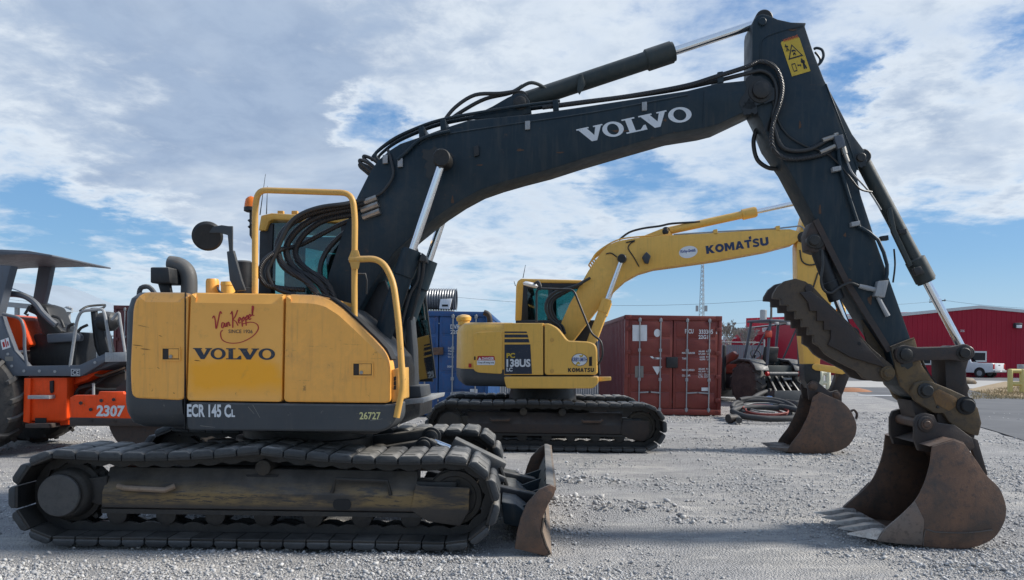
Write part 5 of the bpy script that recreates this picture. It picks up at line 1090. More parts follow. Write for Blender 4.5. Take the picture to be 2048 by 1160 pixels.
m = MB(); m.tube(K.path([(1238, 480, -.05), (1258, 465, -.05), (1285, 457, -.05), (1320, 452, -.05), (1345, 447, -.05), (1400, 444, -.05)]), .018, 8, 4); m.build('hose', 'hose', dg2)
for k, (dx, dy, v) in enumerate(((0, 0, -.35), (6, 4, -.25), (12, 6, -.15))):
    m = MB(); m.tube(K.path([(1180 - dx, 556 + dy, v + .1), (1150 - dx * .5, 572 + dy, v), (1110 + dx, 584 + dy, v), (1094 + dx, 602, v), (1092 + dx, 620, v), (1102 + dx, 640, v), (1118 + dx, 652, v), (1124 + dx, 668, v)]), .024, 8, 4); m.build('hose', 'hose', dg2)
kao = [(1616, 398), (1628, 388), (1650, 386), (1676, 402), (1684, 430), (1674, 520), (1658, 640), (1640, 722), (1640, 755), (1612, 758), (1608, 722), (1600, 640), (1595, 560), (1594, 490), (1600, 462)]
m = MB(); m.plate(K, kao, -KA, KA, .01); karm = m.build('arm', 'gold_yellow', dg2, 30); kboss(1606, 474, 10, -KB, .03, 'oily')
m = MB(); m.plate(K, [(1608, 728), (1640, 728), (1641, 758), (1634, 778), (1618, 778), (1609, 760)], -KA - .02, KA + .02, .01, vref=-KA); m.build('arm_nose', 'oily', karm)
m = MB(); m.tube(K.path([(1600, 500, -KA - .02), (1604, 522, -KA - .02), (1618, 530, -KA - .02), (1632, 528, -KA - .02)]), .012, 6, 3); m.tube(K.path([(1636, 545, -KA - .02), (1628, 570, -KA - .02), (1622, 590, -KA - .02)]), .012, 6, 3); m.build('hose', 'hose', karm)
def kbar(a, b, w, v0, v1, mat, name):
    pa, pb = Vector(K.uz(*a, v0)), Vector(K.uz(*b, v0)); d = (pb - pa).normalized(); n_ = Vector((-d.y, d.x)) * w; m = MB(); m.plate_uz(K, [tuple(pa - d * w + n_ * .5), tuple(pa - d * w - n_ * .5), tuple(pa - n_), tuple(pb - n_), tuple(pb + d * w - n_ * .5), tuple(pb + d * w + n_ * .5), tuple(pb + n_), tuple(pa + n_)], v0, v1, .008); return m.build(name, mat, dg2)
kbar((1632, 734), (1686, 742), .055, -.22, -.17, 'gold_yellow', 'side_link'); kbar((1632, 734), (1686, 742), .055, .17, .22, 'gold_yellow', 'side_link'); kbar((1690, 746), (1673, 790), .085, -.12, .12, 'dark_rust', 'bucket_link')
ram(dg2, K, (1672, 440), (1684, 640), (1688, 742), 0, .06, .075, .035, 'gold_yellow')
# bucket
kside = [(1617, 828), (1626, 792), (1640, 782), (1682, 800), (1690, 806), (1702, 820), (1712, 842), (1713, 858), (1708, 874), (1692, 893), (1660, 904), (1620, 905), (1574, 902), (1580, 888), (1600, 862)]
KH = .42; kq = [K.uz(x, y, -KH) for x, y in kside]; dz_ = min(z for u, z in kq); kq = [(u, z - dz_ - .005) for u, z in kq]
n0_ = len(kq); kq = smooth_outline(kq, 3, 12); nb_ = 12 + len(kq) - n0_; bk = kq[2:nb_ + 1]; inn = offset_poly(kq, .02)[2:nb_ + 1]
m = MB(); m.loft([[K.w(u, v, z) for u, z in bk] + [K.w(u, v, z) for u, z in reversed(inn)] for v in (-KH + .01, KH - .01)]); kbk = m.build('bucket', 'bucket_rust', dg2, 40)
for v in (-KH, KH - .02): m = MB(); m.plate_uz(K, kq, v, v + .02, .005); m.build('side_plate', 'bucket_rust', kbk)
lu, lz = kq[nb_]
for k in range(5):
    v = -KH + .05 + (2 * KH - .1) * k / 4; R_ = [[K.w(lu + .06 - x, v - w, lz + a), K.w(lu + .06 - x, v + w, lz + a), K.w(lu + .06 - x, v + w, lz + b), K.w(lu + .06 - x, v - w, lz + b)] for x, w, a, b in ((-.06, .045, 0, .07), (.10, .04, .01, .07), (.22, .03, .03, .06), (.32, .012, .045, .055))]
    m = MB(); m.loft(R_); m.build('tooth', 'bucket_lip', kbk, 40)
for v in (-.24, .19): m = MB(); m.plate(K, [(1614, 770), (1626, 760), (1638, 766), (1660, 784), (1675, 780), (1684, 790), (1684, 812), (1640, 800), (1618, 800)], v, v + .05, .008, vref=-.24); m.build('bucket_ear', 'dark_rust', kbk)
kboss(1626, 772, 9, -.24, .03, 'bucket_rust', kbk); kboss(1673, 790, 8, -.24, .03, 'bucket_rust', kbk)
m = MB(); m.tube(K.path([(1700, 824, 0), (1708, 820, 0), (1714, 828, 0), (1712, 838, 0)]), .02, 8, 3); m.build('lifting_eye', 'dark_rust', kbk)

# ================================================================ steel shipping containers
def box_paint(name, col, rib=None):
    paint(name, col, .5, (.16, .07, .045), .45, 1.2, .6, (.12, .05, .03), fade=.14)
box_paint('box_red', (.185, .033, .026)); box_paint('box_blue', (.010, .075, .22)); box_paint('box_maroon', (.085, .022, .026))
def container(label, fr, w, h, d, mat, cat='shipping container'):
    """door end faces the camera at v = 0; u is centred"""
    c = thing('shipping_container', label, cat, fr.w(0, 0, 0), 'steel shipping containers in the yard'); z0 = .02; hw = w / 2
    m = MB()
    m.box(fr, -hw, hw, .0, .12, z0, z0 + .15, .008); m.box(fr, -hw, hw, 0, .12, z0 + h - .12, z0 + h, .008)
    m.box(fr, -hw, -hw + .09, .003, .15, z0 + .151, z0 + h - .121, .006); m.box(fr, hw - .09, hw, .003, .15, z0 + .151, z0 + h - .121, .006)
    m.build('door_frame', mat, c)
    for su in (-1, 1):                                     # corrugated long sides
        pts = []; n = int(d / .28)
        for i in range(n):
            y = .15 + (d - .3) * i / n; k = (d - .3) / n
            pts += [(y, 0), (y + k * .3, 0), (y + k * .45, -.036), (y + k * .85, -.036)]
        m = MB(); m.loft([[fr.w(su * (hw - .012 + x), y, z) for z in (z0 + .12, z0 + h - .10)] + [fr.w(su * (hw - .05 + x), y, z) for z in (z0 + h - .10, z0 + .12)] for y, x in pts]); m.build('side_wall', mat, c, 0)
        m = MB(); m.box(fr, su * hw - .05 if su > 0 else -hw, su * hw if su > 0 else -hw + .05, .13, d, z0 + h - .11, z0 + h - .004, .004); m.box(fr, su * hw - .05 if su > 0 else -hw, su * hw if su > 0 else -hw + .05, .13, d, z0, z0 + .13, .004); m.build('side_rail', mat, c)
    m = MB(); m.box(fr, -hw + .06, hw - .06, .13, d, z0 + h - .05, z0 + h - .02, 0); m.box(fr, -hw + .06, hw - .06, d - .06, d, z0, z0 + h - .06, 0); m.build('roof', mat, c)
    doors = []
    for s in (-1, 1):                                      # two doors with recessed panels
        u0, u1 = (-hw + .095, -.012) if s < 0 else (.012, hw - .095); m = MB(); zb, zt_ = z0 + .155, z0 + h - .125
        m.box(fr, u0, u1, .035, .07, zb, zt_, .004); hh = (zt_ - zb)
        for k in range(5):
            a = zb + hh * k / 5 + .035; b = zb + hh * (k + 1) / 5 - .035
            m.plate_uz(fr, [(u0 + .07, a), (u1 - .07, a), (u1 - .07, b), (u0 + .07, b)], .018, .036, .012)
        dd = m.build('door', mat, c); doors.append(dd)
        for f in (.30, .80) if s > 0 else (.25, .72):
            u = u0 + (u1 - u0) * (f if s > 0 else f); 
            m = MB(); m.cyl(fr.w(u, -.012, zb - .08), fr.w(u, -.012, zt_ + .06), .017, 8); lr = m.build('locking_bar', 'silver', dd)
            for zz_ in (zb - .02, zb + hh * .33, zb + hh * .66, zt_): m = MB(); m.box(fr, u - .035, u + .035, -.03, .02, zz_ - .04, zz_ + .04, .004); m.build('bar_keeper', 'silver', lr)
            m = MB(); m.bar(fr.w(u, -.03, zb + hh * .18), fr.w(u + (.30 if f < .5 else -.30), -.03, zb + hh * .18 + .02), .02, .035); m.build('lock_handle', 'silver', lr)
        for k in range(4):
            zz_ = zb + hh * (.1 + .8 * k / 3); uu = u0 - .005 if s < 0 else u1 + .005; m = MB(); m.box(fr, uu - .06, uu + .06, -.012, .036, zz_ - .05, zz_ + .05, .004); m.build('hinge', mat, dd)
    for su in (-1, 1):
        for zc in (z0 - .002, z0 + h - .118):
            m = MB(); uu = su * hw; m.box(fr, min(uu, uu - su * .16), max(uu, uu - su * .16), -.008, .17, zc, zc + .12, .008); m.build('corner_casting', mat, c)
    return c, doors
R1 = Frame(3.95, 19.2, 0)
rw = R1.uz(1443, 740, 0)[0] - R1.uz(1249, 740, 0)[0]; rc = (R1.uz(1443, 740, 0)[0] + R1.uz(1249, 740, 0)[0]) / 2
R1 = Frame(3.95 + rc, 19.2, 0); R2 = Frame(R1.o.x, 19.2, 0)
red, rdoors = container('weathered dark red shipping container with white lettering behind the hose pile', R1, rw, 2.56, 6.06, 'box_red')
def rpl(x0, y0, x1, y1, v=-.004, skew=0): return on_plane(R1.at(x0, y1, v), R1.at(x1, y1, v), R1.at(x0 + skew, y0, v))
def rtext(s, x0, y0, x1, y1, d=1, bold=.025, v=.012, mat='sticker_white'): return letters('lettering', s, rpl(x0, y0, x1, y1, v), mat, rdoors[d], bold)
rtext('FSCU', 1370, 658, 1387, 667, 1, .03); rtext('333305', 1398, 659, 1426, 668, 1, .03); rtext('1', 1432, 659, 1434, 668); rtext('22G1', 1397, 670, 1416, 678, 1, .03)
rtext('MAX. GROSS', 1364, 704, 1390, 708); rtext('TARE', 1364, 715, 1374, 719); rtext('30,480  KG', 1397, 701, 1419, 705); rtext('67,200  LB', 1397, 706, 1419, 710); rtext('2,220  KG', 1399, 712, 1419, 716); rtext('4,890  LB', 1399, 717, 1419, 721)
rtext('MAX. CARGO', 1364, 738, 1389, 742); rtext('CU. CAP.', 1364, 749, 1381, 753); rtext('28,260  KG', 1397, 736, 1419, 740); rtext('62,310  LB', 1397, 741, 1419, 745); rtext('33.2  CU.M', 1397, 747, 1419, 751); rtext('1,170  CU.FT', 1397, 752, 1419, 756)
for nm, pol, box, dd in (('placard', [[(0, 0), (1, 0), (1, 1), (0, 1)]], (1265, 650, 1294, 682), 0), ('round_sticker', [oval()], (1308, 658, 1321, 674), 0), ('placard', [[(0, 1), (1, 1), (.5, 0)]], (1305, 733, 1324, 750), 0), ('placard', [[(0, 0), (1, 0), (1, 1), (0, 1)]], (1403, 775, 1418, 782), 1)):
    flat_shapes(nm, pol, rpl(*box, .0125), 'sticker_white', rdoors[dd])
flat_shapes('data_plate', [[(0, 0), (1, 0), (1, 1), (0, 1)]], rpl(1270, 732, 1287, 755, .0125), 'decal_grey', rdoors[0])
flat_shapes('torn_sticker', strokes([[(0, .9), (.3, .3), (.6, .45), (1, .4)], [(.2, .3), (.7, .2), (1, .25)]], .25), rpl(1302, 712, 1323, 719, .012), 'sticker_white', rdoors[0])
m = MB(); m.plate(R1, [(1333, 714), (1356, 714), (1356, 736), (1333, 736)], -.05, .03, .02); m.build('lock_box', 'black_paint', red)
BF = Frame(-2.55, 18.0, 2.0); bw = 2.44; b0 = BF.uz(977, 740, 0)[0]
BF = Frame(BF.o.x + b0 - bw / 2, 18.0, 2.0)
blue, bdoors = container('blue shipping container carrying a corrugated pipe, behind the excavators', BF, bw, 2.52, 6.06, 'box_blue')
def bpl(x0, y0, x1, y1, v=.012): return on_plane(BF.at(x0, y1, v), BF.at(x1, y1, v), BF.at(x0, y0, v))
letters('lettering', 'DVRU', bpl(901, 649, 925, 658), 'sticker_white', bdoors[1], .02); letters('lettering', '22G1', bpl(901, 660, 922, 668), 'sticker_white', bdoors[1], .02)
letters('lettering', 'THAS', bpl(828, 668, 859, 675), 'sticker_white', bdoors[0], .03); flat_shapes('square_sticker', [[(0, 0), (1, 0), (1, 1), (0, 1)]], bpl(834, 648, 848, 666), 'sticker_white', bdoors[0]); flat_shapes('sticker_mark', [(oval(), [(.5 + (x - .5) * .5, .5 + (y - .5) * .5) for x, y in oval()])], bpl(836, 652, 846, 662, .01), 'decal_blue', bdoors[0])
for i, s in enumerate(('Gross', 'Tare', 'Payload', 'Cu.Cap')): letters('lettering', s, bpl(896, 694 + 6 * i, 903 + (i % 2) * 5, 698 + 6 * i), 'sticker_white', bdoors[1], .01)
letters('lettering', 'DELMAS', bpl(895, 731, 907, 735), 'sticker_white', bdoors[1], .01)
flat_shapes('label', [[(0, 0), (1, 0), (1, 1), (0, 1)]], bpl(940, 778, 955, 786), 'sticker_white', bdoors[1]); flat_shapes('label', [[(0, 0), (1, 0), (1, 1), (0, 1)]], bpl(901, 785, 912, 790), 'sticker_white', bdoors[1])
m = MB(); m.plate(BF, [(866, 695), (886, 694), (886, 709), (866, 710)], -.06, .03, .01); m.build('lock_box', 'bucket_rust', blue)
# corrugated pipe lying on the blue container, on two timbers
t = Nt('galvanised'); n = t.noise(3, 5); t.done(t.mix(n, (.16, .17, .18), (.30, .31, .32)), .45, .6)
pa, pb = BF.at(760, 608, .9), BF.at(913, 611, .9); prof = []
zc = 2.54 + .05 + .30
pa.z = pb.z = zc; n_c = 30
for i in range(n_c * 4 + 1): f = i / (n_c * 4); prof.append((f, .27 + .016 * cos(i * pi / 2)))
m = MB(); d_ = (pb - pa).normalized(); o_ = d_.orthogonal().normalized(); w_ = d_.cross(o_)
m.loft([[pa + (pb - pa) * f + (o_ * cos(2 * pi * j / 24) + w_ * sin(2 * pi * j / 24)) * r for j in range(24)] for f, r in prof] + [[pb + (o_ * cos(2 * pi * j / 24) + w_ * sin(2 * pi * j / 24)) * .24 for j in range(24)]] + [[pa + (pb - pa) * .02 + (o_ * cos(2 * pi * j / 24) + w_ * sin(2 * pi * j / 24)) * .24 for j in range(24)]], False)
tag(m.build('corrugated_pipe', 'galvanised', None, 50), 'galvanised corrugated culvert pipe lying on the blue container', 'pipe')
m = MB(); c_ = (pa + pb) / 2; m.box(Frame(c_.x, c_.y, 2), -1.0, .93, -.2, .2, 2.54, 2.60, .01); tag(m.build('timber', 'tan_steel', None), 'flat timber bearer under the corrugated pipe', 'timber')
m = MB(); m.plate(BF, [(881, 598), (904, 597), (899, 618), (878, 617)], .55, .60, .006); wb = m.build('sign_board', 'white_paint', None); tag(wb, 'small white board leaning on the corrugated pipe', 'board')
m = MB(); m.plate(BF, [(884, 609), (896, 609), (896, 613), (884, 613)], .545, .552, 0); m.build('tag_plate', 'seal_black', wb)
MF = Frame(-12.1, 24, 0); mu = MF.uz(226, 700, 0)[0]
MF = Frame(-12.1 + mu + 1.22, 24.0, 0); mar, _ = container('dark maroon shipping container beyond the orange roller', MF, 2.44, 2.9, 6.06, 'box_maroon')

# ================================================================ orange roller at the left edge
Q = Frame(-7.5, 11.4, 0)
rol = thing('soil_compactor', 'orange and grey soil compactor with an open canopy, cut off by the picture edge', 'roller', Q.w(0, 0, 0))
def qplate(name, px, v0, v1, mat, par=None, bev=.008, vref=None):
    m = MB(); m.plate(Q, px, v0, v1, bev, vref); return m.build(name, mat, par or rol)
def qtube(name, pts, r, mat, par=None, k=0, n=8, fil=0):
    P = Q.path(pts); P = fillet(P, fil, 4) if fil else P; m = MB(); m.tube(P, r, n, k); return m.build(name, mat, par or rol)
# canopy and its posts
cu, cz = Q.uz(222, 535, .78); c2_ = Q.uz(60, 520, .78)[0]
prof_ = [(-12.0 - Q.o.x + 1.2, cz + .10), (c2_ - .9, cz + .10), (c2_, cz + .085), (cu - .35, cz + .055), (cu, cz), (cu, cz - .025), (cu - .35, cz + .005), (c2_, cz - .03), (c2_ - .3, cz - .06), (-12.0 - Q.o.x + 1.2, cz - .06)]
m = MB(); m.plate_uz(Q, prof_, -.78, .78, .008); can = m.build('canopy', 'grey_paint', rol)
qplate('canopy_post', [(-40, 528), (22, 531), (14, 560), (2, 606), (-6, 640), (-60, 640)], -.78, -.62, 'grey_paint', can)
qplate('canopy_post', [(78, 522), (104, 524), (95, 570), (84, 616), (64, 606), (70, 572)], .60, .72, 'grey_paint', can)
# platform
plat = qplate('platform', [(-30, 640), (2, 632), (8, 650), (27, 701), (54, 732), (159, 730), (210, 707), (250, 706), (250, 722), (210, 723), (163, 752), (19, 752), (6, 720), (-30, 700)], -.86, -.74, 'grey_paint')
qplate('platform_floor', [(20, 738), (163, 738), (212, 712), (250, 710), (250, 722), (163, 750), (20, 750)], -.74, .75, 'grey_paint', plat)
qplate('platform_cap', [(210, 705), (252, 704), (252, 723), (210, 724)], -.865, -.855, 'silver', plat, .002)
for x, y in ((16, 708), (24, 732), (48, 742), (79, 742), (110, 743), (190, 725)): c = Q.at(x, y, -.862); m = MB(); m.cyl(c, c - Q.V * .008, .02, 10); m.build('bolt', 'silver', plat)
ce = flat_shapes('plate_frame', [[(0, .0), (1, 0), (1, 1), (0, 1)]], on_plane(Q.at(142, 752, -.864), Q.at(160, 752, -.864), Q.at(142, 738, -.864)), 'decal_white', plat)
flat_shapes('plate_ground', [[(.06, .08), (.94, .08), (.94, .92), (.06, .92)]], on_plane(Q.at(142, 752, -.866), Q.at(160, 752, -.866), Q.at(142, 738, -.866)), 'decal_navy', ce)
letters('lettering', 'CE', on_plane(Q.at(145, 749.5, -.868), Q.at(157.5, 749.5, -.868), Q.at(145, 740.5, -.868)), 'decal_white', ce, .01)
s3 = flat_shapes('sticker', [[(0, 0), (1, .15), (1, 1), (0, .85)]], on_plane(Q.at(5, 700, -.864), Q.at(22, 698, -.864), Q.at(0, 677, -.864)), 'sticker_white', plat); flat_shapes('sticker_mark', [[(.15, .2), (.4, .25), (.4, .7), (.15, .65)], [(.5, .2), (.62, .22), (.62, .9), (.5, .88)], [(.7, .3), (.85, .33), (.85, .7), (.7, .67)]], on_plane(Q.at(5, 700, -.866), Q.at(22, 698, -.866), Q.at(0, 677, -.866)), 'decal_red', s3)
flat_shapes('sticker', [[(0, 0), (1, 0), (1, 1), (0, 1)]], on_plane(Q.at(10, 722, -.864), Q.at(26, 722, -.864), Q.at(10, 713, -.864)), 'decal_grey', plat)
# engine hood panel seen through the rails, seat, controls
qplate('engine_hood', [(-40, 628), (6, 628), (40, 638), (60, 690), (28, 700), (-40, 700)], -.45, .45, 'orange', None, .03, vref=-.45)
seat = qplate('seat', [(66, 604), (92, 612), (104, 640), (112, 650), (124, 662), (118, 672), (84, 672), (76, 650), (70, 630), (50, 622), (54, 612)], -.35, .15, 'vinyl_black', None, .05, vref=-.35)
qtube('arm_frame', [(-8, 600, -.45), (0, 594, -.45), (20, 588, -.45), (48, 592, -.45), (70, 606, -.45), (84, 624, -.45), (100, 640, -.45), (112, 650, -.45)], .045, 'grey_paint', seat, 4)
qtube('arm_rest', [(104, 632, -.42), (120, 638, -.42), (128, 655, -.42)], .02, 'vinyl_black', seat, 3)
qtube('lever', [(60, 612, -.4), (50, 628, -.4), (56, 630, -.4)], .02, 'vinyl_black', seat)
qplate('seat_base', [(58, 690), (68, 668), (120, 662), (158, 664), (156, 682), (152, 706), (152, 732), (60, 732)], -.3, .25, 'black_paint', None, .02, vref=-.3)
con = qplate('control_console', [(92, 668), (152, 664), (160, 672), (158, 682), (94, 686)], -.42, -.30, 'grey_paint', None, .02)
qtube('lever', [(136, 664, -.38), (138, 652, -.38), (148, 648, -.38)], .022, 'vinyl_black', con, 2); qtube('lever', [(156, 664, -.38), (162, 656, -.38), (175, 650, -.38)], .022, 'vinyl_black', con, 2)
m = MB(); m.tube(smooth_path(Q.path([(160, 622, -.25), (175, 613, -.1), (205, 610, .05), (210, 611, .1), (205, 616, -.05), (185, 620, -.2), (160, 622, -.25)]), 5), .017, 8); sw = m.build('steering_wheel', 'vinyl_black', rol); qtube('steering_column', [(188, 616, -.1), (190, 640, -.1), (196, 690, -.1), (205, 712, -.1)], .05, 'black_paint', sw, 2)
m = MB(); c = Q.at(217, 643, -.25); m.lathe(c - Q.U * .16, c + Q.U * .16, [(0, .05), (.12, .13), (.45, .15), (.75, .14), (1, .06)], 20); m.build('headlamp', 'black_paint', rol)
qplate('dash_post', [(184, 640), (200, 636), (218, 704), (200, 710)], -.2, .0, 'black_paint', None, .02, vref=-.2)
# rails
qtube('handrail', [(140, 734, -.84), (154, 640, -.84), (162, 622, -.84), (206, 618, -.84), (210, 630, -.84), (222, 704, -.84)], .022, 'silver', None, fil=.08)
qtube('handrail', [(224, 640, -.84), (238, 622, -.84), (240, 640, -.84), (250, 704, -.84)], .020, 'silver', None, fil=.06)
qtube('handrail', [(6, 628, -.84), (42, 636, -.84), (49, 660, -.84), (49, 700, -.84), (54, 732, -.84)], .022, 'grey_paint', None, fil=.08)
# body below
qplate('rear_frame', [(-60, 742), (20, 754), (160, 754), (208, 726), (212, 732), (175, 760), (140, 772), (136, 850), (50, 855), (44, 800), (20, 760), (-60, 760)], -.60, .60, 'orange', None, .012, vref=-.60)
tb = qplate('tool_box', [(50, 758), (62, 755), (134, 755), (134, 836), (128, 842), (50, 842)], -.80, -.62, 'orange', None, .015)
qplate('box_side', [(48, 756), (61, 756), (59, 846), (46, 844)], -.84, -.70, 'orange', tb); qplate('box_handle', [(99, 762), (106, 761), (106, 784), (101, 787), (99, 780)], -.83, -.80, 'seal_black', tb, .004)
qplate('step', [(55, 791), (98, 791), (98, 798), (55, 798)], -.95, -.80, 'silver', tb, .004); qplate('step', [(50, 848), (98, 848), (100, 856), (50, 856)], -.95, -.70, 'dark_rust', tb, .004)
qplate('step_hole', [(70, 836), (92, 836), (92, 848), (70, 848)], -.812, -.798, 'seal_black', tb, 0)
df = qplate('drum_frame', [(140, 795), (150, 790), (196, 790), (198, 783), (246, 783), (248, 788), (330, 790), (330, 850), (140, 851)], -.95, -.88, 'orange', None, .008)
qplate('frame_edge', [(139, 835), (330, 838), (330, 852), (139, 852)], -.957, -.94, 'dark_rust', df, .004)
for x, y in ((162, 806), (182, 819), (228, 799), (183, 841), (230, 842), (203, 801)): c = Q.at(x, y, -.95); m = MB(); m.cyl(c, c - Q.V * .015, .024, 10); m.build('bolt', 'dark_rust', df)
letters('lettering', '2307', on_plane(Q.at(192, 833, -.954), Q.at(250, 834, -.954), Q.at(192, 810, -.954)), 'decal_white', df, .04, .1)
qplate('hitch', [(136, 772), (175, 762), (250, 742), (252, 790), (140, 800)], -.4, .4, 'dark_rust', None, .02, vref=-.4)
qtube('hydraulic_hose', [(150, 790, -.6), (160, 776, -.62), (190, 768, -.6), (215, 752, -.55), (250, 742, -.5)], .025, 'hose', None, 4); qtube('hydraulic_hose', [(170, 790, -.6), (185, 778, -.62), (210, 779, -.6), (250, 778, -.5)], .022, 'hose', None, 4); qtube('hydraulic_pipe', [(187, 790, -.7), (187, 766, -.7)], .02, 'silver'); qtube('hydraulic_hose', [(180, 742, -.55), (200, 752, -.6), (222, 745, -.6), (250, 735, -.5)], .02, 'bucket_rust', None, 4)
# drum and lugged tyres
dc = Q.uz(300, 815, -.85); m = MB(); m.lathe(Q.w(dc[0], -.86, .60), Q.w(dc[0], .86, .60), [(0, .45), (.004, .60), (.996, .60), (1, .45)], 48); m.build('drum', 'dark_rust', rol, 30)
def lug_tyre(fr, u, v0, v1, z, r, par, nl=18, name='wheel'):
    w = v1 - v0; m = MB()
    m.lathe(fr.w(u, v0, z), fr.w(u, v1, z), [(0, r * .50), (.02, r * .62), (.0, r * .80), (.08, r * .92), (.2, r * .955), (.8, r * .955), (.92, r * .92), (1.0, r * .80), (.98, r * .62), (1, r * .5)], 40)
    for k in range(nl):                                  # chevron lugs
        for s in (0, 1):
            a = 2 * pi * (k + .5 * s) / nl; rings = []
            for f in (0.0, .33, .66, 1.0):
                vv = (v0 - .01 + w * .52 * f) if s == 0 else (v1 + .01 - w * .52 * f); aa = a + f * 2.0 / nl * 1.4; ra = r if f > 0 else r * .93; th = 1.6 / nl * .5
                rings.append([fr.w(u + rr_ * cos(aa + da), vv, z + rr_ * sin(aa + da)) for rr_, da in ((ra * .94, -th), (ra, -th * .7), (ra, th * .7), (ra * .94, th))])
            m.loft(rings)
    wh = m.build(name, 'tyre', par, 30); vm = v0 if abs(v0) else v0
    m = MB(); m.lathe(fr.w(u, v0 + .04, z), fr.w(u, v1 - .04, z), [(0, .05), (.02, r * .25), (.1, r * .48), (0.02, r * .56), (.98, r * .56), (.9, r * .48), (.98, r * .25), (1, .05)], 28); m.build('rim', 'dark_rust', wh)
    return wh
tu = Q.uz(-72, 815, -.95)[0]
lug_tyre(Q, tu, -.98, -.45, .76, .76, rol, 16); lug_tyre(Q, tu, .45, .98, .76, .76, rol, 16)
m = MB(); m.cyl(Q.w(tu, -.5, .76), Q.w(tu, .5, .76), .15, 16); m.build('axle', 'dark_rust', rol)

# ================================================================ backhoe tractor beyond the red container, seen from behind
T = Frame(8.34, 24.3, -110)                 # its forward axis points away from the camera
# local axes: forward u, across v (towards the right of the picture is negative)
trc = thing('tractor', 'dark tractor with red loader arms and an open canopy beside the red container', 'tractor', T.w(0, 0, 0))
def tb_(name, u0, u1, v0, v1, z0, z1, mat, par=None, bev=.02):
    m = MB(); m.box(T, u0, u1, v0, v1, z0, z1, bev); return m.build(name, mat, par or trc)
s = -1
wl_ = lug_tyre(T, 0, .55, .98, .70, .70, trc, 14); wr_ = lug_tyre(T, 0, -.98, -.55, .70, .70, trc, 14)
for v0, v1 in ((.55, .85), (-.85, -.55)): lug_tyre(T, 2.15, v0, v1, .45, .45, trc, 12)
m = MB(); m.cyl(T.w(0, -.6, .7), T.w(0, .6, .7), .14, 14); m.cyl(T.w(2.15, -.6, .45), T.w(2.15, .6, .45), .08, 12); m.build('axle', 'dark_rust', trc)
tb_('chassis', -.4, 2.6, -.32, .32, .45, .95, 'black_paint'); tb_('hood', 1.0, 2.7, -.38, .38, .95, 1.45, 'tractor_red', None, .08)
for v0, v1 in ((.50, 1.02), (-1.02, -.50)):
    q = [(-.72, 1.12), (-.62, 1.30), (-.40, 1.46), (.15, 1.50), (.62, 1.36), (.60, 1.30), (.14, 1.43), (-.36, 1.39), (-.55, 1.24)]; m = MB(); m.plate_uz(T, q, v0, v1, .02); m.build('fender', 'skirt_grey', trc, 40)
tb_('floor', -.35, .95, -.5, .5, .92, 1.02, 'black_paint')
st_ = tb_('seat', -.05, .42, -.28, .24, 1.28, 1.40, 'vinyl_black', None, .05); m = MB(); m.plate_uz(T, [(-.10, 1.36), (-.2, 1.86), (-.12, 1.90), (-.02, 1.38)], -.30, .26, .06); m.build('backrest', 'vinyl_black', st_); tb_('console', .05, .5, -.62, -.34, 1.02, 1.52, 'old_green', None, .06); tb_('rear_panel', -.55, -.45, -.52, .52, .78, 1.28, 'old_green')
# canopy frame
cp2 = tb_('canopy', -.80, .36, -.85, .56, 2.66, 2.74, 'grey_paint', None, .02)
for v in (-.70, .50):
    for ua, ub in ((-.66, -.62), (.28, .55)): m = MB(); m.bar(T.w(ua, v * .9, 2.67), T.w(ub, v * 1.05, 1.30), .075, .075, (0, 1, 0), .01); m.build('canopy_post', 'grey_paint', cp2)
    m = MB(); m.bar(T.w(-.6, v * .92, 2.5), T.w(.2, v * 1.05, 1.4), .05, .05, (0, 1, 0), .01); m.build('canopy_brace', 'grey_paint', cp2)
for v in (.35, -.1, -.6): tb_('work_light', -.87, -.80, v - .07, v + .07, 2.56, 2.65, 'silver', cp2)
tb_('tail_lamp', -.76, -.70, .44, .70, 2.16, 2.38, 'red_lens', cp2, .03)
m = MB(); m.tube([T.w(.62, 0, 1.62), T.w(.72, 0, 1.45), T.w(.85, 0, 1.2)], .03, 8); sw2 = m.build('steering_column', 'black_paint', trc)
m = MB(); m.tube([T.w(.60 + .06 * cos(a), .2 * sin(a), 1.62 + .17 * cos(a)) for a in np.linspace(0, 2 * pi, 20)], .018, 6); m.build('steering_wheel', 'vinyl_black', sw2)
# loader arms reaching forward
for v in (-.72, .72):
    m = MB(); m.plate_uz(T, [(.6, 1.62), (.8, 1.72), (2.0, 1.30), (3.1, .45), (2.95, .32), (1.8, 1.08), (.7, 1.45)], v - .06, v + .06, .01); m.build('loader_arm', 'tractor_red', trc)
m = MB(); m.plate_uz(T, [(2.9, .08), (3.7, .10), (3.75, .16), (3.1, .25), (3.0, .95), (2.9, .95)], -1.0, 1.0, .01); m.build('loader_bucket', 'black_paint', trc)
for v in (.92, 1.12): tb_('mast', 1.0, 1.1, v - .05, v + .05, .4, 1.95 - (v - .9), 'black_paint')
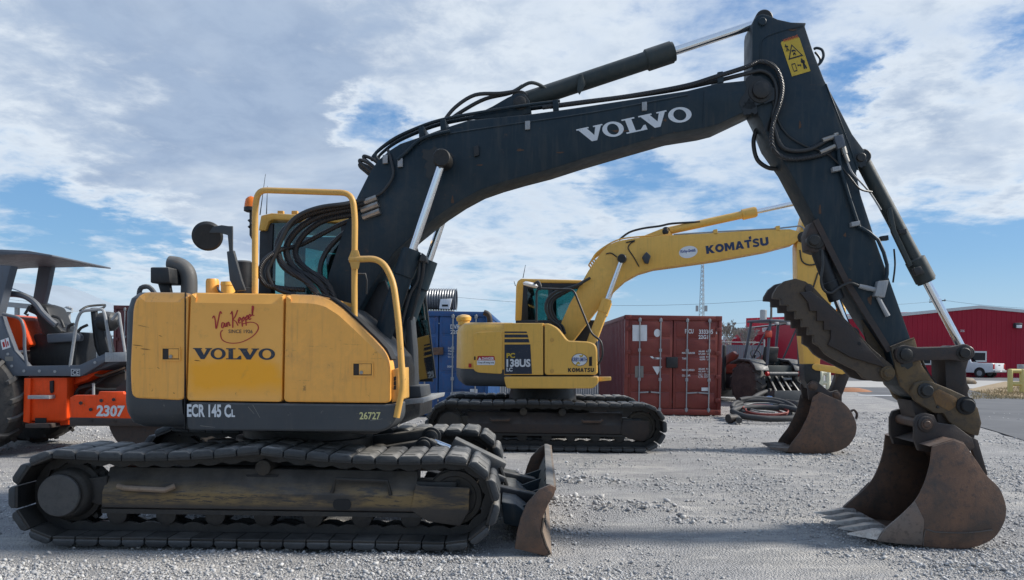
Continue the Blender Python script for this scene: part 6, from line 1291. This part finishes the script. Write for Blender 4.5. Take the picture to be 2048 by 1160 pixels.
# hitch cylinder bar and lift arms, box scraper
m = MB(); m.cyl(T.w(-.75, .55, 1.02), T.w(-.75, -.55, 1.02), .065, 14); m.build('hitch_bar', 'skirt_grey', trc); 
for v in (.58, -.58): m = MB(); m.cyl(T.w(-.75, v, 1.02), T.w(-.75, v * 1.12, 1.02), .07, 14); m.build('bar_end', 'decal_red', trc)
for v in (.38, .12, -.1, -.36): m = MB(); m.bar(T.w(-.5, v, .95), T.w(-1.0, v * 1.2, .42), .07, .09, (0, 0, 1), .01); m.build('lift_arm', 'black_paint', trc)
m = MB(); m.tube([T.w(-.62, -.12, .62), T.w(-.62, -.12, .86), T.w(-.62, -.40, .86), T.w(-.62, -.40, .62)], .05, 8); m.build('hitch_frame', 'silver', trc)
sb_ = tb_('box_scraper', -1.30, -1.26, -1.05, .78, .06, .52, 'skirt_grey', None, .006)
for v in (-1.05, .75): m = MB(); m.plate_uz(T, [(-1.30, .04), (-.80, .04), (-.80, .40), (-1.30, .54)], v, v + .03, .006); m.build('scraper_end', 'skirt_grey', sb_)

# ================================================================ coiled hoses on the gravel
H = Frame(0, 0, 0)
def coil(name, label, px, r, mat, seed=0, turns=2, ex=1.0, ez=.0, zb=None, cat='hose'):
    rnd_ = random.Random(seed); c = ground_at(*px); P = []
    for i in range(turns * 22 + 1):
        a = 2 * pi * i / 22 + seed; k = ex * (1 + .07 * sin(a * 1.3 + seed) + .04 * rnd_.uniform(-1, 1))
        P.append(Vector((c.x + .86 * k * cos(a), c.y + .55 * k * sin(a), (zb if zb is not None else r) + ez * (.5 + .5 * sin(a)) + .05 * i / 22)))
    m = MB(); m.tube(P, r, 10, 2); return tag(m.build(name, mat, None, 60), label, cat, 'coiled hoses in the pile')
flat('hose_dusty', (.045, .045, .046), .7, .5, (.12, .115, .11), 12); flat('cable_red', (.22, .04, .03), .6, .3); flat('cable_grey', (.22, .22, .21), .6, .3); flat('plastic_blue', (.03, .10, .25), .4, .2)
coil('coiled_hose', 'thickest black hose, forming the outer loop of the pile', (1534, 842), .07, 'hose_dusty', 1, 1, 1.0, .22)
coil('coiled_hose', 'black hose stacked as the second loop of the pile', (1528, 838), .055, 'hose_dusty', 2.3, 2, .86, .34)
coil('coiled_cable', 'dull red cable coiled inside the hose loops', (1530, 840), .022, 'cable_red', 3.1, 3, .60, .16, .05, 'cable'); coil('coiled_cable', 'grey cable coiled beside the dull red one', (1540, 838), .020, 'cable_grey', 4.7, 3, .66, .2, .05, 'cable')
hp_ = [ground_at(1478, 848), ground_at(1474, 838), ground_at(1490, 826), ground_at(1515, 815), ground_at(1540, 812)]
m = MB(); m.tube([Vector((p.x, p.y, z)) for p, z in zip(hp_, (.08, .12, .22, .38, .50))], .07, 10, 4); tag(m.build('coiled_hose', 'hose_dusty', None, 60), 'black hose end arching up over the pile', 'hose', 'coiled hoses in the pile')
a = ground_at(1472, 846); m = MB(); m.lathe(a + Vector((-.22, -.1, .10)), a + Vector((.0, 0, .12)), [(0, .06), (.05, .11), (.4, .11), (.42, .09), (1, .09)], 16); tag(m.build('hose_coupling', 'dark_rust', None), 'rusty coupling at the end of the thick black hose', 'coupling')
hp_ = [ground_at(1560, 812), ground_at(1590, 818), ground_at(1625, 816)]
m = MB(); m.tube([Vector((p.x, p.y, .16)) for p in hp_], .10, 10, 4); tag(m.build('pipe_length', 'hose_dusty', None, 60), 'short straight black pipe lying behind the hose loops', 'pipe')
c = ground_at(1526, 826); m = MB(); m.prism([c + Vector((x, y, .12)) for x, y in ((-.22, -.14), (.24, -.14), (.24, .16), (-.22, .16))], [c + Vector((x, y, z)) for x, y, z in ((-.20, -.12, .38), (.22, -.12, .48), (.22, .14, .48), (-.20, .14, .38))], .03); tag(m.build('blue_jug', 'plastic_blue', None), 'blue plastic jug lying in the hose pile', 'jug')

# ================================================================ road, kerb strip, dry grass (all a few millimetres above the yard)
def sheet(name, px, z, mat, label, kind='structure', sub=0):
    P = [ground_at(x, y, z) for x, y in px]; m = MB(); m._faces(P, [tuple(range(len(P)))]); o = m.build(name, mat, None, 0, kind, label); return o
t = Nt('asphalt'); n = t.noise(.5, 6, .65); f2 = t.noise(30, 3, .6); t.bump(f2, .3, .005); t.done(t.mix(t.ramp(n, .35, .65), (.075, .078, .084), (.115, .117, .122)), .85)
t = Nt('concrete'); n = t.noise(.8, 6, .6); t.done(t.mix(n, (.30, .285, .26), (.42, .41, .39)), .85)
t = Nt('dry_grass'); n = t.noise(1.5, 7, .7); n2 = t.noise(25, 3); t.bump(n2, .6, .05); t.done(t.mix(t.ramp(n, .35, .65), (.24, .17, .095), (.34, .265, .17)), .95)
sheet('road', [(1690, 776), (1720, 787), (1760, 795), (1800, 806), (1860, 824), (1920, 842), (1990, 862), (2110, 900), (2400, 980), (2600, 900), (2600, 735), (1650, 746), (1650, 768)], .006, 'asphalt', 'dark asphalt road beyond the yard')
sheet('concrete_apron', [(1640, 762), (1960, 761), (2080, 763), (2080, 776), (1960, 777), (1700, 774), (1640, 772)], .011, 'concrete', 'pale concrete strip across the road')
sheet('verge', [(1936, 779), (1975, 770), (2010, 763), (2140, 761), (2200, 800), (2110, 800), (2048, 797), (1990, 792)], .016, 'dry_grass', 'dry tan grass verge beside the road')
sheet('far_verge', [(1200, 740), (1840, 748), (2300, 750), (2300, 742), (1840, 738), (1200, 731)], .016, 'dry_grass', 'dry grass along the red buildings')
sheet('painted_line', [(1716, 791), (1800, 792), (1945, 795), (1945, 793.6), (1800, 790.4), (1716, 789.6)], .016, 'white_paint', 'white painted line across the road')
# tufts of dry grass on the verge and at the foot of the wall
V = []; F = []
def tuft(p, h, n):
    for _ in range(n):
        a = random.uniform(0, 2 * pi); l = h * random.uniform(.5, 1.1); b = p + Vector((random.gauss(0, .12), random.gauss(0, .12), 0)); w = .012; d = Vector((cos(a), sin(a), 0)); k = len(V)
        V.extend([b - d.orthogonal() * w, b + d.orthogonal() * w, b + d * l * .3 + Vector((0, 0, l))]); F.append((k, k + 1, k + 2))
for _ in range(500):
    x = random.uniform(1940, 2080); y = random.uniform(766, 798); 
    if y > 768 + (2080 - x) * .12 and y < 798: tuft(ground_at(x, y, .016), .10, 10)
for _ in range(160): tuft(ground_at(random.uniform(1845, 1895), 752.5, .0), .55, 6)
me = bpy.data.meshes.new('grass'); me.from_pydata([tuple(v) for v in V], [], F); flat('straw', (.34, .26, .14), .9, .3, (.2, .14, .07), 5); link_mesh('grass', me, 'straw', None, 0, 'stuff', 'dry straw-coloured grass tufts on the verge and along the wall')
# orange sand spill by the road
t = Nt('orange_sand'); n = t.noise(20, 5); t.bump(n, .5, .02); t.done(t.mix(n, (.24, .10, .045), (.36, .17, .085)), .9)
c = ground_at(1703, 783); m = MB(); rings = []
for f, h in ((1, 0), (.7, .09), (.35, .16), (.02, .18)): rings.append([Vector((c.x + 1.0 * f * cos(a) * (1 + .15 * sin(3 * a)), c.y + .7 * f * sin(a), h + .01)) for a in np.linspace(0, 2 * pi, 17)[:-1]])
m.loft(rings); tag(m.build('sand_heap', 'orange_sand', None, 60, 'thing'), 'low heap of orange sand at the edge of the road', 'heap')
c = ground_at(1925, 768); m = MB(); m.lathe(c + Vector((-.9, 0, .1)), c + Vector((.9, 0, .1)), [(0, .05), (.15, .3), (.5, .38), (.85, .3), (1, .05)], 10); tag(m.build('boulder', 'coupler', None, 60), 'low brown boulder beside the yellow guard posts', 'boulder')

# ================================================================ guard posts
t = Nt('post_yellow'); n = t.noise(6, 5); t.done(t.mix(n, (.50, .40, .12), (.62, .54, .22)), .6); t = Nt('post_cream'); n = t.noise(6, 5); t.done(t.mix(n, (.55, .52, .36), (.66, .62, .45)), .6)
def guard(label, px_posts, ybot, ytop, rails, mat):
    o = thing('guard_rail', label, 'guard rail', ground_at(px_posts[0], ybot), 'pipe guard rails by the road'); base = ground_at(px_posts[0], ybot); fr = Frame(0, base.y, 0); pts = []
    for i, x in enumerate(px_posts):
        v = (i % 2) * 0.0; a = fr.at(x, ybot, v); h = fr.at(x, ytop, v).z; m = MB(); r = .115; m.lathe(Vector((a.x, a.y, 0)), Vector((a.x, a.y, h)), [(0, r), (.95, r), (.99, r * .8), (1, r * .3)], 16); m.build('post', mat, o); pts.append(a)
    for f in rails:
        m = MB(); h = fr.at(px_posts[0], ytop, 0).z; m.cyl(Vector((pts[0].x, pts[0].y, h * f)), Vector((pts[-1].x, pts[-1].y, h * f)), .10, 14); m.build('rail', mat, o)
    return fr, pts, o
guard('yellow pipe guard rail on the grass verge in front of the white pickup', [2020, 2044, 2068], 786, 738, (.92, .38), 'post_yellow')
guard('pale cream pipe guard rail beyond the yellow excavator bucket', [1642, 1656], 778, 743, (.9, .35), 'post_cream')
fr_ = Frame(0, 42, 0); m = MB(); a = fr_.at(2041, 760, 0); m.tube([Vector((a.x, a.y, 0)), Vector((a.x, a.y, 1.3))], .03, 6); po = m.build('utility_box', 'silver', None); tag(po, 'small grey box on a pole behind the yellow guard rail', 'utility box'); m = MB(); m.box(Frame(a.x, a.y, 0), -.15, .15, -.1, .1, .9, 1.35, .01); m.build('box_body', 'silver', po)

# ================================================================ red metal buildings
def corrugated(name, col, pitch, col2=None):
    t = Nt(name); sp = t.new('ShaderNodeSeparateXYZ'); t.l.new(t.pos, sp.inputs[0]); n = t.noise(.3, 4); 
    t.done(t.mix(t.ramp(n, .3, .7), tuple(x * .88 for x in col), col), .6, 0.0, .25)
corrugated('red_sheet', (.36, .014, .034), .3); corrugated('red_sheet_far', (.38, .022, .042), .3)
flat('trim_white', (.60, .60, .59), .5, .1)
def ribbed_wall(fr, prof, v, mat, name, par, pitch=.3, d=.03):
    """standing-rib steel cladding; prof(u) gives the eave height"""
    u0, u1 = prof[0][0], prof[-1][0]; us = [p[0] for p in prof]; zs = [p[1] for p in prof]; n = int((u1 - u0) / pitch); P = []
    for i in range(n):
        a = u0 + (u1 - u0) * i / n; k = (u1 - u0) / n; P += [(a, 0), (a + k * .70, 0), (a + k * .78, -d), (a + k * .92, -d)]
    P.append((u1, 0)); rings = [[fr.w(u, v + x, 0), fr.w(u, v + x, float(np.interp(u, us, zs))), fr.w(u, v + .2, float(np.interp(u, us, zs))), fr.w(u, v + .2, 0)] for u, x in P]
    m = MB(); m.loft(rings); return m.build(name, mat, par, 0)
D = 68.0; G1 = Frame(0, D, 0)
hz = lambda x, y: G1.uz(x, y, 0)
bld = thing('red_building', 'large red metal building with a low gable behind the white pickup', 'building', G1.w(hz(1900, 750)[0], 0, 0))
gp = [hz(1660, 640), hz(1806, 632), hz(1957, 617), hz(2160, 636), hz(2400, 655)]
ribbed_wall(G1, gp, 0, 'red_sheet', 'wall', bld, .45, .04)
m = MB(); 
for a, b in zip(gp, gp[1:]): m.prism([G1.w(a[0], -.12, a[1] + z) for z in (0, .28)] + [G1.w(a[0], .3, a[1] + z) for z in (.28, 0)], [G1.w(b[0], -.12, b[1] + z) for z in (0, .28)] + [G1.w(b[0], .3, b[1] + z) for z in (.28, 0)])
m.build('gable_trim', 'trim_white', bld, 0)
m = MB(); m.loft([[G1.w(u, .2, z + .20), G1.w(u, 30, z + .20), G1.w(u, 30, z + .1), G1.w(u, .2, z + .1)] for u, z in gp]); m.build('roof', 'trim_white', bld, 0)
m = MB(); m.plate_uz(G1, [(gp[0][0], 0), gp[0], (gp[0][0] + .2, gp[0][1]), (gp[0][0] + .2, 0)], .2, 30, 0); m.build('side_wall', 'red_sheet', bld)
for x0, y0, x1, y1 in ((1830, 708, 1862, 730), (1938, 702, 1972, 724)):
    a, b = hz(x0, y0), hz(x1, y1); m = MB(); m.box(G1, a[0], b[0], -.10, .05, b[1], a[1], .01); wf = m.build('window', 'trim_white', bld); m = MB(); m.box(G1, a[0] + .15, b[0] - .15, -.13, -.02, b[1] + .15, a[1] - .15, 0); m.build('pane', 'seal_black', wf)
a, b = hz(2026, 646), hz(2040, 656); m = MB(); m.box(G1, a[0], b[0], -.35, 0, b[1], a[1], .05); lm = m.build('wall_lamp', 'skirt_grey', bld); m = MB(); m.box(G1, a[0] + .08, b[0] - .08, -.38, -.3, b[1] - .02, b[1] + .25, .02); m.build('lamp_lens', 'white_paint', lm)
letters('lettering', '316', on_plane(G1.at(1921, 664, -.06), G1.at(1929, 664, -.06), G1.at(1921, 659, -.06)), 'trim_white', bld, .02)
D2 = 84.0; G2 = Frame(0, D2, 0); h2 = lambda x, y: G2.uz(x, y, 0)
b2 = thing('red_building', 'second red metal building with white gutters, seen behind the tractor canopy', 'building', G2.w(h2(1600, 720)[0], 0, 0))
ribbed_wall(G2, [h2(1455, 680), h2(1500, 672), h2(1640, 652), h2(1760, 634), h2(1800, 632)], 0, 'red_sheet_far', 'wall', b2, .6, .05)
tp = [h2(1500, 634), h2(1800, 624)]; ribbed_wall(Frame(0, D2 + 14, 0), [(tp[0][0] * 1.15, tp[0][1] + .6), (tp[1][0] * 1.2, tp[1][1] + .9)], 0, 'red_sheet_far', 'upper_wall', b2, .7, .05)
for (xa, ya), (xb, yb) in (((1526, 660), (1600, 649)), ((1600, 649), (1760, 634)), ((1660, 640), (1760, 624))):
    m = MB(); m.bar(G2.at(xa, ya, -.3), G2.at(xb, yb, -.3), .4, .45); m.build('gutter', 'trim_white', b2, 0)
for x in (1561, 1658, 1672): m = MB(); m.bar(G2.at(x, 655, -.2), G2.at(x, 735, -.2), .3, .3, (0, 1, 0)); m.build('downpipe', 'trim_white', b2, 0)
a = ground_at(1462, 732); 
b3 = thing('red_building', 'low red shed far behind the fence beside the red container', 'building', G2.w(h2(1470, 720)[0], 6, 0)); ribbed_wall(Frame(0, D2 + 6, 0), [h2(1380, 684), h2(1490, 676)], 0, 'red_sheet_far', 'wall', b3, .6, .05)
for x in (1448, 1455, 1470): m = MB(); m.bar(G2.at(x, 674, 4), G2.at(x, 735, 4), .25, .25, (0, 1, 0)); m.build('post', 'trim_white', b3, 0)

# ================================================================ fence with privacy slats behind the containers
t = Nt('slat_grey'); n = t.noise(2, 4); t.done(t.mix(n, (.14, .16, .18), (.21, .235, .26)), .55)
def fence(label, p0, p1, h, grp='slatted chain link fence runs'):
    p0, p1 = Vector(p0), Vector(p1); L = (p1 - p0).length; d = (p1 - p0).normalized(); f = thing('fence', label, 'fence', p0, grp); n = int(L / 2.6); nn = d.cross(Vector((0, 0, 1)))
    m = MB(); k = int(L / .085)
    for i in range(k):
        c = p0 + d * (L * (i + .5) / k); m.bar(c + Vector((0, 0, .06)), c + Vector((0, 0, h - .12)), .074, .012, nn)
    o = m.build('slats', 'slat_grey', f, 0, 'stuff')
    for i in range(n + 1): c = p0 + d * (L * i / n); m = MB(); m.cyl(c, c + Vector((0, 0, h + .1)), .035, 8); m.build('post', 'silver', f)
    for z in (h - .02, h * .5, .08): m = MB(); m.cyl(p0 + Vector((0, 0, z)) - nn * .03, p1 + Vector((0, 0, z)) - nn * .03, .022, 6); m.build('rail', 'silver', f)
    return f
fence('grey slatted fence running behind the shipping containers', (-5.5, 27.5, 0), (9.3, 27.5, 0), 2.1)
fence('grey slatted fence behind the orange roller', (-21, 30, 0), (-9.2, 30, 0), 2.05)
# ================================================================ open shed, far left
flat('shed_roof', (.29, .34, .39), .5, .2, (.3, .32, .33), 3); SH = Frame(0, 38, 0); shed = thing('open_shed', 'open pole shed with a pale metal roof behind the orange roller', 'shed', SH.at(80, 720, 0))
rf = [SH.uz(-60, 570, 0), SH.uz(15, 570, 0), SH.uz(60, 585, 0), SH.uz(156, 626, 0)]
m = MB(); m.loft([[SH.w(u, -1, z), SH.w(u, 5, z + .35), SH.w(u, 5, z + .41), SH.w(u, -1, z + .06)] for u, z in rf]); m.build('roof', 'shed_roof', shed, 0)
q_ = [SH.uz(-60, 602, 0), SH.uz(156, 622, 0)]; m = MB(); m.bar(SH.w(q_[0][0], -.5, q_[0][1]), SH.w(q_[1][0], -.5, q_[1][1]), .12, .25); m.build('beam', 'silver', shed, 0)
for x in (33, 135): a = SH.at(x, 720, -.4); m = MB(); m.cyl(Vector((a.x, a.y, 0)), Vector((a.x, a.y, SH.uz(x, 614, 0)[1])), .12, 8); m.build('post', 'silver', shed)
m = MB(); m.bar(SH.at(122, 622, -.4), SH.at(134, 648, -.4), .12, .12, (0, 1, 0)); m.build('brace', 'silver', shed, 0)

# ================================================================ white pickup
PK = 63.0; PF = Frame(0, PK, -62)
pk = ground_at(1980, 755); PF = Frame(pk.x, pk.y, 62)         # its tail points towards the camera and to the right
tail = ground_at(1998, 756)
PF = Frame(tail.x, tail.y, 0); ang = radians(120)
class PFrame(Frame): pass
PF.U = Vector((cos(ang), sin(ang), 0)); PF.V = Vector((-sin(ang), cos(ang), 0))
car = thing('pickup_truck', 'white crew cab pickup parked against the red building', 'pickup', PF.o)
hwid = .98
body = [(0, .55), (0, 1.12), (.06, 1.30), (1.75, 1.32), (1.9, 1.34), (2.15, 1.92), (2.5, 1.99), (3.5, 1.98), (4.2, 1.42), (5.5, 1.22), (5.7, 1.05), (5.75, .5), (5.1, .42), (4.2, .42), (1.4, .42), (.5, .45)]
m = MB(); m.plate_uz(PF, body, -hwid, hwid, .05, 3); bd = m.build('body', 'white_paint', car, 40)
for v in (-hwid - .004, hwid - .02):
    m = MB(); m.plate_uz(PF, [(2.2, 1.36), (2.36, 1.84), (2.9, 1.86), (2.9, 1.38)], v, v + .024, 0); m.build('side_window', 'seal_black', car); m = MB(); m.plate_uz(PF, [(3.0, 1.38), (3.0, 1.86), (3.45, 1.85), (3.9, 1.42)], v, v + .024, 0); m.build('side_window', 'seal_black', car)
m = MB(); m.loft([[PF.w(u, -.8, z), PF.w(u, .8, z), PF.w(u + .02, .8, z), PF.w(u + .02, -.8, z)] for u, z in ((1.905, 1.40), (2.07, 1.83))]); m.build('rear_window', 'dark_glass', car)
m = MB(); m.plate_uz(PF, [(-.01, .72), (-.01, 1.28), (.03, 1.28), (.03, .72)], -.72, .72, .01); tg = m.build('tailgate', 'white_paint', car); m = MB(); m.plate_uz(PF, [(-.022, 1.10), (-.022, 1.17), (-.01, 1.17), (-.01, 1.10)], -.14, .14, 0); m.build('tailgate_handle', 'seal_black', tg)
for v in (-.97, .76): m = MB(); m.plate_uz(PF, [(-.025, .80), (-.025, 1.22), (.12, 1.22), (.12, .80)], v, v + .21, .01); m.build('tail_lamp', 'decal_red', car)
m = MB(); m.plate_uz(PF, [(-.16, .50), (-.16, .70), (.0, .70), (.0, .50)], -.95, .95, .03); bp = m.build('bumper', 'silver', car); m = MB(); m.plate_uz(PF, [(-.175, .54), (-.175, .67), (-.16, .67), (-.16, .54)], -.16, .16, 0); m.build('number_plate', 'sticker_white', bp)
for u in (1.15, 4.75):
    for v in (-1.0, .74):
        m = MB(); m.lathe(PF.w(u, v, .40), PF.w(u, v + .26, .40), [(0, .24), (.02, .38), (.1, .40), (.9, .40), (.98, .38), (1, .24)], 24); wh = m.build('wheel', 'tyre', car); m = MB(); m.cyl(PF.w(u, v - .004, .40), PF.w(u, v + .264, .40), .24, 18); m.build('rim', 'silver', wh)
        m = MB(); m.cyl(PF.w(u, v - .005 if v < 0 else v + .1, .46), PF.w(u, v + .15 if v < 0 else v + .254, .46), .47, 24); m.build('wheel_arch', 'seal_black', car)

# ================================================================ mast, poles, wires, trees
def lattice(label, px, ybase, ytop, dist, wb, wt_):
    fr = Frame(0, dist, 0); a, b = fr.at(px, ybase, 0), fr.at(px, ytop, 0); o = thing('lattice_tower', label, 'tower', Vector((a.x, dist, 0))); H_ = b.z; leg = lambda k, z: Vector((a.x, dist, z)) + Vector((cos(2 * pi * k / 3 + .5), sin(2 * pi * k / 3 + .5), 0)) * (wb + (wt_ - wb) * z / H_)
    for k in range(3): m = MB(); m.tube([leg(k, 0), leg(k, H_)], .09, 5); m.build('leg', 'silver', o)
    m = MB(); n = 22
    for i in range(n):
        for k in range(3): z0, z1 = H_ * i / n, H_ * (i + 1) / n; m.tube([leg(k, z0), leg((k + 1) % 3, z1)], .05, 4); m.tube([leg((k + 1) % 3, z0), leg(k, z1)], .05, 4)
    br = m.build('bracing', 'silver', o, 0, 'stuff'); m = MB(); m.tube([Vector((a.x, dist, H_)), Vector((a.x, dist, H_ + 5))], .15, 5); m.build('spike', 'silver', o)
    for s_ in (-1, 1): c_ = fr.at(px + s_ * 9, 617, 0); m = MB(); m.box(Frame(c_.x, dist, 0), -.4, .4, -.4, .4, c_.z - 1, c_.z + 1, 0); m.build('antenna_panel', 'silver', o)
    return o
lattice('tall grey lattice radio mast behind the red container', 1403, 700, 520, 260, 1.5, .45)
t = Nt('pole_wood'); n = t.noise(3, 4); t.done(t.mix(n, (.07, .055, .045), (.12, .10, .085)), .9); t = Nt('wire'); t.done((.05, .05, .055), .6)
def pole(label, px, ytop, dist, arms=True, box=False):
    fr = Frame(0, dist, 0); a = fr.at(px, ytop, 0); o = thing('utility_pole', label, 'utility pole', Vector((a.x, dist, 0)), 'utility poles'); m = MB(); m.tube([Vector((a.x, dist, 0)), a], [.2, .13], 8); m.build('shaft', 'pole_wood', o)
    if arms:
        m = MB(); m.bar(a + Vector((-1.2, 0, -.7)), a + Vector((1.2, 0, -.4)), .14, .16); m.build('cross_arm', 'pole_wood', o)
        for k in (-1.1, -.5, .5, 1.1): m = MB(); m.cyl(a + Vector((k, 0, -.55)), a + Vector((k, 0, -.2)), .06, 6); m.build('insulator', 'silver', o)
    if box: m = MB(); c = a + Vector((-1.0, 0, -3.4)); m.cyl(c, c + Vector((0, 0, 1.5)), .42, 12, .08); m.build('transformer', 'silver', o)
    return a
p1 = pole('utility pole with a cross arm rising behind the red building', 1875, 595, 110)
p2 = pole('thin utility pole with a grey transformer behind the tractor canopy', 1543, 590, 95, False, True)
def wire(label, a, b, sag=1.2):
    P = [a + (b - a) * (i / 14) - Vector((0, 0, sag * 4 * (i / 14) * (1 - i / 14))) for i in range(15)]; m = MB(); m.tube(P, .022, 4); tag(m.build('power_line', 'wire', None), label, 'power line', 'overhead wires')
W1 = Frame(0, 100, 0)
wire('overhead wire high above the red container and fence', W1.at(830, 585, 0), p2 + Vector((0, 0, -.6))); wire('overhead wire running to the pole behind the red building', p2 + Vector((0, 0, -.3)), p1 + Vector((0, 0, -.5)), .8); wire('overhead wire leaving the picture past the red building roof', p1 + Vector((1, 0, -.4)), W1.at(2200, 618, 5), .5); wire('lower overhead wire above the fence', W1.at(780, 648, 0), p2 + Vector((0, 0, -3.4)), .6); wire('overhead wire behind the grey canopy of the roller', W1.at(-60, 590, 0), W1.at(830, 585, 0), 2.0)
t = Nt('bark'); n = t.noise(3, 4); t.done(t.mix(n, (.22, .195, .175), (.33, .30, .275)), .9)
def bare_tree(label, px, py_top, dist, seed, spread=.42, levels=5):
    rn = random.Random(seed); fr = Frame(0, dist, 0); b = fr.at(px, 700, 0); H_ = fr.at(px, py_top, 0).z; o = thing('bare_tree', label, 'tree', Vector((b.x, dist, 0)), 'bare winter trees beyond the yard'); segs = []
    def grow(p, d, L, r, lv):
        q = p + d * L; segs.append((p, q, r, r * .66, lv))
        if lv >= levels: return
        for _ in range(3 if lv < levels - 1 else 4):
            a = rn.uniform(0, 2 * pi); nd = (d + Vector((cos(a), sin(a) * .8, rn.uniform(.0, .5))) * spread * rn.uniform(.6, 1.5)).normalized(); grow(p + d * L * rn.uniform(.6, 1.0), nd, L * rn.uniform(.58, .80), r * .58, lv + 1)
    grow(Vector((b.x, dist, 0)), Vector((rn.uniform(-.1, .1), 0, 1)), H_ * .30, H_ * .022, 0)
    for nm, f in (('trunk', lambda l: l <= 1), ('crown', lambda l: l > 1)):
        m = MB()
        for p, q, r0, r1, lv in segs:
            if f(lv): m.tube([p, (p + q) / 2 + Vector((rn.uniform(-1, 1), 0, rn.uniform(-1, 1))) * r0 * .6, q], [max(r0, .028), max((r0 + r1) / 2, .026), max(r1, .022)], 5 if lv < 3 else 3, 0, False)
        m.build(nm, 'bark', o, 0)
bare_tree('bare winter tree right of the red container', 1474, 596, 60, 3, .66, 6); bare_tree('wide bare tree behind the tractor canopy post', 1500, 622, 72, 21, .65, 6)
bare_tree('small bare tree seen under the yellow boom', 1120, 655, 70, 5); bare_tree('bare tree glimpsed through the yellow cab window', 1082, 628, 70, 8); bare_tree('faint bare tree beyond the tractor canopy', 1580, 632, 110, 11); bare_tree('low bare tree beyond the roller steering wheel', 178, 668, 75, 14)
# low far things beyond the fence
FB = Frame(0, 75, 0); a, b = FB.uz(1196, 700, 0), FB.uz(1218, 656, 0); m = MB(); m.box(FB, a[0], b[0], 0, 3, 0, b[1], .05); vn = m.build('van', 'box_blue', None); tag(vn, 'blue van roof showing above the fence by the red container', 'van')
t = Nt('far_trees'); n = t.noise(.6, 6, .7); t.done(t.mix(n, (.10, .09, .085), (.17, .15, .14)), .95)
V = []; F = []
for _ in range(5000):
    x = random.uniform(-330, 420); y = random.uniform(300, 330); h = 5 + 3.5 * noise.noise((x * .05, 0, 0)) + random.uniform(-1, 2.5); w = random.uniform(.1, .35); k = len(V); z0 = random.uniform(0, h * .6); dx = random.uniform(-1.2, 1.2)
    V += [(x - w, y, z0), (x + w, y, z0), (x + dx, y, h)]; F.append((k, k + 1, k + 2))
me = bpy.data.meshes.new('treeline'); me.from_pydata(V, [], F); link_mesh('treeline', me, 'far_trees', None, 0, 'stuff', 'far line of bare trees on the horizon')
